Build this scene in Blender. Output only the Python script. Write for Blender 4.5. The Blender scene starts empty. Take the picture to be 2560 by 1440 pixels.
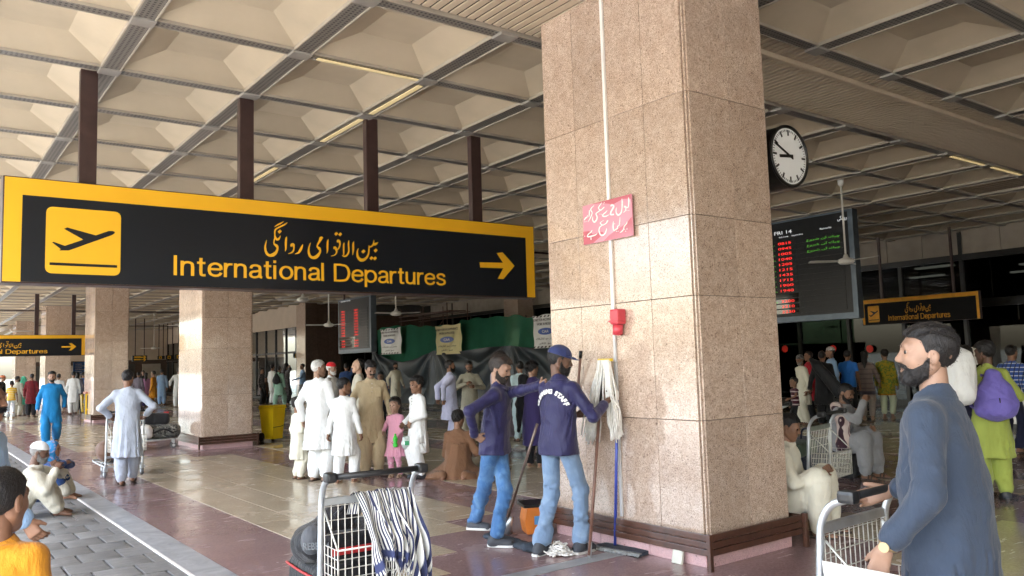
import bpy, bmesh, math, random
import numpy as np
from mathutils import Vector, Matrix

random.seed(7)
rng = np.random.default_rng(7)
scene = bpy.context.scene
COL = scene.collection
rad = math.radians

# ------------------------------------------------------------------ camera
CH = 1.59                                   # eye height above the floor
FPX, PITCH, ROLL, YAW = 2033.2, 0.0912746, -0.0296797, 0.6438493
IW, IH = 2560, 1440
_fw = np.array([math.sin(YAW) * math.cos(PITCH), math.cos(YAW) * math.cos(PITCH), math.sin(PITCH)])
_rt0 = np.array([math.cos(YAW), -math.sin(YAW), 0.0])
_up0 = np.cross(_rt0, _fw)
_rt = math.cos(ROLL) * _rt0 + math.sin(ROLL) * _up0
_up = -math.sin(ROLL) * _rt0 + math.cos(ROLL) * _up0
cam_data = bpy.data.cameras.new('camera')
cam_data.sensor_width = 36.0
cam_data.lens = FPX / IW * 36.0
cam_data.clip_start = 0.05
cam_data.clip_end = 3000
cam = bpy.data.objects.new('camera', cam_data)
COL.objects.link(cam)
cam.matrix_world = Matrix(((_rt[0], _up[0], -_fw[0], 0), (_rt[1], _up[1], -_fw[1], 0), (_rt[2], _up[2], -_fw[2], CH), (0, 0, 0, 1)))
scene.camera = cam

# ------------------------------------------------------------------ sky, sun, exposure
SUN_EL, SUN_AZ = 62.0, 250.0                # azimuth of the sun, degrees clockwise from +Y
world = bpy.data.worlds.new('World')
scene.world = world
world.use_nodes = True
wn = world.node_tree
sky = wn.nodes.new('ShaderNodeTexSky')
sky.sky_type = 'NISHITA'
sky.sun_disc = False
sky.sun_elevation = rad(SUN_EL)
sky.sun_rotation = rad(SUN_AZ)
sky.air_density = 1.2
sky.dust_density = 4.0
sky.ozone_density = 1.0
wn.links.new(sky.outputs[0], wn.nodes['Background'].inputs[0])
wn.nodes['Background'].inputs[1].default_value = 0.15
sun_data = bpy.data.lights.new('sun', 'SUN')
sun_data.energy = 2.6
sun_data.angle = rad(6)
sun_data.color = (1.0, 0.965, 0.91)
sun = bpy.data.objects.new('sun', sun_data)
COL.objects.link(sun)
_sd = Vector((math.sin(rad(SUN_AZ)) * math.cos(rad(SUN_EL)), math.cos(rad(SUN_AZ)) * math.cos(rad(SUN_EL)), math.sin(rad(SUN_EL))))
sun.rotation_euler = _sd.to_track_quat('Z', 'Y').to_euler()
sun.location = (-20, 0, 30)
scene.view_settings.view_transform = 'Standard'
scene.view_settings.look = 'None'
scene.view_settings.exposure = 3.52
scene.view_settings.gamma = 1.0
scene.view_settings.use_curve_mapping = False
scene.render.engine = 'CYCLES'
scene.cycles.max_bounces = 6
scene.cycles.diffuse_bounces = 4
scene.cycles.glossy_bounces = 2
scene.cycles.use_adaptive_sampling = True
scene.cycles.adaptive_threshold = 0.03
scene.cycles.transmission_bounces = 4
scene.cycles.transparent_max_bounces = 8
scene.cycles.caustics_reflective = False
scene.cycles.caustics_refractive = False
scene.cycles.use_denoising = True
scene.cycles.sample_clamp_indirect = 6.0

# ------------------------------------------------------------------ pixel rays -> places
def ray(u, v):
    return _fw + _rt * ((u - IW / 2) / FPX) - _up * ((v - IH / 2) / FPX)
def AZ(u, v, z=0.0):
    d = ray(u, v); k = (z - CH) / d[2]; return d * k + np.array([0, 0, CH])
G = AZ
def AX(u, v, x):
    d = ray(u, v); return d * (x / d[0]) + np.array([0, 0, CH])
def AY(u, v, y):
    d = ray(u, v); return d * (y / d[1]) + np.array([0, 0, CH])

# ------------------------------------------------------------------ materials
MATS = {}
def _new(name):
    m = bpy.data.materials.new(name); m.use_nodes = True
    nt = m.node_tree
    return m, nt, nt.nodes['Principled BSDF']
def N(nt, t, **kw):
    n = nt.nodes.new(t)
    for k, v in kw.items():
        if k.startswith('i_'):
            n.inputs[k[2:]].default_value = v
        else:
            setattr(n, k, v)
    return n
def ramp(nt, stops, interp='LINEAR'):
    r = nt.nodes.new('ShaderNodeValToRGB'); cr = r.color_ramp; cr.interpolation = interp
    while len(cr.elements) < len(stops): cr.elements.new(0.5)
    for e, (p, c) in zip(cr.elements, stops):
        e.position = p; e.color = (c[0], c[1], c[2], 1) if len(c) == 3 else c
    return r
def plain(name, col, rough=0.5, metal=0.0, var=0.12, scale=6.0, bump=0.0, bscale=40.0, coat=0.0, spec=0.5, objvar=0.0, emit=None, alpha=None):
    """Principled with a cloudy colour variation, optional fine relief and per-object tone."""
    if name in MATS: return MATS[name]
    m, nt, b = _new(name)
    tc = N(nt, 'ShaderNodeTexCoord')
    nz = N(nt, 'ShaderNodeTexNoise'); nz.inputs['Scale'].default_value = scale; nz.inputs['Detail'].default_value = 5
    nt.links.new(tc.outputs['Object'], nz.inputs['Vector'])
    c0 = tuple(max(0, c * (1 - var)) for c in col); c1 = tuple(min(1, c * (1 + var)) for c in col)
    r = ramp(nt, [(0.3, c0), (0.7, c1)])
    nt.links.new(nz.outputs['Fac'], r.inputs[0])
    out = r.outputs[0]
    if objvar:
        oi = N(nt, 'ShaderNodeObjectInfo')
        mr = N(nt, 'ShaderNodeMapRange'); mr.inputs[3].default_value = 1 - objvar; mr.inputs[4].default_value = 1 + objvar
        nt.links.new(oi.outputs['Random'], mr.inputs[0])
        hs = N(nt, 'ShaderNodeHueSaturation')
        nt.links.new(mr.outputs[0], hs.inputs['Value']); nt.links.new(out, hs.inputs['Color'])
        out = hs.outputs[0]
    nt.links.new(out, b.inputs['Base Color'])
    b.inputs['Roughness'].default_value = rough
    b.inputs['Metallic'].default_value = metal
    b.inputs['Specular IOR Level'].default_value = spec
    if coat: b.inputs['Coat Weight'].default_value = coat; b.inputs['Coat Roughness'].default_value = 0.06
    if bump:
        n2 = N(nt, 'ShaderNodeTexNoise'); n2.inputs['Scale'].default_value = bscale; n2.inputs['Detail'].default_value = 4
        nt.links.new(tc.outputs['Object'], n2.inputs['Vector'])
        bp = N(nt, 'ShaderNodeBump'); bp.inputs['Strength'].default_value = bump; bp.inputs['Distance'].default_value = 0.01
        nt.links.new(n2.outputs['Fac'], bp.inputs['Height']); nt.links.new(bp.outputs[0], b.inputs['Normal'])
    if emit:
        b.inputs['Emission Color'].default_value = (*emit[0], 1); b.inputs['Emission Strength'].default_value = emit[1]
    MATS[name] = m
    return m

def granite(name, base, dark, mid, rough=0.1):
    """polished pink granite with small dark worm-like grains"""
    m, nt, b = _new(name)
    tc = N(nt, 'ShaderNodeTexCoord'); oi = N(nt, 'ShaderNodeObjectInfo')
    ad = N(nt, 'ShaderNodeVectorMath', operation='MULTIPLY_ADD')
    nt.links.new(oi.outputs['Random'], ad.inputs[0]); ad.inputs[1].default_value = (13.0, 7.0, 29.0)
    nt.links.new(tc.outputs['Object'], ad.inputs[2])
    n1 = N(nt, 'ShaderNodeTexNoise', i_Scale=56.0, i_Detail=1.5, i_Distortion=2.0)
    nt.links.new(ad.outputs[0], n1.inputs['Vector'])
    r1 = ramp(nt, [(0.44, (1, 1, 1)), (0.475, (0, 0, 0)), (0.515, (0, 0, 0)), (0.55, (1, 1, 1))])
    nt.links.new(n1.outputs['Fac'], r1.inputs[0])
    n2 = N(nt, 'ShaderNodeTexNoise', i_Scale=9.0, i_Detail=3.0)
    nt.links.new(ad.outputs[0], n2.inputs['Vector'])
    r2 = ramp(nt, [(0.35, mid), (0.65, base)])
    nt.links.new(n2.outputs['Fac'], r2.inputs[0])
    n3 = N(nt, 'ShaderNodeTexVoronoi', i_Scale=9.0)
    nt.links.new(ad.outputs[0], n3.inputs['Vector'])
    r3 = ramp(nt, [(0.05, (0.3, 0.22, 0.18)), (0.075, (1, 1, 1))])
    nt.links.new(n3.outputs['Distance'], r3.inputs[0])
    mx = N(nt, 'ShaderNodeMix', data_type='RGBA'); mx.inputs['A'].default_value = (*dark, 1)
    nt.links.new(r1.outputs[0], mx.inputs['Factor']); nt.links.new(r2.outputs[0], mx.inputs['B'])
    mu = N(nt, 'ShaderNodeMix', data_type='RGBA', blend_type='MULTIPLY'); mu.inputs['Factor'].default_value = 0.8
    nt.links.new(mx.outputs['Result'], mu.inputs['A']); nt.links.new(r3.outputs[0], mu.inputs['B'])
    hs = N(nt, 'ShaderNodeHueSaturation')
    mr = N(nt, 'ShaderNodeMapRange'); mr.inputs[3].default_value = 0.89; mr.inputs[4].default_value = 1.07
    nt.links.new(oi.outputs['Random'], mr.inputs[0]); nt.links.new(mr.outputs[0], hs.inputs['Value'])
    nt.links.new(mu.outputs['Result'], hs.inputs['Color']); nt.links.new(hs.outputs[0], b.inputs['Base Color'])
    rr = N(nt, 'ShaderNodeMapRange'); rr.inputs[3].default_value = rough * 0.7; rr.inputs[4].default_value = rough * 1.6
    nt.links.new(n2.outputs['Fac'], rr.inputs[0]); nt.links.new(rr.outputs[0], b.inputs['Roughness'])
    b.inputs['Specular IOR Level'].default_value = 0.6
    b.inputs['Coat Weight'].default_value = 0.45 if rough < 0.2 else 0.0; b.inputs['Coat Roughness'].default_value = 0.035; b.inputs['Coat IOR'].default_value = 1.5
    MATS[name] = m
    return m

def terrazzo(name, col, col2, rough=0.16):
    """polished terrazzo: fine chips, worn scuffs that change gloss"""
    m, nt, b = _new(name)
    tc = N(nt, 'ShaderNodeTexCoord')
    ge = N(nt, 'ShaderNodeNewGeometry')
    n1 = N(nt, 'ShaderNodeTexNoise', i_Scale=0.7, i_Detail=6.0, i_Roughness=0.6)
    nt.links.new(ge.outputs['Position'], n1.inputs['Vector'])
    v = N(nt, 'ShaderNodeTexVoronoi', i_Scale=70.0); nt.links.new(ge.outputs['Position'], v.inputs['Vector'])
    r1 = ramp(nt, [(0.3, col), (0.72, col2)]); nt.links.new(n1.outputs['Fac'], r1.inputs[0])
    hs = N(nt, 'ShaderNodeHueSaturation')
    mr = N(nt, 'ShaderNodeMapRange'); mr.inputs[3].default_value = 0.86; mr.inputs[4].default_value = 1.16
    sp = N(nt, 'ShaderNodeSeparateColor'); nt.links.new(v.outputs['Color'], sp.inputs[0])
    nt.links.new(sp.outputs[0], mr.inputs[0]); nt.links.new(mr.outputs[0], hs.inputs['Value'])
    nt.links.new(r1.outputs[0], hs.inputs['Color'])
    # scuffs: short pale streaks along random directions
    mp = N(nt, 'ShaderNodeMapping'); mp.inputs['Scale'].default_value = (1.2, 7.0, 1.0); mp.inputs['Rotation'].default_value = (0, 0, 0.7)
    nt.links.new(ge.outputs['Position'], mp.inputs['Vector'])
    n3 = N(nt, 'ShaderNodeTexNoise', i_Scale=2.2, i_Detail=7.0, i_Roughness=0.62, i_Distortion=0.6); nt.links.new(mp.outputs[0], n3.inputs['Vector'])
    r3 = ramp(nt, [(0.6, (0, 0, 0)), (0.74, (1, 1, 1))]); nt.links.new(n3.outputs['Fac'], r3.inputs[0])
    mx = N(nt, 'ShaderNodeMix', data_type='RGBA', blend_type='MIX')
    lighter = tuple(min(1, c * 1.5 + 0.05) for c in col2)
    mx.inputs['B'].default_value = (*lighter, 1)
    sc = N(nt, 'ShaderNodeMath', operation='MULTIPLY'); sc.inputs[1].default_value = 0.4
    nt.links.new(r3.outputs[0], sc.inputs[0]); nt.links.new(sc.outputs[0], mx.inputs['Factor'])
    nt.links.new(hs.outputs[0], mx.inputs['A']); nt.links.new(mx.outputs['Result'], b.inputs['Base Color'])
    n4 = N(nt, 'ShaderNodeTexNoise', i_Scale=1.6, i_Detail=6.0); nt.links.new(ge.outputs['Position'], n4.inputs['Vector'])
    rr = N(nt, 'ShaderNodeMapRange'); rr.inputs[1].default_value = 0.3; rr.inputs[2].default_value = 0.75
    rr.inputs[3].default_value = rough * 0.6; rr.inputs[4].default_value = rough * 2.1
    nt.links.new(n4.outputs['Fac'], rr.inputs[0])
    a2 = N(nt, 'ShaderNodeMath', operation='MULTIPLY_ADD'); a2.inputs[1].default_value = 0.2
    nt.links.new(r3.outputs[0], a2.inputs[0]); nt.links.new(rr.outputs[0], a2.inputs[2])
    nt.links.new(a2.outputs[0], b.inputs['Roughness'])
    nb = N(nt, 'ShaderNodeTexNoise', i_Scale=3.0, i_Detail=3.0); nt.links.new(ge.outputs['Position'], nb.inputs['Vector'])
    bp = N(nt, 'ShaderNodeBump'); bp.inputs['Strength'].default_value = 0.06; bp.inputs['Distance'].default_value = 0.02
    nt.links.new(nb.outputs['Fac'], bp.inputs['Height']); nt.links.new(bp.outputs[0], b.inputs['Normal'])
    b.inputs['Specular IOR Level'].default_value = 0.5
    MATS[name] = m
    return m

M_GRANITE = granite('pink_granite', (0.65, 0.51, 0.41), (0.17, 0.11, 0.08), (0.57, 0.43, 0.335))
M_PLINTH = granite('rose_granite', (0.62, 0.40, 0.40), (0.40, 0.24, 0.24), (0.55, 0.36, 0.36), 0.3)
M_MAROON = terrazzo('maroon_terrazzo', (0.225, 0.142, 0.142), (0.30, 0.21, 0.205))
M_BEIGE = terrazzo('beige_terrazzo', (0.42, 0.345, 0.24), (0.50, 0.42, 0.31))
M_COFFER = plain('coffer_board', (0.47, 0.395, 0.285), 0.75, var=0.09, scale=1.7, bump=0.05, bscale=60, objvar=0.045)
M_SLAT = plain('ceiling_slat', (0.50, 0.41, 0.30), 0.5, var=0.06, scale=2)
M_LIP = plain('ceiling_trim', (0.36, 0.32, 0.26), 0.5, var=0.05)
M_NODE = plain('grey_plate', (0.33, 0.31, 0.28), 0.4, metal=0.3, var=0.08)
M_BROWN = plain('brown_metal', (0.055, 0.03, 0.027), 0.35, metal=0.2, var=0.15, scale=9)
M_WOOD = plain('brown_varnish', (0.075, 0.032, 0.02), 0.3, var=0.3, scale=14, bump=0.15, bscale=30, coat=0.2)
M_BLACKM = plain('dark_metal', (0.02, 0.019, 0.018), 0.35, metal=0.4, var=0.2)
M_YELLOW = plain('sign_yellow', (0.86, 0.46, 0.018), 0.28, var=0.025, scale=1.5)
M_SIGNBLK = plain('sign_black', (0.008, 0.010, 0.014), 0.3, var=0.08, scale=1, spec=.3)
M_WHITEP = plain('white_paint', (0.78, 0.77, 0.74), 0.4, var=0.05)
M_MARBLE = None

# ------------------------------------------------------------------ mesh building
class MB:
    """collects quads, boxes, tubes; build() links ONE mesh object"""
    def __init__(s): s.v = []; s.f = []; s.uv = None
    def add(s, vs, fs):
        o = len(s.v); s.v += [tuple(map(float, p)) for p in vs]; s.f += [tuple(i + o for i in q) for q in fs]; return s
    def box(s, x0, x1, y0, y1, z0, z1):
        return s.add([(x0, y0, z0), (x1, y0, z0), (x1, y1, z0), (x0, y1, z0), (x0, y0, z1), (x1, y0, z1), (x1, y1, z1), (x0, y1, z1)],
                     [(0, 3, 2, 1), (4, 5, 6, 7), (0, 1, 5, 4), (1, 2, 6, 5), (2, 3, 7, 6), (3, 0, 4, 7)])
    def cbox(s, c, sz): return s.box(c[0] - sz[0] / 2, c[0] + sz[0] / 2, c[1] - sz[1] / 2, c[1] + sz[1] / 2, c[2] - sz[2] / 2, c[2] + sz[2] / 2)
    def bbox(s, x0, x1, y0, y1, z0, z1, b=0.01):
        """box with chamfered vertical and horizontal edges"""
        bm = bmesh.new(); bmesh.ops.create_cube(bm, size=1)
        for v in bm.verts: v.co = Vector(((x0 + x1) / 2 + v.co.x * (x1 - x0), (y0 + y1) / 2 + v.co.y * (y1 - y0), (z0 + z1) / 2 + v.co.z * (z1 - z0)))
        bmesh.ops.bevel(bm, geom=bm.edges[:], offset=b, segments=2, affect='EDGES', profile=0.6)
        bm.verts.index_update(); s.add([v.co[:] for v in bm.verts], [[v.index for v in f.verts] for f in bm.faces]); bm.free(); return s
    def quad(s, a, b, c, d): return s.add([a, b, c, d], [(0, 1, 2, 3)])
    def tube(s, pts, r, n=8, cap=True, closed=False):
        pts = [np.array(p, float) for p in pts]; m = len(pts); rs = r if hasattr(r, '__len__') else [r] * m
        ring = []; up = None
        for i, p in enumerate(pts):
            if closed: t = pts[(i + 1) % m] - pts[i - 1]
            else: t = pts[min(i + 1, m - 1)] - pts[max(i - 1, 0)]
            t = t / (np.linalg.norm(t) + 1e-12)
            if up is None:
                up = np.cross(t, [0.0, 0, 1.0] if abs(t[2]) < 0.9 else [1.0, 0, 0])
            up = up - t * np.dot(up, t); up /= np.linalg.norm(up) + 1e-12
            w = np.cross(t, up)
            ring.append([p + rs[i] * (math.cos(a) * up + math.sin(a) * w) for a in [2 * math.pi * k / n for k in range(n)]])
        vs = [q for rg in ring for q in rg]; fs = []
        for i in range(m if closed else m - 1):
            j = (i + 1) % m
            for k in range(n):
                fs.append((i * n + k, i * n + (k + 1) % n, j * n + (k + 1) % n, j * n + k))
        if cap and not closed: fs += [tuple(range(n - 1, -1, -1)), tuple((m - 1) * n + k for k in range(n))]
        return s.add(vs, fs)
    def disc(s, c, n, r, depth, seg=32):
        n = np.array(n, float); n /= np.linalg.norm(n); c = np.array(c, float)
        return s.tube([c - n * depth / 2, c + n * depth / 2], r, seg)
    def prism(s, poly, z0, z1, ax='z'):
        """extrude a polygon (list of 2-D points) along an axis"""
        n = len(poly)
        def P(p, t): return {'z': (p[0], p[1], t), 'y': (p[0], t, p[1]), 'x': (t, p[0], p[1])}[ax]
        vs = [P(p, z0) for p in poly] + [P(p, z1) for p in poly]
        return s.add(vs, [tuple(range(n - 1, -1, -1)), tuple(range(n, 2 * n))] + [(i, (i + 1) % n, n + (i + 1) % n, n + i) for i in range(n)])
    def sphere(s, c, r, nu=16, nv=10, sc=(1, 1, 1)):
        vs = [(c[0], c[1], c[2] + r * sc[2])]
        for i in range(1, nv):
            t = math.pi * i / nv
            for k in range(nu):
                p = 2 * math.pi * k / nu
                vs.append((c[0] + r * sc[0] * math.sin(t) * math.cos(p), c[1] + r * sc[1] * math.sin(t) * math.sin(p), c[2] + r * sc[2] * math.cos(t)))
        vs.append((c[0], c[1], c[2] - r * sc[2])); L = len(vs) - 1; fs = []
        for k in range(nu): fs.append((0, 1 + k, 1 + (k + 1) % nu)); fs.append((L, L - nu + (k + 1) % nu, L - nu + k))
        for i in range(nv - 2):
            for k in range(nu):
                a = 1 + i * nu + k; b = 1 + i * nu + (k + 1) % nu; fs.append((a, a + nu, b + nu, b))
        return s.add(vs, fs)
    def mesh(s, name, mat, smooth=False, fix=True):
        me = bpy.data.meshes.new(name); me.from_pydata(s.v, [], s.f)
        if fix:
            bm = bmesh.new(); bm.from_mesh(me); bmesh.ops.recalc_face_normals(bm, faces=bm.faces[:]); bm.to_mesh(me); bm.free()
        if mat: me.materials.append(mat)
        if smooth: me.polygons.foreach_set('use_smooth', [True] * len(me.polygons))
        if s.uv is not None:
            ul = me.uv_layers.new(name='UVMap')
            for lp in me.loops: ul.data[lp.index].uv = s.uv[lp.vertex_index]
        me.update(); return me
    def build(s, name, mat, parent=None, smooth=False, loc=None, fix=True, **tags):
        return link(name, s.mesh(name, mat, smooth, fix), parent, loc, **tags)

def link(name, data, parent=None, loc=None, rz=0, **tags):
    o = bpy.data.objects.new(name, data); COL.objects.link(o)
    if parent: o.parent = parent
    if loc is not None: o.location = tuple(float(c) for c in loc)
    if rz: o.rotation_euler = (0, 0, rz)
    for k, v in tags.items(): o[k] = v
    return o
def thing(name, label, cat, loc=(0, 0, 0), rz=0, group=None):
    o = link(name, None, None, loc, rz, label=label, category=cat); o.empty_display_size = 0.2
    if group: o['group'] = group
    return o
def struct(name, **kw):
    return link(name, None, None, (0, 0, 0), kind='structure', **kw)
def autosmooth(me, deg=35):
    me.polygons.foreach_set('use_smooth', [True] * len(me.polygons))
    try: me.set_sharp_from_angle(angle=rad(deg))
    except Exception: pass
    return me
# =================================================================== THE SETTING
ZC = 4.84                      # underside of the ceiling grid
MOD = 1.524
GX0, GY0 = 1.69, 9.35          # one node of the ceiling grid
FX = 23.6                      # terminal facade
YA, YB = -42.0, 80.0

def streak_marble():
    m, nt, b = _new('grey_marble')
    ge = N(nt, 'ShaderNodeNewGeometry')
    n = N(nt, 'ShaderNodeTexNoise', i_Scale=3.0, i_Detail=9.0, i_Roughness=0.7, i_Distortion=1.5)
    nt.links.new(ge.outputs['Position'], n.inputs['Vector'])
    r = ramp(nt, [(0.3, (0.20, 0.21, 0.225)), (0.52, (0.30, 0.31, 0.32)), (0.7, (0.42, 0.43, 0.44))])
    nt.links.new(n.outputs['Fac'], r.inputs[0]); nt.links.new(r.outputs[0], b.inputs['Base Color'])
    b.inputs['Roughness'].default_value = 0.42
    bp = N(nt, 'ShaderNodeBump', i_Strength=0.25, i_Distance=0.01); nt.links.new(n.outputs['Fac'], bp.inputs['Height']); nt.links.new(bp.outputs[0], b.inputs['Normal'])
    return m
M_MARBLE = streak_marble()
def paver_mat():
    m, nt, b = _new('slate_paver')
    ge = N(nt, 'ShaderNodeNewGeometry'); oi = N(nt, 'ShaderNodeObjectInfo')
    mp = N(nt, 'ShaderNodeMapping'); mp.inputs['Scale'].default_value = (2.0, 6.0, 2.0); mp.inputs['Rotation'].default_value = (0, 0, 0.5)
    nt.links.new(ge.outputs['Position'], mp.inputs['Vector'])
    n = N(nt, 'ShaderNodeTexNoise', i_Scale=3.0, i_Detail=9.0, i_Roughness=0.72, i_Distortion=0.7)
    nt.links.new(mp.outputs[0], n.inputs['Vector'])
    r = ramp(nt, [(0.28, (0.10, 0.105, 0.11)), (0.55, (0.185, 0.185, 0.18)), (0.75, (0.30, 0.30, 0.30))])
    nt.links.new(n.outputs['Fac'], r.inputs[0])
    hs = N(nt, 'ShaderNodeHueSaturation'); mr = N(nt, 'ShaderNodeMapRange'); mr.inputs[3].default_value = 0.82; mr.inputs[4].default_value = 1.15
    nt.links.new(oi.outputs['Random'], mr.inputs[0]); nt.links.new(mr.outputs[0], hs.inputs['Value']); nt.links.new(r.outputs[0], hs.inputs['Color'])
    nt.links.new(hs.outputs[0], b.inputs['Base Color'])
    rr = N(nt, 'ShaderNodeMapRange'); rr.inputs[3].default_value = 0.35; rr.inputs[4].default_value = 0.65
    nt.links.new(n.outputs['Fac'], rr.inputs[0]); nt.links.new(rr.outputs[0], b.inputs['Roughness'])
    bp = N(nt, 'ShaderNodeBump', i_Strength=0.5, i_Distance=0.008); nt.links.new(n.outputs['Fac'], bp.inputs['Height']); nt.links.new(bp.outputs[0], b.inputs['Normal'])
    return m
M_PAVER = paver_mat()
M_GROUT = plain('pale_grout', (0.42, 0.42, 0.41), 0.8, var=0.25, scale=12)
M_ASPHALT = plain('concrete_deck', (0.27, 0.26, 0.245), 0.85, var=0.2, scale=3, bump=0.3, bscale=120)
M_DUST = plain('dusty_concrete', (0.36, 0.33, 0.29), 0.9, var=0.12, scale=0.3)
M_SCRUB = plain('scrub_ground', (0.13, 0.125, 0.09), 0.95, var=0.3, scale=0.05)
M_CONC = plain('concrete_fascia', (0.34, 0.295, 0.245), 0.7, var=0.12, scale=3, objvar=0.06, bump=0.1)
M_PLASTER = plain('cream_plaster', (0.50, 0.41, 0.32), 0.75, var=0.06, scale=2)
M_BROWNST = plain('brown_stone', (0.075, 0.045, 0.032), 0.16, var=0.25, scale=20, objvar=0.1)

# ---- ground, road, pavements
MB().quad((-900, -900, -0.5), (900, -900, -0.5), (900, 900, -0.5), (-900, 900, -0.5)).build('ground', M_SCRUB, kind='structure')
MB().box(-16, -3.2, -200, 300, -0.6, -0.14).build('road', M_ASPHALT, kind='structure')
MB().box(-22, -16, -200, 300, -0.6, -0.02).build('far_pavement', M_DUST, kind='structure')
rd = MB()
for y in range(-60, 150, 6): rd.box(-9.7, -9.55, y, y + 3, -0.138, -0.136)
rd.build('road_marking', M_WHITEP, kind='structure')
pav = MB().box(-3.2, 1.85, -40, 120, -0.6, -0.035).build('pavement', M_GROUT, kind='structure')
MB().box(-3.35, -3.2, -40, 120, -0.6, 0.0).build('kerb', M_MARBLE, kind='structure')
# pavers: rows across the walk, 0.39 deep, joints alternating
PX_L, PY_L = 0.32, 0.39
pm = MB().bbox(-PX_L / 2 + 0.009, PX_L / 2 - 0.009, -PY_L / 2 + 0.003, PY_L / 2 - 0.003, -0.035, 0.0, 0.006).mesh('paver', M_PAVER)
autosmooth(pm)
rest = MB(); cnt = 0
for r in range(-14, 60):
    y = 9.65 + r * PY_L
    off = 0.16 if r % 2 else 0.0
    for k in range(-2, 15):
        x = 1.60 - off + 0.16 - k * PX_L
        if x - PX_L / 2 > 1.84 or x < -3.0: continue
        w0, w1 = x - PX_L / 2, min(x + PX_L / 2, 1.858)
        if x + PX_L / 2 > 1.858:
            rest.box(w0 + 0.009, w1 - 0.004, y - PY_L / 2 + 0.003, y + PY_L / 2 - 0.003, -0.035, 0.0); continue
        if -0.3 < x and 4.5 < y < 22:
            o = link('paver', pm, pav, (x, y, rng.normal(0, 0.0015)))
            o.rotation_euler = (rng.normal(0, 0.004), rng.normal(0, 0.004), rng.normal(0, 0.003))
        else:
            rest.box(w0 + 0.009, w1 - 0.009, y - PY_L / 2 + 0.003, y + PY_L / 2 - 0.003, -0.035, 0.0)
rest.build('cut_paver_course', M_PAVER, pav, kind='stuff')
# edge strip of grey marble slabs with a pale line along the road side
edge = MB().box(1.858, 2.15, YA, YB, -0.5, -0.02).build('floor_edge', M_GROUT, kind='structure')
wl = MB().bbox(1.862, 1.885, YA, YB, -0.03, 0.007, 0.004).build('edge_trim', M_WHITEP, edge)
y = YA
while y < YB:
    L = 1.5 + rng.uniform(-0.35, 0.35)
    if y > 60: L = YB - y
    MB().bbox(1.889, 2.147, y + 0.003, min(y + L, YB) - 0.003, -0.03, 0.003, 0.003).build('marble_slab', M_MARBLE, edge)
    y += L

# ---- terminal floor
floor = MB().box(2.15, 45, YA, YB, -0.5, 0.0).build('floor', M_MAROON, kind='structure')
def terr(x0, x1, y0, y1):
    g = 0.004
    MB().box(x0 + g, x1 - g, y0 + g, y1 - g, -0.01, 0.003).build('terrazzo_panel', M_BEIGE, floor)
BAY = 13.716
for b in range(-1, 5):
    oy = b * BAY
    # outer field between the columns, stepped towards each column
    for (xa, xb, ya, yb) in [(2.97, 3.41, 5.42, 17.85), (3.41, 3.83, 5.99, 17.3), (3.83, 4.46, 6.68, 16.68), (4.46, 5.1, 7.2, 16.0)]:
        n = 4
        for k in range(n): terr(xa, xb, oy + ya + (yb - ya) * k / n, oy + ya + (yb - ya) * (k + 1) / n)
    # inner fields
    for (xa, xb) in [(6.0, 8.2), (9.2, 11.4), (12.4, 14.6), (15.6, 17.8), (18.8, 21.0)]:
        for k in range(4):
            terr(xa, xb, oy + 6.6 + 2.65 * k, oy + 6.6 + 2.65 * (k + 1))
        terr(xa + 0.6, xb - 0.6, oy + 5.4, oy + 6.6); terr(xa + 0.6, xb - 0.6, oy + 17.2, oy + 18.4)
MB().box(2.153, 4.9, 4.93, 5.09, -0.01, 0.004).build('marble_strip', M_MARBLE, floor)

# ---- roof slab and ceiling
MB().box(-3.0, 45, YA, YB, 5.75, 6.3).build('roof', M_DUST, kind='structure')
MB().box(-3.0, -2.82, YA, YB, 4.5, 5.75).build('roof_edge', M_CONC, kind='structure')
ceil = struct('ceiling')
BW = 0.165
def louvre():
    m, nt, b = _new('louvre')
    ge = N(nt, 'ShaderNodeNewGeometry')
    br = N(nt, 'ShaderNodeTexBrick', offset=0.0); br.inputs['Scale'].default_value = 1.0
    br.inputs['Color1'].default_value = (0.035, 0.033, 0.03, 1); br.inputs['Color2'].default_value = (0.05, 0.047, 0.043, 1)
    br.inputs['Mortar'].default_value = (0.21, 0.195, 0.175, 1); br.inputs['Mortar Size'].default_value = 0.012
    br.inputs['Brick Width'].default_value = 0.045; br.inputs['Row Height'].default_value = 0.045
    nt.links.new(ge.outputs['Position'], br.inputs['Vector']); nt.links.new(br.outputs['Color'], b.inputs['Base Color'])
    b.inputs['Roughness'].default_value = 0.4; b.inputs['Metallic'].default_value = 0.3
    return m
M_LOUV = louvre()
lm = MB()
CI = range(-3, 15); CJ = range(-33, 46)
# a coffer: five thin boards meeting in a truncated pyramid
a, t, hh = MOD / 2 - BW / 2, 0.30, 0.15
z0, z1 = 0.03, 0.03 + hh
def board(p, nrm, th=0.012):
    nrm = np.array(nrm, float) * th
    q = [np.array(c, float) for c in p]
    mb = MB(); n = len(q)
    mb.add(q + [c + nrm for c in q], [tuple(range(n)), tuple(range(2 * n - 1, n - 1, -1))] + [(i, n + i, n + (i + 1) % n, (i + 1) % n) for i in range(n)])
    return mb
tx, ty = t, t
sides = []
for k in range(4):
    c, s = math.cos(k * math.pi / 2), math.sin(k * math.pi / 2)
    R2 = lambda p: (c * p[0] - s * p[1], s * p[0] + c * p[1], p[2])
    sides.append(board([R2(p) for p in [(-a, -a, z0), (a, -a, z0), (t, -t, z1), (-t, -t, z1)]], R2((0, -0.25, 0.97))).mesh('coffer_side', M_COFFER))
topm = board([(-t, -t, z1), (t, -t, z1), (t, t, z1), (-t, t, z1)], (0, 0, 1)).mesh('coffer_top', M_COFFER)
whole = MB()
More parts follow.
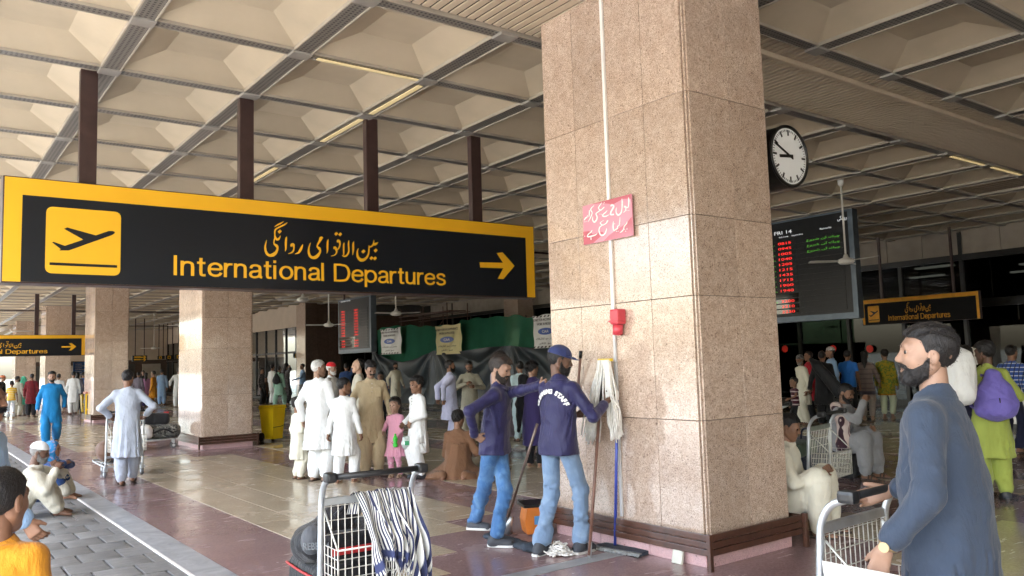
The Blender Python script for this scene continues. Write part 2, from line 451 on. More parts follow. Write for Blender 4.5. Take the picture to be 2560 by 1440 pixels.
for me in sides + [topm]:
    whole.add([v.co[:] for v in me.vertices], [tuple(p.vertices) for p in me.polygons])
wholem = whole.mesh('coffer', M_COFFER)
far = MB(); ndet = nwhole = 0
def strip_j(j): return (j + 3) % 9 == 0
cells = []
for i in CI:
    for j in CJ:
        if strip_j(j) or i == 10: continue
        cx, cy = GX0 + (i + .5) * MOD, GY0 + (j + .5) * MOD
        d = math.hypot(cx, cy); fwd = cx * _fw[0] + cy * _fw[1]
        side = abs(cx * _rt[0] + cy * _rt[1])
        vis = fwd > 3.0 and side < fwd * 0.68 + 1.2
        cells.append((d if vis else d + 1000, cx, cy))
cells.sort()
for n, (d, cx, cy) in enumerate(cells):
    if n < 130 and d < 900:
        c = link('coffer', None, ceil, (cx, cy, ZC))
        for me in sides: link('coffer_side', me, c)
        link('coffer_top', topm, c)
    elif n < 300 and d < 900:
        link('coffer', wholem, ceil, (cx, cy, ZC))
    else:
        far.add([(v[0] + cx, v[1] + cy, v[2] + ZC) for v in whole.v], whole.f)
far.build('coffer_field', M_COFFER, ceil, kind='stuff', fix=False)
# grid troughs: one long run per line, crossing runs set 6 mm apart
for i in list(CI) + [15]:
    x = GX0 + i * MOD
    cuts = sorted([GY0 + j * MOD for j in CJ if strip_j(j)]); segs = []; ys_ = YA
    for c_ in cuts: segs.append((ys_, c_)); ys_ = c_ + MOD
    segs.append((ys_, YB))
    mb = MB()
    for ya_, yb_ in segs: MB().box(x - BW / 2, x + BW / 2, ya_, yb_, ZC, ZC + 0.05).build('light_trough', M_LOUV, ceil)
    lp = MB()
    for s in (-1, 1):
      for YA_, YB_ in segs: lp.box(x + s * (BW / 2 + 0.009) - 0.008, x + s * (BW / 2 + 0.009) + 0.008, YA_, YB_, ZC - (0.012 if s > 0 else 0.0), ZC + 0.045)
    lp.build('trough_trim', M_LIP, ceil)
for j in list(CJ) + [46]:
    y = GY0 + j * MOD
    MB().box(-2.8, 24.4, y - BW / 2 + 0.02, y + BW / 2 - 0.02, ZC + 0.006, ZC + 0.056).build('light_trough', M_LOUV, ceil)
    lp = MB()
    for s in (-1, 1): lp.box(-2.8, 24.4, y + s * (BW / 2 - 0.008) - 0.006, y + s * (BW / 2 - 0.008) + 0.006, ZC + 0.002, ZC + 0.05)
    lp.build('trough_trim', M_LIP, ceil)
nodem = MB().bbox(-0.105, 0.105, -0.085, 0.085, -0.018, 0.02, 0.006).mesh('node_plate', M_NODE)
for i in range(-2, 14):
    for j in range(-5, 20):
        if math.hypot(GX0 + i * MOD, GY0 + j * MOD) < 26: link('node_plate', nodem, ceil, (GX0 + i * MOD, GY0 + j * MOD, ZC - 0.002))
# slatted bands
slm = MB().bbox(-0.037, 0.037, -MOD / 2 + BW / 2 + .02, MOD / 2 - BW / 2 - .02, 0.03, 0.045, 0.004).mesh('ceiling_slat', M_SLAT)
stf = MB()
back = MB()
for j in CJ:
    if not strip_j(j): continue
    cy = GY0 + (j + .5) * MOD
    back.box(-2.8, 24.4, cy - MOD / 2 + 0.02, cy + MOD / 2 - 0.02, ZC + 0.06, ZC + 0.07)
    x = -2.75; n = 0
    while x < 23.5:
        if j == -3 and 1.5 < x: link('ceiling_slat', slm, ceil, (x, cy, ZC))
        else: stf.box(x - .037, x + .037, cy - MOD / 2 + .1, cy + MOD / 2 - .1, ZC + 0.03, ZC + 0.045)
        x += 0.1
    rl = MB().bbox(-2.8, 23.6, cy - 0.42, cy - 0.36, ZC - 0.03, ZC + 0.028, 0.01); rl.build('slat_rail', M_BROWN if j != -3 else M_SLAT, ceil)
xc = GX0 + 10.5 * MOD
back.box(xc - MOD / 2 + .1, xc + MOD / 2 - .1, YA, YB, ZC + 0.075, ZC + 0.085)
y = YA
while y < YB:
    stf.box(xc - MOD / 2 + .1, xc + MOD / 2 - .1, y - .042, y + .042, ZC + 0.048, ZC + 0.058); y += 0.1
stf.build('slat_field', M_SLAT, ceil, kind='stuff', fix=False)
back.build('slat_backing', M_BLACKM, ceil)
# lit tubes behind the louvres
M_LIT = plain('lit_tube', (0.45, 0.38, 0.24), 0.5, emit=((1.0, 0.74, 0.34), 0.04))
def lit(x0, x1, y0, y1): MB().bbox(x0, x1, y0, y1, ZC - 0.016, ZC - 0.004, 0.003).build('lit_tube', M_LIT, ceil)
def xl(i, j, f0=0.12, f1=0.92):
    y = GY0 + j * MOD; lit(GX0 + (i + f0) * MOD, GX0 + (i + f1) * MOD, y - 0.026, y + 0.026)
def yl(i, j, f0=0.1, f1=0.92):
    x = GX0 + i * MOD; lit(x - 0.032, x + 0.032, GY0 + (j + f0) * MOD, GY0 + (j + f1) * MOD)
xl(1, -1); yl(2, -1); yl(2, 0); yl(2, 2); yl(2, 4, 0.1, 0.9); xl(9, -2); xl(8, -2); xl(13, -1); yl(13, -3); yl(12, -4); xl(12, 2)

# ---- granite columns
COLX0, COLX1, COLY0, COLY1 = 4.92, 5.98, 4.18, 5.99
ROWS = [0.16, 1.10, 2.07, 2.71, 3.71, 4.93]
PANELS = {}
def panel_mesh(w, h, ax):
    key = (round(w, 3), round(h, 3), ax)
    if key not in PANELS:
        g = 0.002
        mb = MB()
        if ax == 'x': mb.bbox(-0.012, 0.012, -w / 2 + g, w / 2 - g, -h / 2 + g, h / 2 - g, 0.003)
        else: mb.bbox(-w / 2 + g, w / 2 - g, -0.012, 0.012, -h / 2 + g, h / 2 - g, 0.003)
        PANELS[key] = mb.mesh('stone_panel', M_GRANITE)
    return PANELS[key]
M_JOINT = plain('dark_joint', (0.10, 0.075, 0.06), 0.8)
slat_x = MB().bbox(-0.009, 0.009, -(COLY1 - COLY0) / 2 - .05, (COLY1 - COLY0) / 2 + .05, -0.024, 0.024, 0.004).mesh('rail_slat', M_WOOD)
slat_y = MB().bbox(-(COLX1 - COLX0) / 2 - .05, (COLX1 - COLX0) / 2 + .05, -0.009, 0.009, -0.024, 0.024, 0.004).mesh('rail_slat', M_WOOD)
postm = MB().bbox(-0.018, 0.018, -0.018, 0.018, 0, 0.27, 0.004).mesh('rail_post', M_WOOD)
def column(y0, label, full=True, x0=COLX0):
    x1 = x0 + COLX1 - COLX0; y1 = y0 + COLY1 - COLY0
    t = thing('granite_column', label, 'column', (x0, y0, 0), group='granite columns along the kerb')
    W, D = x1 - x0, y1 - y0
    MB().box(0.02, W - .02, 0.02, D - .02, 0.0, 5.7).build('core', M_JOINT, t)
    e = 0.035
    for r in range(5):
        za, zb = ROWS[r], ROWS[r + 1]; zc = (za + zb) / 2; h = zb - za
        for k in range(4):
            w = (D - 2 * e) / 4; yc = e + w * (k + .5)
            link('stone_panel', panel_mesh(w, h, 'x'), t, (0.012, yc, zc)); link('stone_panel', panel_mesh(w, h, 'x'), t, (W - .012, yc, zc))
        for k in range(2):
            w = (W - 2 * e) / 2; xc = e + w * (k + .5)
            link('stone_panel', panel_mesh(w, h, 'y'), t, (xc, 0.012, zc)); link('stone_panel', panel_mesh(w, h, 'y'), t, (xc, D - .012, zc))
        for (cx, cy) in ((0, 0), (1, 0), (0, 1), (1, 1)):   # recessed corner strips
            MB().bbox(-0.009, 0.009, -0.009, 0.009, za + .002, zb - .002, 0.004).build('corner_strip', M_GRANITE, t, loc=(0.024 + cx * (W - .048), 0.024 + cy * (D - .048), 0))
    p = 0.012
    MB().bbox(p, W - p, p - .01, .03, 0, 0.158, 0.004).build('plinth', M_PLINTH, t); MB().bbox(p, W - p, D - .03, D - p + .01, 0, 0.158, 0.004).build('plinth', M_PLINTH, t)
    for k in range(3):
        a0 = .03 + (D - .06) * k / 3; a1 = .03 + (D - .06) * (k + 1) / 3
        MB().bbox(p - .01, .03, a0 + .002, a1 - .002, 0, 0.158, 0.004).build('plinth', M_PLINTH, t); MB().bbox(W - .03, W - p + .01, a0 + .002, a1 - .002, 0, 0.158, 0.004).build('plinth', M_PLINTH, t)
    for z in (0.128, 0.182, 0.236):
        link('rail_slat', slat_x, t, (-0.055, D / 2, z)); link('rail_slat', slat_x, t, (W + .055, D / 2, z))
        link('rail_slat', slat_y, t, (W / 2, -0.055, z)); link('rail_slat', slat_y, t, (W / 2, D + .055, z))
    for cx in (-.075, W + .075):
        for cy in (-.075, D + .075): link('rail_post', postm, t, (cx, cy, 0))
    return t
column(COLY0, 'granite column with a red notice board, conduit and cleaning mops leaning on it')
column(17.3, 'granite column with a yellow wheeled bin standing against its far side', x0=AY(505, 1000, 17.3)[0])
column(30.1, 'granite column with a small framed ticket stand at its foot', x0=AY(234, 1000, 30.1)[0])
column(43.0, 'granite column beyond the column with the ticket stand, security camera beside it', x0=AY(111, 1000, 43.0)[0])
column(56.0, 'farthest granite column of the row along the kerb', x0=AY(36, 1000, 56.0)[0])

# ---- terminal facade
def glass(name, tint, refl=0.06, gain=1.0):
    m, nt, b = _new(name)
    nt.nodes.remove(b)
    tr = N(nt, 'ShaderNodeBsdfTransparent'); tr.inputs[0].default_value = (*tint, 1)
    gl = N(nt, 'ShaderNodeBsdfGlossy'); gl.inputs['Roughness'].default_value = 0.02; gl.inputs[0].default_value = (0.8, 0.86, 0.9, 1)
    fr = N(nt, 'ShaderNodeFresnel'); fr.inputs[0].default_value = 1.55
    ge = N(nt, 'ShaderNodeNewGeometry'); nz = N(nt, 'ShaderNodeTexNoise', i_Scale=1.1, i_Detail=1.0)
    nt.links.new(ge.outputs['Position'], nz.inputs['Vector'])
    bp = N(nt, 'ShaderNodeBump', i_Strength=0.025, i_Distance=0.05); nt.links.new(nz.outputs['Fac'], bp.inputs['Height'])
    nt.links.new(bp.outputs[0], gl.inputs['Normal'])
    ma = N(nt, 'ShaderNodeMath', operation='MULTIPLY_ADD'); ma.inputs[1].default_value = gain; ma.inputs[2].default_value = refl
    nt.links.new(fr.outputs[0], ma.inputs[0])
    mx = N(nt, 'ShaderNodeMixShader'); nt.links.new(ma.outputs[0], mx.inputs[0]); nt.links.new(tr.outputs[0], mx.inputs[1]); nt.links.new(gl.outputs[0], mx.inputs[2])
    nt.links.new(mx.outputs[0], nt.nodes['Material Output'].inputs[0]); MATS[name] = m
    return m
M_GLASS = glass('dark_glass', (0.12, 0.13, 0.14), 0.0, 0.7)
M_GLASSL = glass('window_glass', (0.30, 0.32, 0.33), 0.45)
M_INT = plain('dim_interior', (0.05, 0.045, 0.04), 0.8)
fac = thing('terminal_facade', 'dark glazed terminal front with concrete fascia panels under the ceiling', 'facade', (FX, 0, 0))
# fascia panels along the ceiling
y = YA
while y < 39:
    w = 1.05
    MB().bbox(-0.06, 0.06, y + 0.006, min(y + w, 39) - 0.006, 4.22, ZC + 0.1, 0.008).build('fascia_panel', M_CONC, fac)
    y += w
MB().box(-0.12, 0.05, YA, 39, 4.05, 4.215).build('head_beam', M_BLACKM, fac)
MB().box(-0.10, 0.05, YA, 39, 2.72, 2.95).build('transom', M_BLACKM, fac)
MB().box(-0.08, 0.05, YA, 39, 0.0, 0.16).build('sill', M_BLACKM, fac)
y = YA; k = 0
while y < 38.5:
    MB().box(-0.09, 0.06, y - 0.05, y + 0.05, 0.16, ZC if k % 3 == 0 else 4.05).build('mullion', M_BLACKM, fac)
    if y + 1.75 < 39:
        MB().box(-0.008, 0.008, y + 0.05, y + 1.7, 2.95, 4.05).build('window_pane', M_GLASS, fac)
        MB().box(-0.008, 0.008, y + 0.05, y + 1.7, 0.16, 2.72).build('window_pane', M_GLASS, fac)
    y += 1.75; k += 1
M_DOT = plain('red_dot', (0.75, 0.03, 0.02), 0.5)
for u, v in [(1962, 872), (2082, 872), (2174, 872)]:
    p = AX(u, v, FX - 0.12); MB().disc((-0.11, p[1], p[2]), (1, 0, 0), 0.115, 0.006, 24).build('red_dot_sticker', M_DOT, fac)
pp = AX(2427, 890, FX - .12); MB().box(-0.105, -0.101, pp[1] - .16, pp[1] + .16, pp[2] - .24, pp[2] + .24).build('paper_notice', M_WHITEP, fac)
# dim hall behind the glass
hall = struct('hall_interior')
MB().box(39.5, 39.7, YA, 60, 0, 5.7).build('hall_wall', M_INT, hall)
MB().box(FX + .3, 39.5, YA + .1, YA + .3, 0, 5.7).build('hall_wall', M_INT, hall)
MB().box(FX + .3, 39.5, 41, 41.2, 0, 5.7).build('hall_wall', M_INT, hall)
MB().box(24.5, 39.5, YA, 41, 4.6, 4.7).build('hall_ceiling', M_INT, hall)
M_LIT2 = plain('hall_tube', (0.9, 0.85, 0.7), 0.5, emit=((1.0, 0.9, 0.65), 0.35))
for (x, y) in [(26, 8.0), (26.5, 11.5), (29, 9.0), (29.5, 13.5), (27, 15.2), (32, 11), (33, 15.5), (30, 6.5), (35, 12.5), (28, 19), (31, 23), (27, 27)]:
    MB().bbox(x, x + 0.28, y, y + 1.3, 4.53, 4.59, 0.01).build('hall_tube', M_LIT2, hall)
# wing that steps forward further along
CX = 16.2
wing = thing('terminal_wing', 'cream plastered wing with tall windows and polished brown stone pier', 'building wing', (CX, 39, 0))
MB().box(0, 7.6, 0.02, 0.3, 0, 5.7).build('core_wall', M_INT, wing)
for k in range(3):
    MB().bbox(0.0 + k * 0.62, 0.61 + k * 0.62, -0.03, 0.02, 0, 5.0, 0.004).build('stone_panel', M_BROWNST, wing)
MB().bbox(-0.03, 0.0, -0.03, 1.1, 0, 5.0, 0.004).build('stone_panel', M_GRANITE, wing)
MB().box(0.0, 0.3, 1.1, 41, 3.75, 5.0).build('fascia', M_PLASTER, wing)
MB().box(0.0, 0.25, 1.1, 41, 0.0, 0.12).build('sill', M_BLACKM, wing)
y = 1.1; k = 0
while y < 40:
    MB().box(-0.02, 0.1, y, y + 0.07, 0.12, 3.75).build('mullion', M_BLACKM, wing)
    MB().box(0.02, 0.1, y + .07, y + 1.5, 2.4, 2.5).build('transom', M_BLACKM, wing)
    MB().box(0.04, 0.05, y + 0.07, y + 1.5, 0.12, 2.4).build('window_pane', M_GLASSL, wing)
    MB().box(0.04, 0.05, y + 0.07, y + 1.5, 2.5, 3.75).build('window_pane', M_GLASSL, wing)
    y += 1.5
MB().box(1.95, 7.3, -0.05, 0.018, 3.0, 3.25).build('door_head', M_BLACKM, wing)
for k in range(4):
    MB().box(1.95 + k * 1.3, 2.03 + k * 1.3, -0.06, 0.018, 0, 3.0).build('door_post', M_BLACKM, wing)
    MB().box(2.03 + k * 1.3, 3.25 + k * 1.3, -0.02, -0.01, 0.05, 3.0).build('door_pane', M_GLASS, wing)
MB().box(1.95, 7.3, -0.02, 0.018, 3.26, 4.3).build('door_panel', M_BROWNST, wing)
# cream wall closing the concourse far off
endw = thing('end_wall', 'cream plaster wall closing the far end of the concourse', 'wall', (4, 66, 0))
MB().box(3.0, 12.4, 0, 0.3, 2.6, 5.2).build('upper_wall', M_PLASTER, endw)
MB().box(3.0, 12.4, 0.02, 0.3, 0, 2.6).build('lower_wall', M_BROWNST, endw)
for k in range(5):
    MB().bbox(3.3 + k * 1.8, 4.6 + k * 1.8, -0.05, 0.02, 0.0, 2.3, 0.02).build('shop_door', [M_INT, M_CONC, M_PLASTER][k % 3], endw)
for u in (1010, 1290):      # granite piers standing against the facade
    p = AX(u, 780, 22.9)
    pr = thing('facade_pier', 'pale granite pier against the dark facade above the green net' if u == 1010 else 'pale granite pier behind the raised part of the green net', 'pier', (22.6, p[1], 0))
    for r in range(5): MB().bbox(0, 0.9, -0.55, 0.55, ROWS[r] - (.16 if r == 0 else 0) + .002, ROWS[r + 1] - .002, 0.006).build('stone_panel', M_GRANITE, pr)
# =================================================================== FIGURES: implicit surfaces meshed by surface nets
class Field:
    def __init__(s, lo, hi, v):
        s.lo = np.array(lo, float); s.v = v
        s.n = np.maximum(np.ceil((np.array(hi, float) - s.lo) / v).astype(int) + 1, 3)
        s.d = np.full(s.n, 1.0, np.float32)
    def sub(s, lo, hi):
        a = np.clip(np.floor((np.array(lo) - s.lo) / s.v).astype(int), 0, s.n)
        b = np.clip(np.ceil((np.array(hi) - s.lo) / s.v).astype(int) + 1, 0, s.n)
        if (b <= a).any(): return None
        ax = [(s.lo[i] + s.v * np.arange(a[i], b[i])).astype(np.float32) for i in range(3)]
        return tuple(slice(p, q) for p, q in zip(a, b)), ax[0][:, None, None], ax[1][None, :, None], ax[2][None, None, :]
    def op(s, fn, lo, hi, k, mode='u', pad=None):
        pad = (k + 2.5 * s.v) if pad is None else pad
        q = s.sub(np.array(lo) - pad, np.array(hi) + pad)
        if q is None: return s
        sl, X, Y, Z = q; d = fn(X, Y, Z).astype(np.float32); o = s.d[sl]
        if mode == 'u': s.d[sl] = smin(o, d, k)
        elif mode == 'c': s.d[sl] = -smin(-o, d, k)
        elif mode == 'i': s.d[sl] = -smin(-o, -d, k)
        elif mode == 'd': s.d[sl] = o + d
        return s
    def cone(s, a, b, ra, rb, k=0.02, flat=None, mode='u', ring=None):
        a = np.array(a, float); b = np.array(b, float); R = max(ra, rb)
        return s.op(cone_fn(a, b, ra, rb, flat, ring), np.minimum(a, b) - R, np.maximum(a, b) + R, k, mode)
    def ell(s, c, r, k=0.02, mode='u', R=None):
        c = np.array(c, float); r = np.array(r, float)
        m = r.max()
        def fn(X, Y, Z):
            x, y, z = X - c[0], Y - c[1], Z - c[2]
            if R is not None: x, y, z = [R[0][i] * x + R[1][i] * y + R[2][i] * z for i in range(3)]
            q = np.sqrt((x / r[0]) ** 2 + (y / r[1]) ** 2 + (z / r[2]) ** 2)
            q2 = np.sqrt((x / r[0] ** 2) ** 2 + (y / r[1] ** 2) ** 2 + (z / r[2] ** 2) ** 2) + 1e-6
            return q * (q - 1) / q2
        return s.op(fn, c - (m if R is not None else r), c + (m if R is not None else r), k, mode)
    def loft(s, lv, k=0.02, fold=None, mode='u', pw=2.0):
        """levels (z, cx, cy, rx, ry); fold(theta, z) gives a relative radius change"""
        lv = sorted(lv); z = np.array([q[0] for q in lv]); P = np.array([q[1:] for q in lv], float)
        R = P[:, 2:].max()
        lo = (P[:, 0].min() - R, P[:, 1].min() - R, z[0]); hi = (P[:, 0].max() + R, P[:, 1].max() + R, z[-1])
        def fn(X, Y, Z):
            zz = Z.ravel(); I = [np.interp(zz, z, P[:, i]).astype(np.float32)[None, None, :] for i in range(4)]
            dx, dy = X - I[0], Y - I[1]; mr = np.minimum(I[2], I[3])
            if pw == 2.0: q = np.sqrt((dx / I[2]) ** 2 + (dy / I[3]) ** 2)
            else: q = (np.abs(dx / I[2]) ** pw + np.abs(dy / I[3]) ** pw) ** (1 / pw)
            if fold is not None: q = q / (1 + fold(np.arctan2(dx / I[2], dy / I[3]), Z))
            d = (q - 1) * mr
            return np.maximum(d, np.maximum(z[0] - Z, Z - z[-1]))
        return s.op(fn, lo, hi, k, mode)
    def wrinkle(s, amp, f=(23.0, 17.0, 31.0), ph=0.0):
        def fn(X, Y, Z):
            a_ = np.abs(np.sin(.5 * f[0] * X + .5 * f[1] * Z + ph + 1.5 * np.sin(9 * Y + ph) + .8 * np.sin(11 * Z))) - .5
            b_ = np.abs(np.sin(.45 * f[2] * Z - .5 * f[0] * Y + 1.6 * np.sin(8 * X + ph) + 1.1 * np.sin(6 * Z + ph))) - .5
            return amp * (a_ * 1.1 + b_ * 1.1 + .25 * np.sin(61 * X + 40 * Z + ph) * np.sin(35 * Y + 47 * Z))
        return s.op(fn, s.lo, s.lo + s.n * s.v, 0, 'd', 0)
    def verts(s): return nets(s.d, s.lo, s.v)

def smin(a, b, k):
    if k <= 0: return np.minimum(a, b)
    h = np.maximum(k - np.abs(a - b), 0) / k
    return np.minimum(a, b) - h * h * (k * 0.25)
def cone_fn(a, b, ra, rb, flat=None, ring=None):
    ab = b - a; L2 = float(ab @ ab) + 1e-9
    def fn(X, Y, Z):
        x, y, z = X - a[0], Y - a[1], Z - a[2]
        t = np.clip((x * ab[0] + y * ab[1] + z * ab[2]) / L2, 0, 1)
        x, y, z = x - t * ab[0], y - t * ab[1], z - t * ab[2]
        if flat is not None:
            n, f = flat; w = (x * n[0] + y * n[1] + z * n[2]) * (1 / f - 1)
            x, y, z = x + w * n[0], y + w * n[1], z + w * n[2]
            return (np.sqrt(x * x + y * y + z * z) - (ra + (rb - ra) * t)) * (0.5 + 0.5 * f)
        return np.sqrt(x * x + y * y + z * z) - (ra + (rb - ra) * t)
    return fn
_E = [(0, 1), (2, 3), (4, 5), (6, 7), (0, 2), (1, 3), (4, 6), (5, 7), (0, 4), (1, 5), (2, 6), (3, 7)]
_C = np.array([(0, 0, 0), (1, 0, 0), (0, 1, 0), (1, 1, 0), (0, 0, 1), (1, 0, 1), (0, 1, 1), (1, 1, 1)])
def nets(d, lo, v):
    s = d < 0
    c = np.zeros(np.array(d.shape) - 1, np.int8)
    for o in _C: c += s[o[0]:o[0] + c.shape[0], o[1]:o[1] + c.shape[1], o[2]:o[2] + c.shape[2]]
    act = (c > 0) & (c < 8); I = np.argwhere(act)
    if len(I) == 0: return np.zeros((0, 3)), []
    val = np.stack([d[I[:, 0] + o[0], I[:, 1] + o[1], I[:, 2] + o[2]] for o in _C], 1)
    acc = np.zeros((len(I), 3)); n = np.zeros(len(I))
    for p, q in _E:
        a, b = val[:, p], val[:, q]; m = (a < 0) != (b < 0)
        t = np.where(m, a / np.where(m, a - b, 1), 0)
        acc += np.where(m[:, None], _C[p] + t[:, None] * (_C[q] - _C[p]), 0); n += m
    V = np.array(lo) + v * (I + acc / n[:, None])
    ID = np.full(c.shape, -1, np.int64); ID[act] = np.arange(len(I)); F = []
    for ax in range(3):
        u, w = (ax + 1) % 3, (ax + 2) % 3
        a = np.moveaxis(s, (ax, u, w), (0, 1, 2)); e = a[:-1, 1:-1, 1:-1] != a[1:, 1:-1, 1:-1]
        J = np.argwhere(e); ids = np.moveaxis(ID, (ax, u, w), (0, 1, 2))
        i, j, k = J[:, 0], J[:, 1], J[:, 2]
        q = np.stack([ids[i, j, k], ids[i, j + 1, k], ids[i, j + 1, k + 1], ids[i, j, k + 1]], 1)
        fl = ~a[:-1, 1:-1, 1:-1][e]
        q[fl] = q[fl][:, ::-1]; F.append(q)
    return V, np.concatenate(F)
def field_mesh(name, fields, mat, smooth=1):
    vs, fs, o = [], [], 0
    for f in fields:
        V, Q = f.verts()
        if len(V) == 0: continue
        if smooth:
            for _ in range(smooth):
                A = np.zeros_like(V); n = np.zeros(len(V))
                for a_, b_ in ((0, 1), (1, 2), (2, 3), (3, 0)):
                    np.add.at(A, Q[:, a_], V[Q[:, b_]]); np.add.at(n, Q[:, a_], 1)
                    np.add.at(A, Q[:, b_], V[Q[:, a_]]); np.add.at(n, Q[:, b_], 1)
                V = 0.5 * V + 0.5 * A / np.maximum(n, 1)[:, None]
        vs.append(V); fs.append(np.asarray(Q) + o); o += len(V)
    me = bpy.data.meshes.new(name)
    if vs:
        V = np.concatenate(vs); Q = np.concatenate(fs)
        me.vertices.add(len(V)); me.vertices.foreach_set('co', V.astype(np.float32).ravel())
        me.loops.add(len(Q) * 4); me.loops.foreach_set('vertex_index', Q.astype(np.int32).ravel())
        me.polygons.add(len(Q)); me.polygons.foreach_set('loop_start', np.arange(0, len(Q) * 4, 4, dtype=np.int32))
        me.polygons.foreach_set('use_smooth', np.ones(len(Q), bool))
        me.update(calc_edges=True)
    me.materials.append(mat)
    return me

# ---- cloth and skin materials
def cloth(name, col, rough=0.85, pat=None, fine=1.0):
    if name in MATS: return MATS[name]
    m, nt, b = _new(name)
    tc = N(nt, 'ShaderNodeTexCoord')
    mp = N(nt, 'ShaderNodeMapping'); mp.inputs['Scale'].default_value = (7, 7, 2.2)
    nt.links.new(tc.outputs['Object'], mp.inputs['Vector'])
    n1 = N(nt, 'ShaderNodeTexNoise', i_Scale=1.6 * fine, i_Detail=4.0, i_Distortion=0.6); nt.links.new(mp.outputs[0], n1.inputs['Vector'])
    n2 = N(nt, 'ShaderNodeTexNoise', i_Scale=260.0, i_Detail=1.0); nt.links.new(tc.outputs['Object'], n2.inputs['Vector'])
    r = ramp(nt, [(0.3, tuple(c * 0.93 for c in col)), (0.7, tuple(min(1, c * 1.05) for c in col))]); nt.links.new(n1.outputs['Fac'], r.inputs[0])
    out = r.outputs[0]
    if pat: out = pat(nt, tc, out)
    nt.links.new(out, b.inputs['Base Color'])
    b.inputs['Roughness'].default_value = rough; b.inputs['Specular IOR Level'].default_value = 0.25
    b.inputs['Sheen Weight'].default_value = 0.15
    bp = N(nt, 'ShaderNodeBump', i_Strength=0.55, i_Distance=0.03); nt.links.new(n1.outputs['Fac'], bp.inputs['Height'])
    n3 = N(nt, 'ShaderNodeTexNoise', i_Scale=2.6 * fine, i_Detail=5.0, i_Roughness=0.6, i_Distortion=1.6); nt.links.new(mp.outputs[0], n3.inputs['Vector'])
    b3 = N(nt, 'ShaderNodeBump', i_Strength=0.35, i_Distance=0.02); nt.links.new(n3.outputs['Fac'], b3.inputs['Height']); nt.links.new(bp.outputs[0], b3.inputs['Normal']); bp = b3
    b2 = N(nt, 'ShaderNodeBump', i_Strength=0.12, i_Distance=0.002); nt.links.new(n2.outputs['Fac'], b2.inputs['Height']); nt.links.new(bp.outputs[0], b2.inputs['Normal'])
    nt.links.new(b2.outputs[0], b.inputs['Normal'])
    MATS[name] = m
    return m
def mixc(nt, fac, a, bcol):
    mx = N(nt, 'ShaderNodeMix', data_type='RGBA'); nt.links.new(fac, mx.inputs['Factor']); nt.links.new(a, mx.inputs['A']); mx.inputs['B'].default_value = (*bcol, 1)
    return mx.outputs['Result']
def bands(axis, freq, lo, hi, col, soft=0.02, off=0.0):
    """stripes across one local axis, between two thresholds of a saw wave"""
    def p(nt, tc, out):
        sp = N(nt, 'ShaderNodeSeparateXYZ'); nt.links.new(tc.outputs['Object'], sp.inputs[0])
        a = N(nt, 'ShaderNodeMath', operation='MULTIPLY_ADD'); a.inputs[1].default_value = freq; a.inputs[2].default_value = off + 50
        nt.links.new(sp.outputs[axis], a.inputs[0])
        f = N(nt, 'ShaderNodeMath', operation='FRACT'); nt.links.new(a.outputs[0], f.inputs[0])
        r = ramp(nt, [(max(0, lo - soft), (0, 0, 0)), (lo, (1, 1, 1)), (hi, (1, 1, 1)), (min(1, hi + soft), (0, 0, 0))]); nt.links.new(f.outputs[0], r.inputs[0])
        return mixc(nt, r.outputs[0], out, col)
    return p
def both(*ps):
    def p(nt, tc, out):
        for q in ps: out = q(nt, tc, out)
        return out
    return p
def blotch(scale, col, th=0.55, soft=0.03):
    def p(nt, tc, out):
        n = N(nt, 'ShaderNodeTexNoise', i_Scale=scale, i_Detail=3.0, i_Distortion=1.0); nt.links.new(tc.outputs['Object'], n.inputs['Vector'])
        r = ramp(nt, [(th - soft, (0, 0, 0)), (th + soft, (1, 1, 1))]); nt.links.new(n.outputs['Fac'], r.inputs[0])
        return mixc(nt, r.outputs[0], out, col)
    return p
def zrange(z0, z1, col):
    def p(nt, tc, out):
        sp = N(nt, 'ShaderNodeSeparateXYZ'); nt.links.new(tc.outputs['Object'], sp.inputs[0])
        m = N(nt, 'ShaderNodeMapRange'); m.inputs[1].default_value = z0 - 1; m.inputs[2].default_value = z1 + 1
        w = (z1 - z0) + 2
        r = ramp(nt, [(1 / w, (0, 0, 0)), (1 / w + 0.002, (1, 1, 1)), (1 - 1 / w - 0.002, (1, 1, 1)), (1 - 1 / w, (0, 0, 0))])
        nt.links.new(sp.outputs[2], m.inputs[0]); nt.links.new(m.outputs[0], r.inputs[0])
        return mixc(nt, r.outputs[0], out, col)
    return p
def skin(name, col):
    if name in MATS: return MATS[name]
    m, nt, b = _new(name)
    tc = N(nt, 'ShaderNodeTexCoord')
    n = N(nt, 'ShaderNodeTexNoise', i_Scale=18.0, i_Detail=5.0); nt.links.new(tc.outputs['Object'], n.inputs['Vector'])
    r = ramp(nt, [(0.3, tuple(c * 0.85 for c in col)), (0.7, tuple(c * 1.1 for c in col))]); nt.links.new(n.outputs['Fac'], r.inputs[0])
    nt.links.new(r.outputs[0], b.inputs['Base Color']); b.inputs['Roughness'].default_value = 0.5
    b.inputs['Subsurface Weight'].default_value = 0.0; b.inputs['Specular IOR Level'].default_value = 0.4
    n2 = N(nt, 'ShaderNodeTexNoise', i_Scale=220.0, i_Detail=2.0); nt.links.new(tc.outputs['Object'], n2.inputs['Vector'])
    bp = N(nt, 'ShaderNodeBump', i_Strength=0.12, i_Distance=0.002); nt.links.new(n2.outputs['Fac'], bp.inputs['Height']); nt.links.new(bp.outputs[0], b.inputs['Normal'])
    MATS[name] = m
    return m
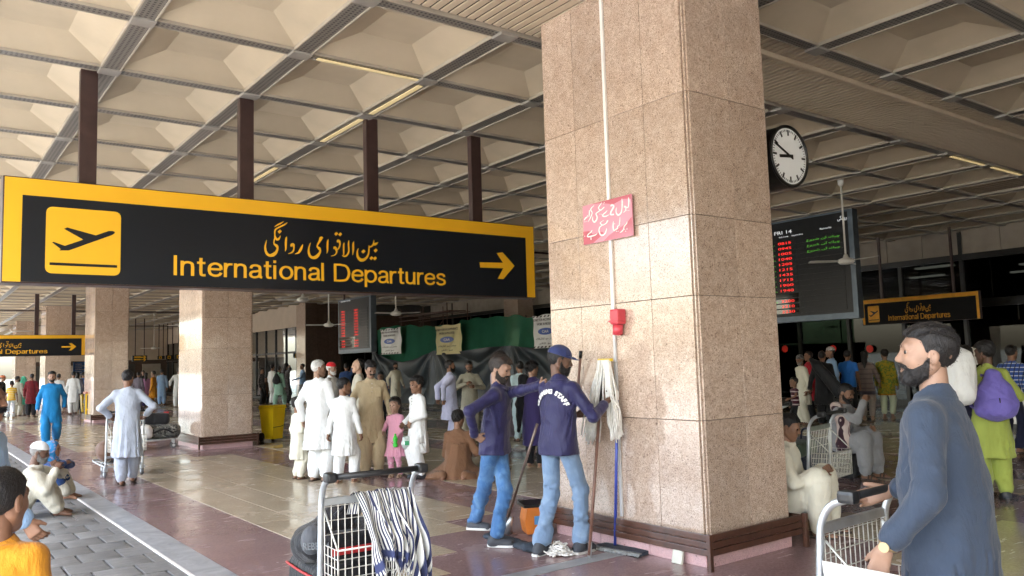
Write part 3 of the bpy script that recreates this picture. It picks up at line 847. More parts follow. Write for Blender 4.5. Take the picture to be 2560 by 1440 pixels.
def hairm(name, col):
    if name in MATS: return MATS[name]
    m, nt, b = _new(name)
    tc = N(nt, 'ShaderNodeTexCoord'); mp = N(nt, 'ShaderNodeMapping'); mp.inputs['Scale'].default_value = (90, 90, 22)
    nt.links.new(tc.outputs['Object'], mp.inputs['Vector'])
    n = N(nt, 'ShaderNodeTexNoise', i_Scale=1.5, i_Detail=4.0, i_Distortion=1.2); nt.links.new(mp.outputs[0], n.inputs['Vector'])
    r = ramp(nt, [(0.3, tuple(c * 0.5 for c in col)), (0.75, tuple(min(1, c * 1.5) for c in col))]); nt.links.new(n.outputs['Fac'], r.inputs[0])
    nt.links.new(r.outputs[0], b.inputs['Base Color']); b.inputs['Roughness'].default_value = 0.5; b.inputs['Specular IOR Level'].default_value = 0.35
    bp = N(nt, 'ShaderNodeBump', i_Strength=0.9, i_Distance=0.006); nt.links.new(n.outputs['Fac'], bp.inputs['Height']); nt.links.new(bp.outputs[0], b.inputs['Normal'])
    MATS[name] = m
    return m
SK = {'a': skin('skin_warm', (0.32, 0.19, 0.13)), 'b': skin('skin_brown', (0.235, 0.122, 0.075)), 'c': skin('skin_dark', (0.13, 0.066, 0.042)), 'l': skin('skin_light', (0.48, 0.30, 0.21))}
HR = {'k': hairm('hair_black', (0.014, 0.012, 0.012)), 'w': hairm('hair_white', (0.62, 0.61, 0.59)), 'g': hairm('hair_grey', (0.22, 0.21, 0.20)), 'd': hairm('hair_dark_brown', (0.028, 0.02, 0.016))}
M_EYE = plain('eye_white', (0.30, 0.26, 0.24), 0.25, var=0.05); M_IRIS = plain('iris', (0.02, 0.012, 0.008), 0.15)
M_LIPS = plain('lip', (0.25, 0.10, 0.08), 0.5)
M_SANDAL = plain('sandal_leather', (0.06, 0.038, 0.028), 0.55, var=0.3, scale=20); M_SHOE = plain('shoe_suede', (0.045, 0.05, 0.06), 0.7, var=0.2, scale=20)
M_SOLE = plain('white_sole', (0.62, 0.62, 0.6), 0.6); M_TAN = plain('tan_sandal', (0.35, 0.25, 0.17), 0.6)

def unit(v):
    v = np.array(v, float); return v / (np.linalg.norm(v) + 1e-12)
def ik(a, b, l1, l2, pole):
    a = np.array(a, float); b = np.array(b, float); d = b - a; L = np.linalg.norm(d)
    if L > (l1 + l2) * 0.999: b = a + d * ((l1 + l2) * 0.999 / L); d = b - a; L = np.linalg.norm(d)
    u = d / L; x = (l1 * l1 - l2 * l2 + L * L) / (2 * L); h = math.sqrt(max(l1 * l1 - x * x, 0))
    p = np.array(pole, float); p = p - u * (p @ u); p = unit(p)
    return a + u * x + p * h, b
def rotm(yaw, pitch, roll=0):
    """head turn: yaw to the person's left (+), pitch down (+)"""
    y, p, r = rad(yaw), rad(pitch), rad(roll)
    Rz = np.array([[math.cos(y), -math.sin(y), 0], [math.sin(y), math.cos(y), 0], [0, 0, 1]])
    Rx = np.array([[1, 0, 0], [0, math.cos(-p), -math.sin(-p)], [0, math.sin(-p), math.cos(-p)]])
    Ry = np.array([[math.cos(r), 0, math.sin(r)], [0, 1, 0], [-math.sin(r), 0, math.cos(r)]])
    return Rz @ Rx @ Ry

def head_field(v, kid=False, fat=1.0):
    """head in its own frame, facing +y, origin mid-head, about 0.235 tall"""
    f = Field((-.105, -.135, -.16), (.105, .15, .145), v)
    f.ell((0, -.012, .028), (.076, .097, .088), 0.01)
    f.ell((0, .028, -.028), (.061 * fat, .066, .082), 0.03)
    for s in (-1, 1):
        f.cone((s * .05 * fat, -.005, -.05), (s * .012, .062, -.094), .022, .019, 0.03)
        f.ell((s * .036, .056, -.02), (.023, .026, .022), 0.025)
    f.ell((0, .071, -.097), (.023, .021, .018), 0.025)
    f.cone((-.036, .076, .031), (.036, .076, .031), .014, .014, 0.02)
    for s in (-1, 1): f.ell((s * .031, .098, .011), (.019, .016, .011), 0.014, 'c')
    for s in (-1, 1):
        f.cone((s * .047, .072, .017), (s * .016, .085, .0185), .0055, .006, 0.006); f.cone((s * .045, .071, .0), (s * .018, .084, -.001), .005, .005, 0.008)
    k = 0.8 if kid else 1.0
    f.cone((0, .086, .014), (0, .087 + .018 * k, -.02), .0075, .0125 * k, 0.014)
    for s in (-1, 1): f.ell((s * .012, .095, -.024), (.0085, .0105, .0075), 0.01)
    f.cone((-.017, .0885, -.0555), (.017, .0885, -.0555), .0075, .0075, 0.012); f.cone((-.014, .0875, -.067), (.014, .0875, -.067), .0078, .0078, 0.012)
    f.cone((-.024, .096, -.0612), (.024, .096, -.0612), .0022, .0022, 0.004, mode='c')
    for s in (-1, 1):
        f.ell((s * .078, -.01, -.008), (.010, .021, .033), 0.006); f.ell((s * .088, -.004, -.006), (.006, .011, .018), 0.006, 'c')
    return f
HZ = [(-.14, -.085), (-.09, -.078), (-.045, -.045), (-.012, -.01), (.016, .006), (.03, .05), (.055, .07), (.085, .072), (.14, .08)]
def hair_field(base, v, style, hn=0.0):
    """hair as a shell over the head surface, trimmed along a hairline"""
    f = Field(base.lo - 0.03, base.lo + base.n * base.v + 0.03, v)
    hy = np.array([p[0] for p in HZ]); hz = np.array([p[1] for p in HZ])
    th = {'short': .010, 'crop': .0085, 'full': .02, 'top': .018}.get(style, .014)
    def fn(X, Y, Z):
        q = np.sqrt((X / .0765) ** 2 + ((Y + .012) / .0975) ** 2 + ((Z - .028) / .088) ** 2); d = (q - 1) * .076
        up = np.clip((Z - 0.02) / 0.08, 0, 1)
        t = th * (0.45 + 0.75 * up) + (.001 if style == 'crop' else .0035) * np.sin(70 * X + 40 * Y + hn) * np.sin(60 * Z + 35 * Y + hn) + (.0006 if style == 'crop' else .002) * np.sin(150 * X + 90 * Z)
        zl = np.interp(Y.ravel(), hy, hz).astype(np.float32)[None, :, None] + 0.004 * np.sin(90 * X + hn)
        if style == 'bald': zl = zl + np.clip((Y + 0.06) * 1.6, 0, .2)
        return np.maximum(d - t, (zl - Z) * 0.8)
    return f.op(fn, f.lo, f.lo + f.n * f.v, 0, 'u', 0)
def beard_field(base, v, full=True, tache=True, thick=.006):
    f = Field(base.lo - 0.01, base.lo + base.n * base.v + 0.01, v)
    b2 = head_field(v)
    def fn(X, Y, Z):
        ix = [np.clip(np.round((a_.ravel() - b2.lo[i]) / b2.v).astype(int), 0, b2.n[i] - 1) for i, a_ in enumerate((X, Y, Z))]
        h = b2.d[np.ix_(*ix)]
        d = h - thick - .002 * np.sin(160 * X + 90 * Z) * np.sin(120 * Z)
        reg = np.full(d.shape, 1.0, np.float32)
        if full:
            line = np.interp(Y.ravel(), [-.02, .01, .03, .06, .1], [.01, -.015, -.04, -.058, -.048]).astype(np.float32)[None, :, None]
            r = np.maximum(Z - line, .004 - Y) ; r = np.maximum(r, np.where(Y > .06, -(np.sqrt((X / .027) ** 2 + ((Z + .061) / .0125) ** 2) - 1) * .01, -1.0))
            reg = np.minimum(reg, r)
        if tache:
            zc = -.043 - 6.0 * X * X
            r = np.maximum(np.maximum(np.abs(Z - zc) - .0085, np.abs(X) - .037), .07 - Y); reg = np.minimum(reg, r)
        return np.maximum(d, reg)
    return f.op(fn, f.lo, f.lo + f.n * f.v, 0, 'u', 0)

def hand_field(w, fdir, pn, v, curl=0.35, s=1.0, thumb=1, spread=0.0, fine=True):
    """palm, four unequal bent fingers and a thumb from the side; pn = palm normal"""
    f_ = unit(fdir); n = np.array(pn, float); n = unit(n - f_ * (n @ f_)); l = np.cross(f_, n) * thumb
    w = np.array(w, float)
    fl = Field(w - .17 * s, w + .17 * s, v)
    kn = w + f_ * .088 * s
    fl.cone(w - f_ * .03 * s, w + f_ * .01 * s, .025 * s, .024 * s, .015)
    for o in (-.026, -.009, .009, .026):
        fl.cone(w + f_ * .012 * s + l * o * .6 * s, kn + l * o * s, .0145 * s, .0125 * s, .015)
    for o, L in ((-.029, .062), (-.0095, .075), (.01, .08), (.029, .072)):
        a = kn + l * o * s; c1 = rad(18 + 55 * curl); c2 = rad(30 + 120 * curl)
        ll = l * (o * spread * 8)
        d1 = unit(f_ * math.cos(c1) + n * math.sin(c1) + ll); d2 = unit(f_ * math.cos(c2) + n * math.sin(c2) + ll)
        m = a + d1 * L * .5 * s; e = m + d2 * L * .5 * s
        fl.cone(a, m, .0092 * s, .0085 * s, .004); fl.cone(m, e, .0085 * s, .007 * s, .004)
    tb = w + f_ * .025 * s + l * .026 * s; td = unit(f_ * .75 + l * (.62 - .4 * curl) + n * (.25 + .5 * curl)); tm = tb + td * .036 * s; te = tm + unit(td + n * .3 * curl + f_ * .3) * .03 * s
    fl.cone(tb, tm, .0135 * s, .0105 * s, .012); fl.cone(tm, te, .0105 * s, .0085 * s, .005)
    return fl

def fuzz(o, name, R, HC, v, style):
    """short tapered strands rooted on a hair shell, so its edge is not a hard line"""
    me = o.data; n = len(me.vertices); co = np.empty(n * 3, np.float32); me.vertices.foreach_get('co', co); co = co.reshape(-1, 3)
    nr = np.empty(n * 3, np.float32); me.vertices.foreach_get('normal', nr); nr = nr.reshape(-1, 3)
    w = max(.0008, v * .10); N_ = int({'hair': 3000, 'beard': 2600, 'eyebrow': 200}[name] * (.011 / max(v, .0052)) ** .6)
    L = {'hair': .006 if style == 'crop' else .009 if style == 'short' else .015, 'beard': .009, 'eyebrow': .006}[name]
    idx = rng.integers(0, n, N_); p = co[idx] + rng.normal(0, .0045 if name == 'beard' else .003, (N_, 3)); nn = nr[idx]
    loc = (p - HC) @ R; flow = np.zeros((N_, 3))
    if name == 'hair': flow[:, 1] = -.5; flow[:, 0] = np.sign(loc[:, 0]) * .3; flow[:, 2] = np.where(loc[:, 2] < .05, -1.0, -.1)
    elif name == 'beard': flow[:, 2] = -1; flow[:, 1] = .2
    else: flow[:, 0] = np.sign(loc[:, 0]); flow[:, 1] = .2
    dr = nn * .55 + flow @ R.T * .7 + rng.normal(0, .35, (N_, 3)); dr /= np.linalg.norm(dr, axis=1)[:, None]
    sd = np.cross(dr, rng.normal(0, 1, (N_, 3))); sd /= np.linalg.norm(sd, axis=1)[:, None]; ln = L * rng.uniform(.5, 1.2, (N_, 1)); p = p - nn * .003
    V = np.stack([p - sd * w, p + sd * w, p + dr * ln * .6 + sd * w * .6, p + dr * ln], 1).reshape(-1, 3)
    m2 = bpy.data.meshes.new(name + '_strand'); m2.from_pydata(V.tolist(), [], [(4 * i, 4 * i + 1, 4 * i + 2, 4 * i + 3) for i in range(N_)]); m2.materials.append(me.materials[0])
    m2.polygons.foreach_set('use_smooth', [True] * N_); q = link(name + '_strand', m2, o); q['kind'] = 'stuff'

def dist_vox(x, y, z=0.0):
    return float(np.clip(math.hypot(x, y) * 0.00095, 0.0052, 0.022))

def person(label, xy, H=1.72, face=0, top=None, bot=None, kind='kurta', skin_='a', hair='k', style='short', beard=None, tache=False,
           rw=None, lw=None, rpole=None, lpole=None, ra=None, la=None, lean=(0, 0), head=(0, 0, 0), build=1.0, kid=False, hem=0.50, flare=1.0,
           shoes='sandal', rcurl=.35, lcurl=.35, rpn=None, lpn=None, rdir=None, ldir=None, group=None, rz=None, sleeve=1.0, belly=0.0, baggy=1.0,
           pel=None, seat=None, hipy=0.0, vmul=1.0, fathead=1.0, waist=True, collar=True, extra=None, tight=0.0, z0=0.0, headscale=None, bthick=.005, legcut=0.0, ankle_trim=0.0):
    """A clothed figure. Local frame: feet at z=0, facing +y, right hand at +x; joint values are for a 1.75 m body."""
    x, y = float(xy[0]), float(xy[1])
    S = H / 1.75; hs = headscale or (1.12 if kid and H < 1.25 else 1.06 if kid else 1.0)
    hs_abs = hs * (S if not kid else S ** 0.45)
    if rz is None:
        c = -np.array([x, y]) / math.hypot(x, y); r = np.array([-c[1], c[0]])   # r: towards image right
        fv = c * math.cos(rad(face)) + r * math.sin(rad(face)); rz = math.atan2(-fv[0], fv[1])
    T = thing('person', label, 'person', (x, y, z0), rz, group)
    def loc(q):
        if q is None or not isinstance(q[0], str): return q
        w = np.array(q[1], float) - np.array([x, y, z0]); c_, s_ = math.cos(-rz), math.sin(-rz)
        return np.array([c_ * w[0] - s_ * w[1], s_ * w[0] + c_ * w[1], w[2]]) / S
    rw, lw, ra, la = loc(rw), loc(lw), loc(ra), loc(la)
    v = dist_vox(x, y) * vmul; vh = float(np.clip(v * 0.55, 0.0032, 0.013)); vd = max(v * .55, .004)
    B = build
    lx, ly = lean                                        # shoulder shift of the torso (forward +y, right +x)
    P = {}
    pz = 0.95 if pel is None else pel
    py = hipy
    tl = 0.50                                            # pelvis -> neck base
    d = unit((lx, ly, 1.0)); 
    P['pel'] = np.array([0, py, pz]); P['nk'] = P['pel'] + d * tl; side = np.array([1.0, 0, 0])
    bk = unit(np.cross(d, side) * -1.0)                  # forward normal of the torso
    if bk[1] < 0: bk = -bk
    P['sh'] = {s: P['pel'] + d * (tl - .07) + side * s * .158 * B * (0.93 if kid else 1) for s in (1, -1)}
    hip = {s: P['pel'] + side * s * .088 * B + np.array([0, 0, -.03]) for s in (1, -1)}
    wr = {1: rw, -1: lw}; pol = {1: rpole, -1: lpole}; ank = {1: ra, -1: la}
    EL, WR, KN, AN = {}, {}, {}, {}
    for s in (1, -1):
        t = wr[s] if wr[s] is not None else (s * .245 * B, .05 + ly * .1 + py, pz - .1)
        p = pol[s] if pol[s] is not None else (s * .45, -1, -.1)
        EL[s], WR[s] = ik(P['sh'][s], t, .29, .265, p)
        t = ank[s] if ank[s] is not None else (s * .095, 0, .085)
        KN[s], AN[s] = ik(hip[s], t, .435, .43, (s * .15, 1, 0) if not isinstance(seat, dict) else seat[s])
    hc = P['nk'] + d * .055 + np.array([0, .012, .115 * hs_abs / S])     # head centre (1.75 units)
    R = rotm(*head)
    sc = lambda p: np.array(p, float) * S
    HC = sc(hc)
    parts = {}
    # ---------------- body (skin): head, neck, arms, hands, legs, feet
    lo = np.min([sc(WR[1]), sc(WR[-1]), sc(AN[1]), sc(AN[-1]), sc(P['pel']) - .15, sc(EL[1]), sc(EL[-1]), sc(KN[1]), sc(KN[-1])], 0) - .12
    hi = np.max([HC + .05, sc(WR[1]), sc(WR[-1]), sc(AN[1]), sc(AN[-1]), sc(EL[1]), sc(EL[-1]), sc(KN[1]), sc(KN[-1])], 0) + .14
    lo[2] = max(lo[2], -.02); lo[0] -= .1; hi[0] += .1; lo[1] -= .1; hi[1] += .1
    bd = Field(lo, hi, max(v, .009))
    bd.cone(sc(P['pel']), sc(P['pel'] + d * .36), .10 * S * B, .115 * S * B, .05, (bk, .7))
    bd.cone(sc(P['pel'] + d * .40), HC + R @ np.array([0, -.02, -.06]) * hs_abs, .056 * S * B, .05 * hs_abs, .03)
    for s in (1, -1):
        bd.cone(sc(P['sh'][s]), sc(EL[s]), .045 * S, .038 * S, .05); bd.cone(sc(EL[s]), sc(WR[s]), .037 * S, .0255 * S, .02)
        bd.cone(sc(hip[s]), sc(KN[s]), .062 * S, .05 * S, .03); bd.cone(sc(KN[s]), sc(AN[s]), .05 * S, .034 * S, .02)
        fd = np.array([s * .12, 1, 0]); 
        an = sc(AN[s])
        bd.cone(an, an + np.array([0, -.035, -.045]) * S, .034 * S, .032 * S, .02)
        bd.cone(an + np.array([0, 0, -.035]) * S, an + np.array([s * .012, .13, -.066]) * S, .034 * S, .022 * S, .02)
    hb = head_field(vh / hs_abs, kid, fathead)
    hands = []
    for s in (1, -1):
        fdr = (rdir if s == 1 else ldir); fdr = unit(WR[s] - EL[s]) if fdr is None else unit(fdr)
        pn = (rpn if s == 1 else lpn); pn = (-s, 0.15, 0) if pn is None else pn
        thumbside = 1 if np.dot(np.cross(fdr, unit(pn)), np.array([0, 1, 0.3])) > 0 else -1
        hands.append(hand_field(sc(WR[s]), fdr, pn, vd, rcurl if s == 1 else lcurl, S * (1.0 if not kid else 1.08), thumbside))
    me = field_mesh('body', [bd] + hands, SK[skin_])
    # graft the head into the same mesh
    V, Q = hb.verts(); V = (V * hs_abs) @ R.T + HC
    bm = bmesh.new(); bm.from_mesh(me)
    bv = [bm.verts.new(tuple(p)) for p in V]
    for q in Q: bm.faces.new([bv[i] for i in q]).smooth = True
    bm.to_mesh(me); bm.free()
    link('body', me, T)
    def on_head(name, fld, mat, smooth=1):
        m2 = field_mesh(name, [fld], mat, smooth)
        if len(m2.vertices) == 0: return None
        co = np.empty(len(m2.vertices) * 3, np.float32); m2.vertices.foreach_get('co', co)
        co = (co.reshape(-1, 3) * hs_abs) @ R.T + HC; m2.vertices.foreach_set('co', co.astype(np.float32).ravel()); m2.update()
        o_ = link(name, m2, T)
        if v < .0135 and name in ('hair', 'beard', 'eyebrow'): fuzz(o_, name, R, HC, v, style)
        return o_
    vv = vh / hs_abs
    if style not in ('none', 'scarf'):
        hf = hair_field(hb, vv, style if style in ('short', 'crop', 'full', 'top', 'bald') else 'full', rng.uniform(0, 6))
        if style == 'bun': hf.ell((0, -.125, .035), (.045, .04, .045), .02)
        on_head('hair', hf, HR[hair])
        if style == 'long':
            lf = Field((-.13, -.2, -.36), (.13, .03, .1), max(vv, .008)); lf.cone((0, -.06, .03), (0, -.11, -.14), .085, .07, .03, ((0, 1, 0), .7)); lf.cone((0, -.11, -.14), (0, -.13, -.3), .055, .02, .03)
            on_head('hair_length', lf, HR[hair])
    if v < .012:
        lf = Field((-.03, .07, -.075), (.03, .11, -.045), vv * .8); lf.cone((-.016, .0900, -.0558), (.016, .0900, -.0558), .0066, .0066, .003); lf.cone((-.013, .0890, -.0668), (.013, .0890, -.0668), .0072, .0072, .003)
        on_head('lips', lf, M_LIPS)
    if beard or tache:
        on_head('beard', beard_field(hb, vv, beard == 'full', tache or beard == 'full', bthick if beard != 'long' else .012), HR[hair if beard else 'k'])
    if v < .0225:
        eb = Field((-.06, .05, 0), (.06, .13, .06), vv)
        for s in (-1, 1): eb.cone((s * .047, .074, .028), (s * .014, .0905, .0335), .005, .0065, .004, ((0, 1, 0), .7))
        on_head('eyebrow', eb, HR[hair if hair != 'w' else 'w'], 0)
        for s in (-1, 1):
            eye = MB().sphere((0, 0, 0), .0118 * hs_abs, 12, 8)
            em = eye.mesh('eye', M_EYE, True); em.materials.append(M_IRIS)
            gz = R @ np.array([0, 1, -0.12]); gz = gz / np.linalg.norm(gz)
            for p_ in em.polygons:
                if np.dot(np.array(p_.center) / (.0118 * hs_abs), gz) > 0.30: p_.material_index = 1
            link('eye', em, T, HC + R @ (np.array([s * .031, .077, .0085]) * hs_abs))
    # ---------------- upper garment
    ph = rng.uniform(0, 6); rs_e = .05
    glo, ghi = lo.copy(), hi.copy(); ghi[2] = sc(P['nk'])[2] + .12
    lo2 = glo.copy(); lo2[2] = max(min(hem * S - .05, sc(WR[1])[2] - .1, sc(WR[-1])[2] - .1), -.02) if seat is None else -.02
    gf = Field(lo2 - np.array([.05, .05, 0]), ghi + np.array([.05, .05, .02]), v)
    thick = .0 if kind in ('kurta', 'dress') else -.003
    tz = P['pel'][2]
    def at(zq):                                           # torso axis at height
        k = (zq - tz) / max(d[2], .3); c = P['pel'] + d * k
        if k < 0: c = P['pel'] + np.array([0, 0, zq - tz])
        return c
    wv = 1.0 * B
    lev = []
    def L(dz, rx, ry):
        c = at(tz + dz * d[2] if dz > 0 else tz + dz); lev.append((c[2] * S, c[0] * S, c[1] * S, (rx + thick) * S, (ry + thick) * S))
    if seat is None:
        bot_z = hem if kind in ('kurta', 'dress') else (pz - (.12 if not tight else .1))
        if kind in ('kurta', 'dress'):
            L(bot_z - pz, (.218 if not tight else .195) * wv * flare, .172 * wv * flare); L((bot_z - pz) * .45, .200 * wv * (1 + (flare - 1) * .5), .158 * wv)
        else:
            L(bot_z - pz, .192 * wv, .150 * wv); L(-.04, .19 * wv, .148 * wv)
    else:
        L(-.10, .19 * wv, .16 * wv)
    L(0.0, (.180 if kind in ('kurta', 'dress') else .187) * wv, (.140 if kind in ('kurta', 'dress') else .144) * wv + belly * .5); L(.14, .168 * wv, .128 * wv + belly); L(.30, .176 * wv, .126 * wv + belly * .3); L(.40, .180 * wv, .112 * wv); L(.45, .160 * wv, .092 * wv); L(.485, .11 * wv, .08); L(.515, .07, .07)
    fa = .085 if kind in ('kurta', 'dress') else .012
    zs0, zs1 = min(l_[0] for l_ in lev), tz * S
    def fold(th, Z):
        a = np.clip((zs1 + .25 * S - Z) / max(zs1 - zs0 + .25 * S, .1), 0, 1)
        return fa * a * ((.5 - np.abs(np.sin(3.5 * th + ph + 1.5 * Z))) * 1.0 + (.5 - np.abs(np.sin(5 * th - 2 * ph + 2.5 * Z))) * .7 + np.sin(2 * th + ph) * .25)
    gf.loft(lev, .02, fold, pw=2.2)
    if kind in ('kurta', 'dress') and seat is None:       # side slits
        for s in (1, -1):
            c = at(hem); hx = .218 * wv * flare
            gf.op(cone_fn(np.array([s * hx, c[1] - .01, hem - .02]) * S, np.array([s * .19 * wv, c[1] - .01, hem + .3]) * S, .016 * S, .003 * S, ((1, 0, 0), 3.0)), (np.array([min(s * .1, s * .3), c[1] - .05, hem - .05])) * S, np.array([max(s * .1, s * .3), c[1] + .05, hem + .33]) * S, .012, 'c')
    for s in (1, -1):
        rs = (.062, .057, .046) if kind in ('kurta', 'dress') else (.059, .051, .039)
        rs = [q * (1 + (B - 1) * .7) for q in rs]
        gf.cone(sc(P['pel'] + d * .462 + side * s * .03), sc(P['sh'][s]), .056 * S, rs[0] * .92 * S, .03)
        gf.cone(sc(P['sh'][s]), sc(EL[s]), rs[0] * S, rs[1] * S, .035, ring=(.010 * S, 7.5, ph + s))
        if sleeve >= .6:
            e = EL[s] + (WR[s] - EL[s]) * (sleeve - .06); gf.cone(sc(EL[s]), sc(e), rs[1] * S, (rs[1] + (rs[2] - rs[1]) * sleeve) * S, .02, ring=(.010 * S, 9.0, ph))
            if sleeve > .85: gf.cone(sc(e - (e - EL[s]) * .12), sc(e), (rs[2] + .006) * S, (rs[2] + .005) * S, .004)
    if sleeve < .6:                                       # short sleeves: cut below mid upper arm
        for s in (1, -1):
            m = P['sh'][s] + (EL[s] - P['sh'][s]) * (sleeve * 2)
            gf.cone(sc(m + (EL[s] - m) * .35), sc(EL[s]), .085 * S, .085 * S, .005, mode='c')
    if seat is not None and kind in ('kurta', 'dress'):   # cloth over the lap and down over the legs
        for s in (1, -1):
            gf.cone(sc(hip[s]), sc(KN[s]), .125 * S, .105 * S, .06)
            gf.cone(sc(hip[s] + np.array([0, 0, -.03])), sc(KN[s] * .55 + hip[s] * .45 + np.array([0, 0, -.06])), .115 * S, .10 * S, .06)
            if legcut: gf.cone(sc(KN[s]), sc(KN[s] + (AN[s] - KN[s]) * legcut), .095 * S, .10 * S, .05)
    if seat is not None and kind in ('kurta', 'dress'):
        mk = (KN[1] + KN[-1]) / 2; ma_ = (AN[1] + AN[-1]) / 2
        gf.cone(sc(P['pel'] + np.array([0, .03, -.02])), sc(mk + np.array([0, -.04, -.05])), .14 * S, .09 * S, .06)
        gf.cone(sc(mk + np.array([0, -.02, -.06])), sc(mk * .45 + ma_ * .55 + np.array([0, -.03, 0])), .10 * S, .11 * S, .05, (unit((0, 1, .2)), .45), ring=(.02 * S, 5.0, ph))
    if v < .0135:
        lz = np.array([l_[0] for l_ in sorted(lev)]); lp_ = np.array([l_[1:] for l_ in sorted(lev)])
        def srf(th, z_, o):
            c_ = [np.interp(z_, lz, lp_[:, i_]) for i_ in range(4)]; return np.array([c_[0] + (c_[2] - o) * math.sin(th), c_[1] + (c_[3] - o) * math.cos(th), z_])
        za_, zb_ = lz[0], lz[-1]
        for _ in range(16 if kind in ('kurta', 'dress') else 7):      # hanging folds of the skirt
            th = rng.uniform(-math.pi, math.pi); z1_ = rng.uniform(za_ + .1 * S, tz * S + .1 * S); pts_ = [srf(th + rng.uniform(-.12, .12), z1_, .012), srf(th + rng.uniform(-.2, .2), (z1_ + za_) / 2, .007), srf(th + rng.uniform(-.25, .25), za_ + .015, .007)]
            r_ = rng.uniform(.010, .019) * S
            if kind in ('kurta', 'dress') and seat is None: gf.cone(pts_[0], pts_[1], r_ * .5, r_, .02); gf.cone(pts_[1], pts_[2], r_, r_ * 1.3, .02); gf.cone(srf(th + .11, z1_ - .03, -.003), srf(th + .13, za_ + .01, -.003), .004 * S, .009 * S, .012, mode='c')
        for s in (1, -1):                                                # pulls from armpit towards the waist and belly
            for q_ in range(5):
                t0_ = s * (math.pi / 2 + rng.uniform(-.55, .55)); t1_ = t0_ + rng.uniform(-.9, .9); z0_ = (tz + .36 + rng.uniform(-.08, .02)) * S * 1.0; z1_ = (tz + rng.uniform(.0, .22)) * S
                if d[2] > .93: gf.cone(srf(t0_, z0_, .004), srf(t1_, z1_, .005), .016 * S, .008 * S, .018); gf.cone(srf(t0_ + .12, z0_ - .03, -.004), srf((t0_ + t1_) / 2 + .12, (z0_ + z1_) / 2 - .02, -.004), .009 * S, .005 * S, .010, mode='c')
            fr_ = unit(EL[s] - P['sh'][s]); ax2 = unit(np.cross(fr_, (0.3, 1, 0.2)))
            for q_ in range(4):                                          # crumples round the elbow
                ang = rng.uniform(0, 6.28); bs = EL[s] + unit(P['sh'][s] - EL[s]) * rng.uniform(-.0, .09); w_ = np.cross(fr_, ax2)
                o1 = (ax2 * math.cos(ang) + w_ * math.sin(ang)) * rs_e; o2 = (ax2 * math.cos(ang + 1.6) + w_ * math.sin(ang + 1.6)) * rs_e
                gf.cone(sc(bs + o1), sc(bs + o2 + fr_ * rng.uniform(-.05, .05)), .015 * S, .009 * S, .014)
    if collar:
        nb = sc(P['pel'] + d * .475); nt_ = sc(P['pel'] + d * .514)
        gf.cone(nb, nt_, .074 * S * (1 + (B - 1) * .5), .066 * S * (1 + (B - 1) * .5), .02)
    q = sc(P['pel'] + d * .52); gf.cone(q, q + np.array([0, .03, .09]) * S, .050 * S, .056 * S, .006, mode='c')
    gf.wrinkle(.0048 if kind == 'kurta' else .0045, f=(26.0, 21.0, 38.0), ph=ph)
    if extra: extra(gf, S, P, EL, WR, KN, AN, hip)
    if kind == 'polo' or v < .0056:
        cc_ = P['pel'] + d * .497; MB().tube([sc(cc_ + np.array([.079 * B * math.cos(q_), .072 * math.sin(q_) * (1.0 if math.sin(q_) < 0 else 1.12), -.024 * max(0, math.sin(q_))])) for q_ in np.linspace(0, 2 * math.pi, 25)[:-1]], .0135 * S, 8, closed=True).build('collar', top, T, True)
    gname = {'kurta': 'kurta', 'dress': 'dress', 'polo': 'polo_shirt', 'shirt': 'shirt'}[kind]
    gm = field_mesh(gname, [gf], top); g = link(gname, gm, T)
    # ---------------- lower garment
    bf = Field(lo - .06, np.maximum(np.array([hi[0] + .06, hi[1] + .06, sc(P['pel'])[2] + .12]), sc(KN[1]) + .2), v)
    bg = {'kurta': (.088, .090, .072), 'dress': (.088, .088, .075), 'polo': (.087, .067, .058), 'shirt': (.088, .07, .062)}[kind]
    bg = [b_ * baggy * (1 + (B - 1) * .6) for b_ in bg]
    bf.cone(sc(P['pel'] + side * .045 + np.array([0, 0, -.01])), sc(P['pel'] - side * .045 + np.array([0, 0, -.01])), .112 * S * B, .112 * S * B, .03, ((0, 1, 0), .9))
    for s in (1, -1):
        a_ = AN[s] + unit(KN[s] - AN[s]) * (.03 + ankle_trim)
        bf.cone(sc(hip[s]), sc(KN[s]), bg[0] * S, bg[1] * S, .03); bf.cone(sc(KN[s]), sc(a_), bg[1] * S, bg[2] * S, .03, ring=(.012 * S, 8.0, ph + s))
        if kind == 'kurta' and baggy > .8:
            bf.cone(sc(KN[s] + (a_ - KN[s]) * .15), sc(KN[s] + (a_ - KN[s]) * .75), bg[1] * 1.12 * S, bg[2] * 1.25 * S, .03, ring=(.014 * S, 6.0, ph - s))
            bf.cone(sc(a_ + unit(KN[s] - AN[s]) * .05), sc(a_), bg[2] * 1.05 * S, bg[2] * 1.02 * S, .01)
        if kind in ('polo', 'shirt') and seat is None:
            for j in range(3): bf.cone(sc(AN[s] + unit(KN[s] - AN[s]) * (.03 + .035 * j) + np.array([-.02, .0, 0])), sc(AN[s] + unit(KN[s] - AN[s]) * (.05 + .035 * j) + np.array([.02, .02, 0])), (bg[2] + .003) * S, (bg[2] + .002) * S, .008)
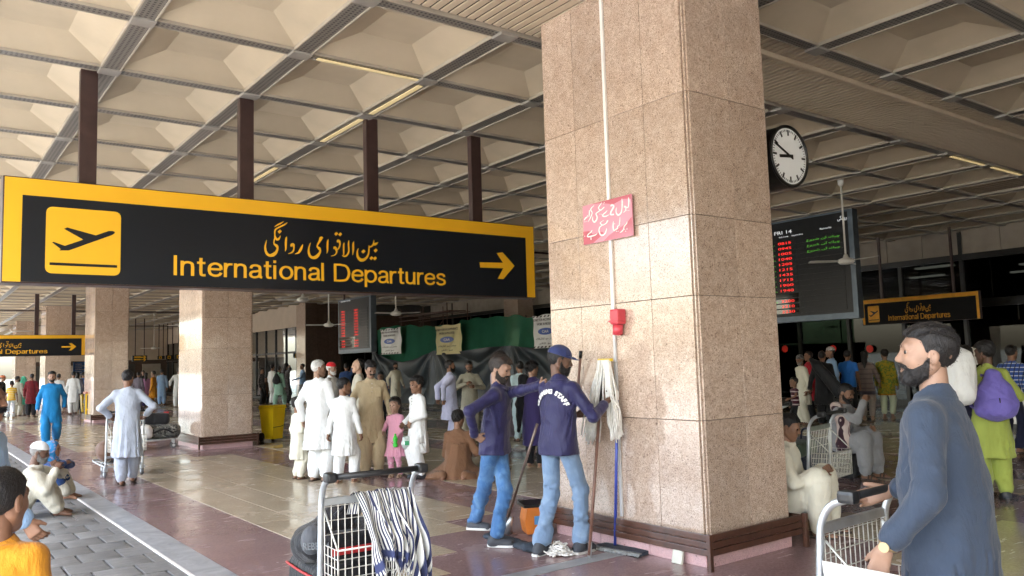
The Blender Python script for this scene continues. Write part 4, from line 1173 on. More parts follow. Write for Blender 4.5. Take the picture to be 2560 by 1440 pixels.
    if v < .0135:
        for s in (1, -1):
            dn = unit(AN[s] - KN[s]); e1_ = unit(np.cross(dn, (1, 0, 0))); e2_ = np.cross(dn, e1_)
            for q_ in range(13):
                tt = rng.uniform(-.3, .95); bs = KN[s] + (AN[s] - KN[s]) * max(tt, 0) + (hip[s] - KN[s]) * max(-tt, 0); an_ = rng.uniform(0, 6.28); rr_ = (bg[1] + (bg[2] - bg[1]) * max(tt, 0)) * .93; sp_a = rng.uniform(.9, 1.9)
                gf_ = [(e1_ * math.cos(an_ + k_) + e2_ * math.sin(an_ + k_)) * rr_ for k_ in (0, sp_a / 2, sp_a)]; sl = dn * rng.uniform(-.07, .07)
                bf.cone(sc(bs + gf_[0]), sc(bs + gf_[1] + sl * .5), .008 * S, .017 * S, .02); bf.cone(sc(bs + gf_[1] + sl * .5), sc(bs + gf_[2] + sl), .017 * S, .008 * S, .02)
    bf.wrinkle(.006 if kind in ('kurta', 'dress') else .0038, f=(29, 13, 26), ph=ph + 1)
    bn = 'trousers' if kind in ('polo', 'shirt', 'dress') else 'shalwar'
    link(bn, field_mesh(bn, [bf], bot), T)
    # ---------------- footwear, each shoe its own part
    if shoes != 'none':
        for s in (1, -1):
            an = AN[s]; zf = an[2] - .085
            if shoes == 'shoe':
                sf = Field(sc(an) - np.array([.09, .14, .12]), sc(an) + np.array([.1, .24, .08]), max(v * .8, .005))
                sf.cone(sc(an + np.array([0, -.035, -.045])), sc(an + np.array([s * .012, .13, -.058])), .047 * S, .040 * S, .02)
                sf.cone(sc(an + np.array([0, -.01, -.03])), sc(an + np.array([0, -.01, 0.0])), .046 * S, .044 * S, .03)
                sf.op(lambda X, Y, Z: (an[2] - .083) * S - Z, sf.lo, sf.lo + sf.n * sf.v, 0, 'i', 0)
                link('shoe', field_mesh('shoe', [sf], M_SHOE if not isinstance(shoes, tuple) else shoes[1]), T)
                so = MB(); ol = [(.0, -.088), (.032, -.075), (.042, -.02), (.046, .06), (.046, .12), (.03, .165), (0, .178), (-.03, .165), (-.044, .12), (-.042, .06), (-.038, -.02), (-.03, -.075)]
                so.prism([((p_[0] + an[0] + s * .006) * S, (p_[1] + an[1]) * S) for p_ in ol], (zf + .0) * S, (zf + .02) * S); so.build('shoe_sole', M_SOLE if kind == 'polo' else M_BLACKM, T)
            else:
                mb = MB(); ol = [(.0, -.09), (.03, -.078), (.037, -.02), (.04, .05), (.046, .11), (.034, .16), (0, .175), (-.034, .16), (-.044, .11), (-.038, .05), (-.034, -.02), (-.028, -.078)]
                mb.prism([((p_[0] + an[0] + s * .006) * S, (p_[1] + an[1]) * S) for p_ in ol], (zf + .0) * S, (zf + .018) * S)
                for yy, hh_ in ((.085, .052), (.045, .068)):
                    mb.tube([sc((an[0] + s * .006 + .046 * math.cos(t_), an[1] + yy, zf + .012 + hh_ * math.sin(t_))) for t_ in np.linspace(0, math.pi, 9)], .009 * S, 6)
                mb.build('sandal', M_TAN if shoes == 'tan' else M_SANDAL, T, True)
    return T, dict(P=P, EL=EL, WR=WR, KN=KN, AN=AN, HC=HC, R=R, S=S, hs=hs_abs, sc=sc, v=v, vh=vh, d=d)

def cap_on(T, I, mat, kind='topi', name='cap'):
    """skull cap or peaked cap fitted on a head"""
    vv = I['vh'] / I['hs']; f = Field((-.12, -.14, 0), (.12, .22, .16), vv)
    if kind == 'topi':
        f.ell((0, -.014, .042), (.086, .106, .094), .01); f.op(lambda X, Y, Z: (.042 + .12 * Y * 0) - Z, f.lo, f.lo + f.n * f.v, 0, 'i', 0)
    else:
        f.ell((0, -.012, .04), (.088, .108, .094), .01); f.op(lambda X, Y, Z: .036 - .1 * Y - Z, f.lo, f.lo + f.n * f.v, 0, 'i', 0)
        f.cone((-.04, .085, .045), (.04, .085, .045), .042, .042, .005, ((0, 0, 1), .16)); f.cone((-.028, .125, .035), (.028, .125, .035), .04, .04, .02, ((0, 0, 1), .13))
    me = field_mesh(name, [f], mat)
    co = np.empty(len(me.vertices) * 3, np.float32); me.vertices.foreach_get('co', co)
    co = (co.reshape(-1, 3) * I['hs']) @ I['R'].T + I['HC']; me.vertices.foreach_set('co', co.astype(np.float32).ravel()); me.update()
    return link(name, me, T)
def scarf_on(T, I, mat, name='headscarf', drop=.45, fr=.03):
    """cloth wrapped over the hair and falling behind the shoulders"""
    vv = max(I['vh'] / I['hs'], .006); f = Field((-.26, -.28, -.6), (.26, .17, .16), vv)
    f.ell((0, -.018, .022), (.093, .115, .106), .02); f.cone((0, -.02, -.05), (0, -.03, -.17), .088, .13, .05); f.cone((0, -.07, -.12), (0, -.12, -.12 - drop), .15, .15, .06, ((0, 1, 0), .45))
    f.ell((0, .1, -.012), (.06, .11, .088), .02, 'c')
    f.wrinkle(.004)
    me = field_mesh(name, [f], mat)
    co = np.empty(len(me.vertices) * 3, np.float32); me.vertices.foreach_get('co', co)
    co = (co.reshape(-1, 3) * I['hs']) @ I['R'].T + I['HC']; me.vertices.foreach_set('co', co.astype(np.float32).ravel()); me.update()
    return link(name, me, T)
def blob(name, fld, mat, T, smooth=1, **tags):
    return link(name, field_mesh(name, [fld], mat, smooth), T, **tags)
# =================================================================== SIGNS, BOARDS, CLOCK, FANS
def text_mesh(body, size, mat, extrude=0.0015, bold=0.0, align='LEFT', xs=1.0):
    c = bpy.data.curves.new('lettering', 'FONT'); c.body = body; c.size = size; c.extrude = extrude; c.align_x = align; c.offset = bold; c.resolution_u = 3
    o = bpy.data.objects.new('lettering', c)
    me = bpy.data.meshes.new_from_object(o)
    bpy.data.objects.remove(o); bpy.data.curves.remove(c)
    if xs != 1.0:
        for v in me.vertices: v.co.x *= xs
    me.materials.clear(); me.materials.append(mat); me.name = 'lettering'
    return me
def fit_text(body, width, height, mat, **kw):
    """lettering scaled to a given width and cap height"""
    me = text_mesh(body, 1.0, mat, **kw); co = np.array([v.co[:] for v in me.vertices])
    w = np.ptp(co[:, 0]); cap = 0.73
    sx, sy = width / w, height / cap; x0 = co[:, 0].min()
    for v in me.vertices: v.co = ((v.co.x - x0) * sx, v.co.y * sy, v.co.z)
    return me
FACE_Y = Matrix.Rotation(rad(90), 4, 'X')                                    # text plane facing -y
FACE_X = Matrix.Rotation(rad(-90), 4, 'Z') @ Matrix.Rotation(rad(90), 4, 'X')  # text plane facing -x
def put_text(me, name, parent, loc, rot):
    o = link(name, me, parent); o.matrix_local = Matrix.Translation(Vector(tuple(float(c) for c in loc))) @ rot; return o
def crom(pts, n=6):
    P = np.array(pts, float); Q = np.vstack([2 * P[0] - P[1], P, 2 * P[-1] - P[-2]]); out = []
    for i in range(1, len(Q) - 2):
        for t in np.linspace(0, 1, n, endpoint=False):
            a, b, c, d = Q[i - 1], Q[i], Q[i + 1], Q[i + 2]
            out.append(.5 * (2 * b + (c - a) * t + (2 * a - 5 * b + 4 * c - d) * t * t + (3 * b - a - 3 * c + d) * t ** 3))
    out.append(P[-1]); return np.array(out)
def brush(strokes, dots, to_plane, pen=1.0, mw=1.5):
    """pen strokes (x, y, half width) and square dots -> flat raised ribbons; to_plane(x, y, k) gives the 3-D point"""
    mb = MB(); lift = 0
    for st in strokes:
        C = crom(st); L, Rr = [], []
        for i in range(len(C)):
            t = C[min(i + 1, len(C) - 1)][:2] - C[max(i - 1, 0)][:2]; t = t / (np.linalg.norm(t) + 1e-9); n = np.array([-t[1], t[0]]); w = max(C[i][2], mw) * pen
            L.append(to_plane(*(C[i][:2] + n * w), lift)); Rr.append(to_plane(*(C[i][:2] - n * w), lift))
        m = len(L); mb.add(L + Rr, [(i, i + 1, m + i + 1, m + i) for i in range(m - 1)]); lift += 1
    for (x, y, r) in dots:
        mb.quad(*[to_plane(x + dx * r, y + dy * r, lift) for dx, dy in ((-1, .1), (-.1, 1), (1, -.1), (.1, -1))]); lift += 1
    return mb
URDU = ([[(340, 282, 4), (400, 245, 12), (460, 215, 13), (512, 182, 4)],
  [(582, 202, 4), (530, 240, 14), (440, 285, 14), (375, 320, 14), (348, 360, 14), (347, 430, 12), (352, 470, 18), (380, 515, 20), (415, 515, 20), (440, 480, 12), (450, 447, 4)],
  [(352, 470, 12), (330, 560, 12), (335, 605, 14), (380, 640, 26), (398, 690, 18), (370, 760, 26), (320, 805, 32), (260, 820, 26), (205, 795, 24), (175, 735, 22), (165, 660, 17), (178, 590, 11), (192, 530, 4)],
  [(572, 465, 4), (560, 505, 17), (553, 600, 20), (553, 690, 14), (540, 742, 4)],
  [(650, 655, 12), (660, 625, 24), (690, 620, 28), (705, 680, 14), (690, 740, 15), (650, 772, 12), (598, 788, 5)],
  [(873, 610, 4), (855, 660, 17), (825, 720, 24), (790, 768, 18), (725, 793, 6)],
  [(1255, 490, 8), (1220, 495, 30), (1195, 540, 22), (1160, 600, 15), (1142, 650, 14), (1180, 690, 26), (1200, 735, 18), (1170, 800, 25), (1120, 850, 32), (1060, 862, 26), (1010, 832, 24), (985, 770, 21), (985, 690, 15), (1000, 630, 10), (1017, 582, 4)],
  [(1350, 520, 4), (1340, 560, 15), (1335, 650, 18), (1335, 730, 14), (1322, 785, 4)],
  [(1520, 575, 10), (1532, 545, 24), (1558, 560, 22), (1570, 620, 14), (1545, 685, 14), (1510, 720, 8)],
  [(1452, 700, 10), (1470, 672, 24), (1495, 700, 22), (1508, 760, 14), (1470, 812, 11), (1400, 833, 5)],
  [(1650, 578, 4), (1640, 625, 13), (1640, 740, 14), (1640, 815, 9)], [(1738, 535, 4), (1730, 600, 14), (1735, 740, 14), (1700, 815, 16), (1650, 838, 12), (1608, 815, 5)],
  [(1832, 558, 4), (1818, 610, 17), (1818, 720, 18), (1807, 815, 4)],
  [(1915, 690, 5), (1895, 750, 13), (1902, 840, 23), (1950, 900, 30), (2010, 905, 28), (2070, 860, 21), (2105, 790, 14), (2115, 700, 12), (2116, 630, 5)],
  [(2118, 665, 10), (2160, 652, 15), (2195, 610, 16), (2205, 560, 9), (2206, 530, 4)], [(2195, 625, 14), (2235, 608, 24), (2268, 590, 12), (2285, 572, 4)]],
 [(435, 372, 40), (1497, 415, 38), (1572, 425, 38), (2008, 747, 40), (2238, 727, 40), (2158, 872, 38), (2224, 877, 38)])
PLANE = [(213, 765), (240, 756), (445, 828), (775, 717), (428, 522), (485, 497), (1000, 640), (1230, 562), (1310, 563), (1345, 580), (1335, 605), (1295, 632), (515, 912), (348, 912), (348, 902), (372, 890)]

GLY = {'I': ([[(.06, 0), (.06, 1)]], .24), 'n': ([[(.06, 0), (.06, .74)], [(.06, .42), (.10, .60), (.25, .685), (.40, .62), (.43, .46), (.43, .2), (.43, 0)]], .57), 't': ([[(.16, .93), (.16, .5), (.16, .17), (.2, .065), (.33, .06)], [(.02, .68), (.32, .68)]], .40),
 'e': ([[(.07, .39), (.50, .39)], [(.50, .37), (.47, .58), (.29, .68), (.11, .58), (.06, .37), (.11, .14), (.29, .055), (.44, .11), (.50, .22)]], .60), 'r': ([[(.06, 0), (.06, .74)], [(.06, .40), (.11, .59), (.20, .67), (.33, .68)]], .38),
 'a': ([[(.08, .52), (.13, .64), (.27, .69), (.41, .63), (.44, .5), (.44, .2), (.46, .08), (.53, .055)], [(.44, .42), (.30, .375), (.13, .33), (.065, .2), (.12, .085), (.25, .055), (.38, .11), (.44, .24)]], .57), 'i': ([[(.06, 0), (.06, .74)], [(.06, .86), (.06, 1)]], .24),
 'o': ([[(.29 + .235 * math.sin(q_), .37 + .315 * math.cos(q_)) for q_ in np.linspace(0, 6.4, 15)]], .62), 'l': ([[(.06, 0), (.06, 1)]], .24), 'D': ([[(.07, 0), (.07, 1)], [(.07, .945), (.34, .945), (.58, .86), (.69, .5), (.58, .14), (.34, .055), (.07, .055)]], .80),
 'p': ([[(.06, -.26), (.06, .74)], [(.29 + .235 * math.sin(q_), .37 + .315 * math.cos(q_)) for q_ in np.linspace(0, 6.4, 15)]], .62), 'u': ([[(.06, .74), (.06, .5), (.06, .26), (.10, .11), (.23, .055), (.37, .12), (.43, .3)], [(.43, .74), (.43, 0)]], .57),
 's': ([[(.44, .53), (.39, .645), (.26, .69), (.13, .65), (.085, .53), (.16, .43), (.33, .365), (.44, .28), (.43, .13), (.27, .055), (.12, .09), (.05, .2)]], .54)}
def grotesque(body, width, height, mat, t, x0, fy, zb, half=.058):
    """each letter a raised part of its own, drawn with an even pen"""
    tot = sum(.30 if c == ' ' else GLY[c][1] for c in body); k = width / (tot - .06); x = x0
    for c in body:
        if c == ' ': x += .30 * k; continue
        st, adv = GLY[c]
        brush([[(p_[0], p_[1], half) for p_ in (s_ if len(s_) > 2 else [s_[0], ((s_[0][0] + s_[1][0]) / 2, (s_[0][1] + s_[1][1]) / 2), s_[1]])] for s_ in st], [],
              lambda px, py, l, x=x: (x + px * k, fy - .0005 - .0004 * l, zb + py * height), 1.0, 0.0).build('letter', mat, t, fix=False)
        x += adv * k
def direction_sign(name_label, sx0, sx1, y, z0, z1, arrow=True, hang=None, group='international departures hanging signs', axis='y', thick=0.26, detail=True, ink=None, blk=None):
    """black and yellow hanging sign; local x runs along the face, face looks to -y"""
    W, Hh = sx1 - sx0, z1 - z0
    t = thing('departures_sign', name_label, 'sign', (sx0, y, 0), group=group)
    sc = W / 6.744
    Y = ink or M_YELLOW; KB = blk or M_SIGNBLK
    MB().bbox(0, W, 0.0, thick, z0 - 0.0, z1, 0.01).build('sign_box', M_BROWN, t)
    MB().box(0.015, W - .015, -0.006, 0.0, z0 + .012, z1 - .012).build('face', Y, t)
    b = 0.17 * sc; MB().box(b, W - b, -0.010, -0.006, z0 + .012, z1 - 0.185 * Hh / 1.077).build('black_panel', KB, t)
    fy = -0.0125
    kx = W / (7.493 - 0.749); kz = Hh / (3.604 - 2.527)
    def src(u, v):                                    # photo point on the big sign -> this sign
        p = AY(u, v, 9.40); return ((p[0] - 0.749) * kx, (p[2] - 2.527) * kz + z0)
    # pictogram
    c = [src(u, v) for u, v in [(114, 517), (301, 530), (301, 689), (113, 684)]]
    x0, x1, za, zb = (c[0][0] + c[3][0]) / 2, (c[1][0] + c[2][0]) / 2, (c[2][1] + c[3][1]) / 2, (c[0][1] + c[1][1]) / 2
    r = .06 * sc; poly = []
    for (cx, cz, a0) in ((x1 - r, zb - r, 0), (x0 + r, zb - r, 90), (x0 + r, za + r, 180), (x1 - r, za + r, 270)):
        for k in range(5): poly.append((cx + r * math.cos(rad(a0 + k * 22.5)), cz + r * math.sin(rad(a0 + k * 22.5))))
    MB().prism(poly, fy - .002, fy, 'y').build('pictogram', Y, t)
    pl = [src(100 + px / 7.2, 500 + py / 7.2) for px, py in PLANE]
    MB().prism(pl, fy - .004, fy - .002, 'y').build('plane_symbol', M_SIGNBLK, t)
    q0, q1 = src(123, 661), src(292, 667); MB().box(q0[0], q1[0], fy - .004, fy - .002, q0[1] - .008 * kz, q0[1] + .02 * kz).build('runway_line', M_SIGNBLK, t)
    brush(URDU[0], URDU[1], lambda px, py, k: (src(640 + px / 7.53, 530 + py / 7.53)[0], fy - .0005 - .0004 * k, src(640 + px / 7.53, 530 + py / 7.53)[1])).build('urdu_lettering', Y, t, fix=False)
    a0, a1, a2 = src(433, 691), src(1112, 712), src(433, 641)
    grotesque('International Departures', a1[0] - a0[0], (a2[1] - a0[1]), Y, t, a0[0], fy, (a0[1] + a1[1]) / 2)
    if arrow:
        ap = [(1198, 656), (1256, 657), (1240, 633), (1255, 631), (1285, 665), (1257, 698), (1243, 697), (1257, 671), (1199, 669)]
        MB().prism([src(*p) for p in ap], fy - .002, fy, 'y').build('arrow', Y, t)
    for hx in (hang or []):
        MB().bbox(hx - sx0 - .085 * sc, hx - sx0 + .085 * sc, thick / 2 - .05, thick / 2 + .05, z1 - .02, ZC + .02, 0.008).build('hanger', M_BROWN, t)
    return t
direction_sign('large yellow and black international departures sign with right arrow, hung on four brown posts', 0.749, 7.493, 9.40, 2.527, 3.604, True, [1.52, 3.22, 4.88, 6.54])
direction_sign('smaller yellow and black international departures sign with arrow, half hidden by a granite column', 0.15, 5.93, 36.8, 2.39, 3.22, True, [1.2, 2.7, 4.2, 5.5])
# departures sign over the entrance doors, facing the road
ent = direction_sign('orange bordered international departures sign over the dark glass entrance doors', 0.0, 3.25, 0.0, 2.36, 3.10, False, None, thick=0.12, ink=plain('sign_orange', (0.85, 0.40, 0.03), 0.6), blk=plain('sign_matt_black', (0.010, 0.010, 0.011), 0.7, spec=.2))
ent.location = (22.4, AX(2155, 775, 22.4)[1], 0); ent.rotation_euler = (0, 0, rad(-90))
for yy in (0.6, 2.6):
    MB().box(yy - .03, yy + .03, 0.04, 0.1, 3.09, ZC + .03).build('hanger', M_BROWN, ent)

# small black signs deeper in
def small_sign(u0, u1, v0, v1, dep, label, icons):
    a, b = AY(u0, v0, dep), AY(u1, v1, dep)
    t = thing('wayfinding_sign', label, 'sign', (a[0], dep, 0), group='small black wayfinding signs')
    W = b[0] - a[0]
    MB().bbox(0, W, 0, .15, b[2], a[2], .01).build('sign_box', M_SIGNBLK, t)
    h = a[2] - b[2]
    for k, ic in enumerate(icons):
        if ic == 'arrow':
            z = b[2] + h * (.28 + .42 * k); x1 = W * .93
            MB().prism([(x1 - .32, z - .02), (x1 - .12, z - .02), (x1 - .16, z - .1), (x1 - .1, z - .1), (x1, z), (x1 - .1, z + .1), (x1 - .16, z + .1), (x1 - .12, z + .02), (x1 - .32, z + .02)], -.012, -.002, 'y').build('arrow', M_YELLOW, t)
            MB().box(W * .12, W * .55, -.006, -.002, z - .03, z + .05).build('text_line', M_YELLOW, t)
        else:
            MB().bbox(.1 + k * W * .5, .1 + k * W * .5 + h * .72, -.012, -.002, b[2] + h * .14, b[2] + h * .86, .004).build('pictogram', M_YELLOW, t)
            MB().prism([(.1 + k * W * .5 + h * (.36 + .2 * math.cos(q)), b[2] + h * (.45 + .26 * math.sin(q))) for q in np.linspace(0, 6.28, 7)[:-1]], -.016, -.012, 'y').build('symbol', M_SIGNBLK, t)
    for xx in (W * .2, W * .8): MB().box(xx - .025, xx + .025, .05, .1, a[2], ZC + .02).build('hanger', M_BROWN, t)
small_sign(331, 368, 889, 903, 52, 'small black sign with two yellow arrows beside the granite column', ['arrow', 'arrow'])
small_sign(394, 412, 890, 898, 58, 'small black sign with one yellow figure pictogram, far along the hall', ['icon'])
small_sign(415, 436, 888, 898, 57, 'small black sign with a yellow figure and text, between two others', ['icon'])
small_sign(438, 482, 886, 897, 56, 'wider small black sign with yellow pictogram and lettering', ['icon'])

# ---- departure boards
M_BOARD = plain('board_slats', (0.010, 0.011, 0.012), 0.3, var=0.2, spec=.3); M_BFRAME = plain('board_frame', (0.10, 0.125, 0.15), 0.35, metal=0.6)
M_RED = plain('led_red', (0.6, 0.02, 0.02), 0.5, emit=((1.0, 0.03, 0.02), 0.11)); M_GRN = plain('led_green', (0.1, 0.5, 0.05), 0.5, emit=((0.25, 0.9, 0.05), 0.025))
M_LCD = plain('board_white', (0.75, 0.76, 0.74), 0.5, emit=((0.9, 0.95, 1.0), 0.05))
def board_thing(label, x, y0, y1, z0, z1, rows, det=True):
    t = thing('departure_board', label, 'board', (x, y1, 0), group='departure boards')   # local: u runs towards -y from y1
    W = y1 - y0; Hh = z1 - z0
    f = MB().bbox(0.0, 0.22, -W, 0, z0, z1, .01); f.build('cabinet', M_BFRAME, t)
    MB().box(-0.006, 0.0, -W + .12, -.08, z0 + .14, z1 - .05).build('front', M_BOARD, t)
    def T(body, u, z, h, w, mat, nm):
        me = fit_text(body, w, h, mat); put_text(me, nm, t, (-0.0105, -u, z), FACE_X)
    rz = [z0 + .2 + (Hh * .80 - .2) * (k + .5) / rows for k in range(rows)][::-1]
    pitch = (Hh * .80 - .2) / rows
    for k, z in enumerate(rz):
        s = MB(); s.bbox(-0.016, -0.006, -W * .55, -.12, z - pitch * .38, z + pitch * .42, .002); s.build('board_row', M_BOARD if k < rows - 4 else M_BLINK, t)
        s = MB(); s.bbox(-0.016, -0.006, -W * .92, -W * .56, z - pitch * .38, z + pitch * .42, .002); s.build('board_row', M_BOARD, t)
    times = ['0815', '0945', '1005', '1040', '1205', '1215', '1435', '1715', '1900', '1940', '', '2200', '2210', '2230']
    for k in range(rows):
        z = rz[k] - pitch * .24; tm = times[k % 14]
        if tm:
            me = fit_text(tm, W * .11, pitch * .5, M_RED); put_text(me, 'flight_time', t, (-0.0185, -W * (.40 if det else .12), z), FACE_X)
            if not det: me = fit_text(tm, W * .12, pitch * .5, M_RED); put_text(me, 'flight_time', t, (-0.0185, -W * .52, z), FACE_X)
        if det and tm and k < 12:
            ct = ['\uFEBE\uFE8E\uFBFE\uFEAD', '\uFE93\uFEAA\uFE9F', '\uFE96\uFEA3\uFEED\uFEA9', '\uFEEA\uFED7\uFEAD\uFE8E\uFEB7', '\uFEC2\uFED8\uFEB4\uFEE3', '\uFBFD\uFE91\uFEA9'][k % 6]
            me = fit_text(ct, W * .10, pitch * .3, M_GRN); put_text(me, 'city_name', t, (-0.0185, -W * .27, z), FACE_X)
        if det and k < 3:
            me = fit_text('\uFEC9\uFEED\uFEAE\uFEB7 \uFEE6\uFE81 \uFEDA\uFBFF\uFB7C', W * .26, pitch * .36, M_GRN); put_text(me, 'remark', t, (-0.0185, -W * .64, z), FACE_X)
    if det:
        T('08:48 FRI 14', W * .22, z1 - Hh * .135, Hh * .035, W * .30, M_LCD, 'clock_line')
        T('Sch.time', W * .41, z1 - Hh * .168, Hh * .014, W * .08, M_LCD, 'heading'); T('Expect.time', W * .52, z1 - Hh * .168, Hh * .014, W * .09, M_LCD, 'heading'); T('Remarks', W * .75, z1 - Hh * .15, Hh * .016, W * .09, M_LCD, 'heading'); T('Destination', W * .2, z1 - Hh * .17, Hh * .014, W * .09, M_LCD, 'heading')
        T('\uFBFD\uFB95\uFEE7\uFE8D\uFEED\uFEAD', W * .89, z1 - Hh * .09, Hh * .035, W * .07, M_LCD, 'heading')
    else:
        T('DEPARTURES', W * .1, z1 - Hh * .045, Hh * .02, W * .3, M_LCD, 'heading')
    for yy in (.3, W - .3): MB().box(0.08, 0.14, -yy - .03, -yy + .03, z1 - .01, max(ZC + .03, z1)).build('hanger', M_BROWN, t)
    return t
M_BLINK = plain('board_glass', (0.02, 0.022, 0.024), 0.05, var=0.1, spec=0.9)
pb = AX(2148, 795, 17.0); pt = AX(2135, 523, 17.0)
board_thing('tall departure board with red times and green Urdu rows, next to the round clock', 17.0, pb[1], 13.1, pb[2], ZC - .02, 14)
p0, p1 = AX(845, 752, 13.0), AX(928, 880, 13.0)
board_thing('departure board with red columns hung before the dark brown stone pier', 13.0, p1[1], p0[1], p1[2], p0[2], 14, False)

# ---- clock on the column
ck = thing('round_clock', 'round white station clock with black drum case on the granite column', 'clock', (6.43, 4.30, 3.39))
MB().disc((0, 0.14, 0), (0, 1, 0), .285, .28, 48).build('case', M_BLACKM, ck, fix=True)
autosmooth(ck.children[0].data, 40)
MB().disc((0, -.004, 0), (0, 1, 0), .262, .008, 48).build('dial', plain('dial_white', (0.80, 0.83, 0.84), 0.35, var=0.02), ck)
rm = MB().tube([(.275 * math.cos(a_), -.008, .275 * math.sin(a_)) for a_ in np.linspace(0, 2 * math.pi, 49)[:-1]], .016, 8, closed=True); rm.build('rim', M_BLACKM, ck, True)
for k in range(60):
    a_ = 2 * math.pi * k / 60; big = k % 5 == 0; L, w = (.055, .0095) if big else (.02, .0028); ro = .245
    m = MB(); m.box(-w, w, -.0115, -.0085, ro - L, ro); o = m.build('hour_mark' if big else 'minute_mark', M_BLACKM, ck); o.rotation_euler = (0, a_, 0)
for nm, ang, L, w in (('hour_hand', (8 + 48 / 60) * 30, .155, .014), ('minute_hand', 49 * 6, .235, .010)):
    m = MB(); m.box(-w, w, -.0165 - (.003 if L > .2 else 0), -.0135 - (.003 if L > .2 else 0), -.05, L); o = m.build(nm, M_BLACKM, ck); o.rotation_euler = (0, rad(ang), 0)
MB().bbox(-.45, -.2, .10, .18, -.05, .05, .01).build('bracket', M_BLACKM, ck)

# ---- notice, conduit and socket on the near column
cx = COLX0
p = [AX(1507, 0, cx), AX(1530, 800, cx)]
cd = thing('conduit', 'white cable conduit running up the granite column behind the red notice', 'conduit', (cx, 5.09, 0))
MB().bbox(-.022, -.001, -.016, .016, 1.98, 4.9, .003).build('upper_run', M_WHITEP, cd); MB().bbox(-.02, -.001, -.014, .014, .27, 1.80, .003).build('lower_run', plain('grey_conduit', (.5, .5, .5), .4), cd)
M_PINK = plain('notice_pink', (0.62, 0.26, 0.33), 0.22, var=0.04, scale=2, coat=.4); M_PINK2 = plain('notice_red', (0.48, 0.10, 0.14), 0.25, coat=.4)
ns = thing('red_notice', 'pink and red Urdu notice board with white handwriting on the granite column', 'notice', (cx - .03, 5.105, 2.8))
c4 = [AX(u, v, cx - .03) for u, v in [(1457, 515), (1581, 486), (1582, 590), (1462, 612)]]
ys = [(c4[0][1] + c4[3][1]) / 2, (c4[1][1] + c4[2][1]) / 2]; zs = [(c4[2][2] + c4[3][2]) / 2, (c4[0][2] + c4[1][2]) / 2]
MB().box(-.006, .006, ys[1] - 5.105, ys[0] - 5.105, zs[0] - 2.8, zs[1] - 2.8).build('plate', M_PINK, ns)
hw = (ys[0] - ys[1]) / 2; hz = (zs[1] - zs[0]) / 2
def wave_poly(pts): return [(a_ * hw * .995, b_ * hz * .995) for a_, b_ in pts]
MB().prism(wave_poly([(-1, 1), (.6, 1), (.2, .93), (-.3, .72), (-.7, .86), (-.95, .8), (-1, .75)]), -.0075, -.0062, 'x').build('red_corner', M_PINK2, ns)
MB().prism(wave_poly([(1, -1), (1, -.32), (.75, -.35), (.6, -.55), (.2, -.52), (.1, -.62), (.35, -.8), (.6, -1)]), -.0075, -.0062, 'x').build('red_corner', M_PINK2, ns)
MB().prism(wave_poly([(-1, -1), (-1, -.1), (-.8, -.35), (-.45, -.55), (-.1, -.75), (.15, -1)]), -.0075, -.0062, 'x').build('red_corner', M_PINK2, ns)
NOT = ([[(1260, 225, 4), (1270, 300, 12), (1265, 400, 10), (1252, 460, 9), (1215, 470, 8), (1190, 440, 12)], [(1160, 470, 6), (1172, 440, 13), (1198, 465, 10), (1190, 540, 8), (1140, 590, 4)],
  [(1105, 255, 4), (1112, 350, 12), (1105, 500, 10), (1080, 600, 13), (1020, 650, 15), (970, 600, 10), (965, 520, 8), (980, 465, 3)],
  [(835, 440, 12), (870, 405, 13), (905, 432, 15), (895, 480, 14), (850, 560, 13), (835, 635, 14), (915, 635, 13)], [(755, 535, 4), (710, 590, 9), (655, 635, 9), (650, 675, 12), (720, 680, 11), (800, 640, 4)],
  [(688, 455, 7), (650, 490, 9), (600, 530, 9), (545, 490, 8), (565, 435, 8), (628, 348, 4)], [(600, 530, 8), (540, 570, 8), (485, 620, 9), (512, 690, 11), (500, 760, 12), (450, 820, 14), (405, 770, 10), (410, 680, 4)],
  [(440, 420, 4), (370, 490, 8), (365, 540, 10), (395, 600, 8), (350, 720, 8), (290, 820, 4)], [(328, 530, 7), (325, 640, 9), (312, 700, 4)], [(285, 650, 4), (270, 700, 9), (235, 725, 12), (200, 780, 5)],
  [(1235, 800, 3), (1225, 850, 8), (1190, 890, 9), (1162, 930, 8), (1150, 990, 8), (1110, 1040, 10), (1060, 1075, 4)],
  [(1065, 700, 4), (1060, 800, 9), (1048, 890, 9), (1010, 920, 8), (1000, 970, 8), (955, 1000, 9), (920, 1025, 10), (902, 960, 10), (900, 870, 9), (905, 795, 4)],
  [(785, 780, 6), (762, 795, 13), (745, 835, 10), (700, 870, 9), (650, 890, 10), (605, 862, 9), (590, 835, 6), (640, 800, 6)], [(640, 895, 8), (582, 940, 9), (562, 1020, 9), (590, 1110, 12), (640, 1138, 13), (708, 1090, 12), (738, 1010, 8), (745, 960, 3)],
  [(400, 1010, 4), (370, 1060, 8), (330, 1090, 8), (300, 1120, 9), (290, 1170, 11), (370, 1160, 12), (470, 1130, 10), (520, 1090, 4)], [(368, 1180, 6), (375, 1245, 9)]],
 [(1235, 545, 14), (1282, 540, 14), (690, 350, 13), (680, 385, 12), (590, 630, 12), (625, 635, 12), (215, 815, 13), (256, 810, 13), (1185, 995, 14), (1240, 985, 14), (1210, 1040, 14), (990, 1040, 13), (1032, 1040, 13), (945, 860, 14), (670, 785, 14), (230, 1160, 13)])
def nplane(px, py, k):
    q = AX(1440 + px / 9.6, 470 + py / 9.6, cx - .037); return (-.0082 - .0003 * k, q[1] - 5.105, q[2] - 2.8)
brush(NOT[0], NOT[1], nplane, 1.35).build('urdu_lettering', M_WHITEP, ns, fix=False)
sk_ = AX(1545, 805, cx - .05); M_SOCK = plain('socket_red', (0.55, 0.05, 0.07), 0.35)
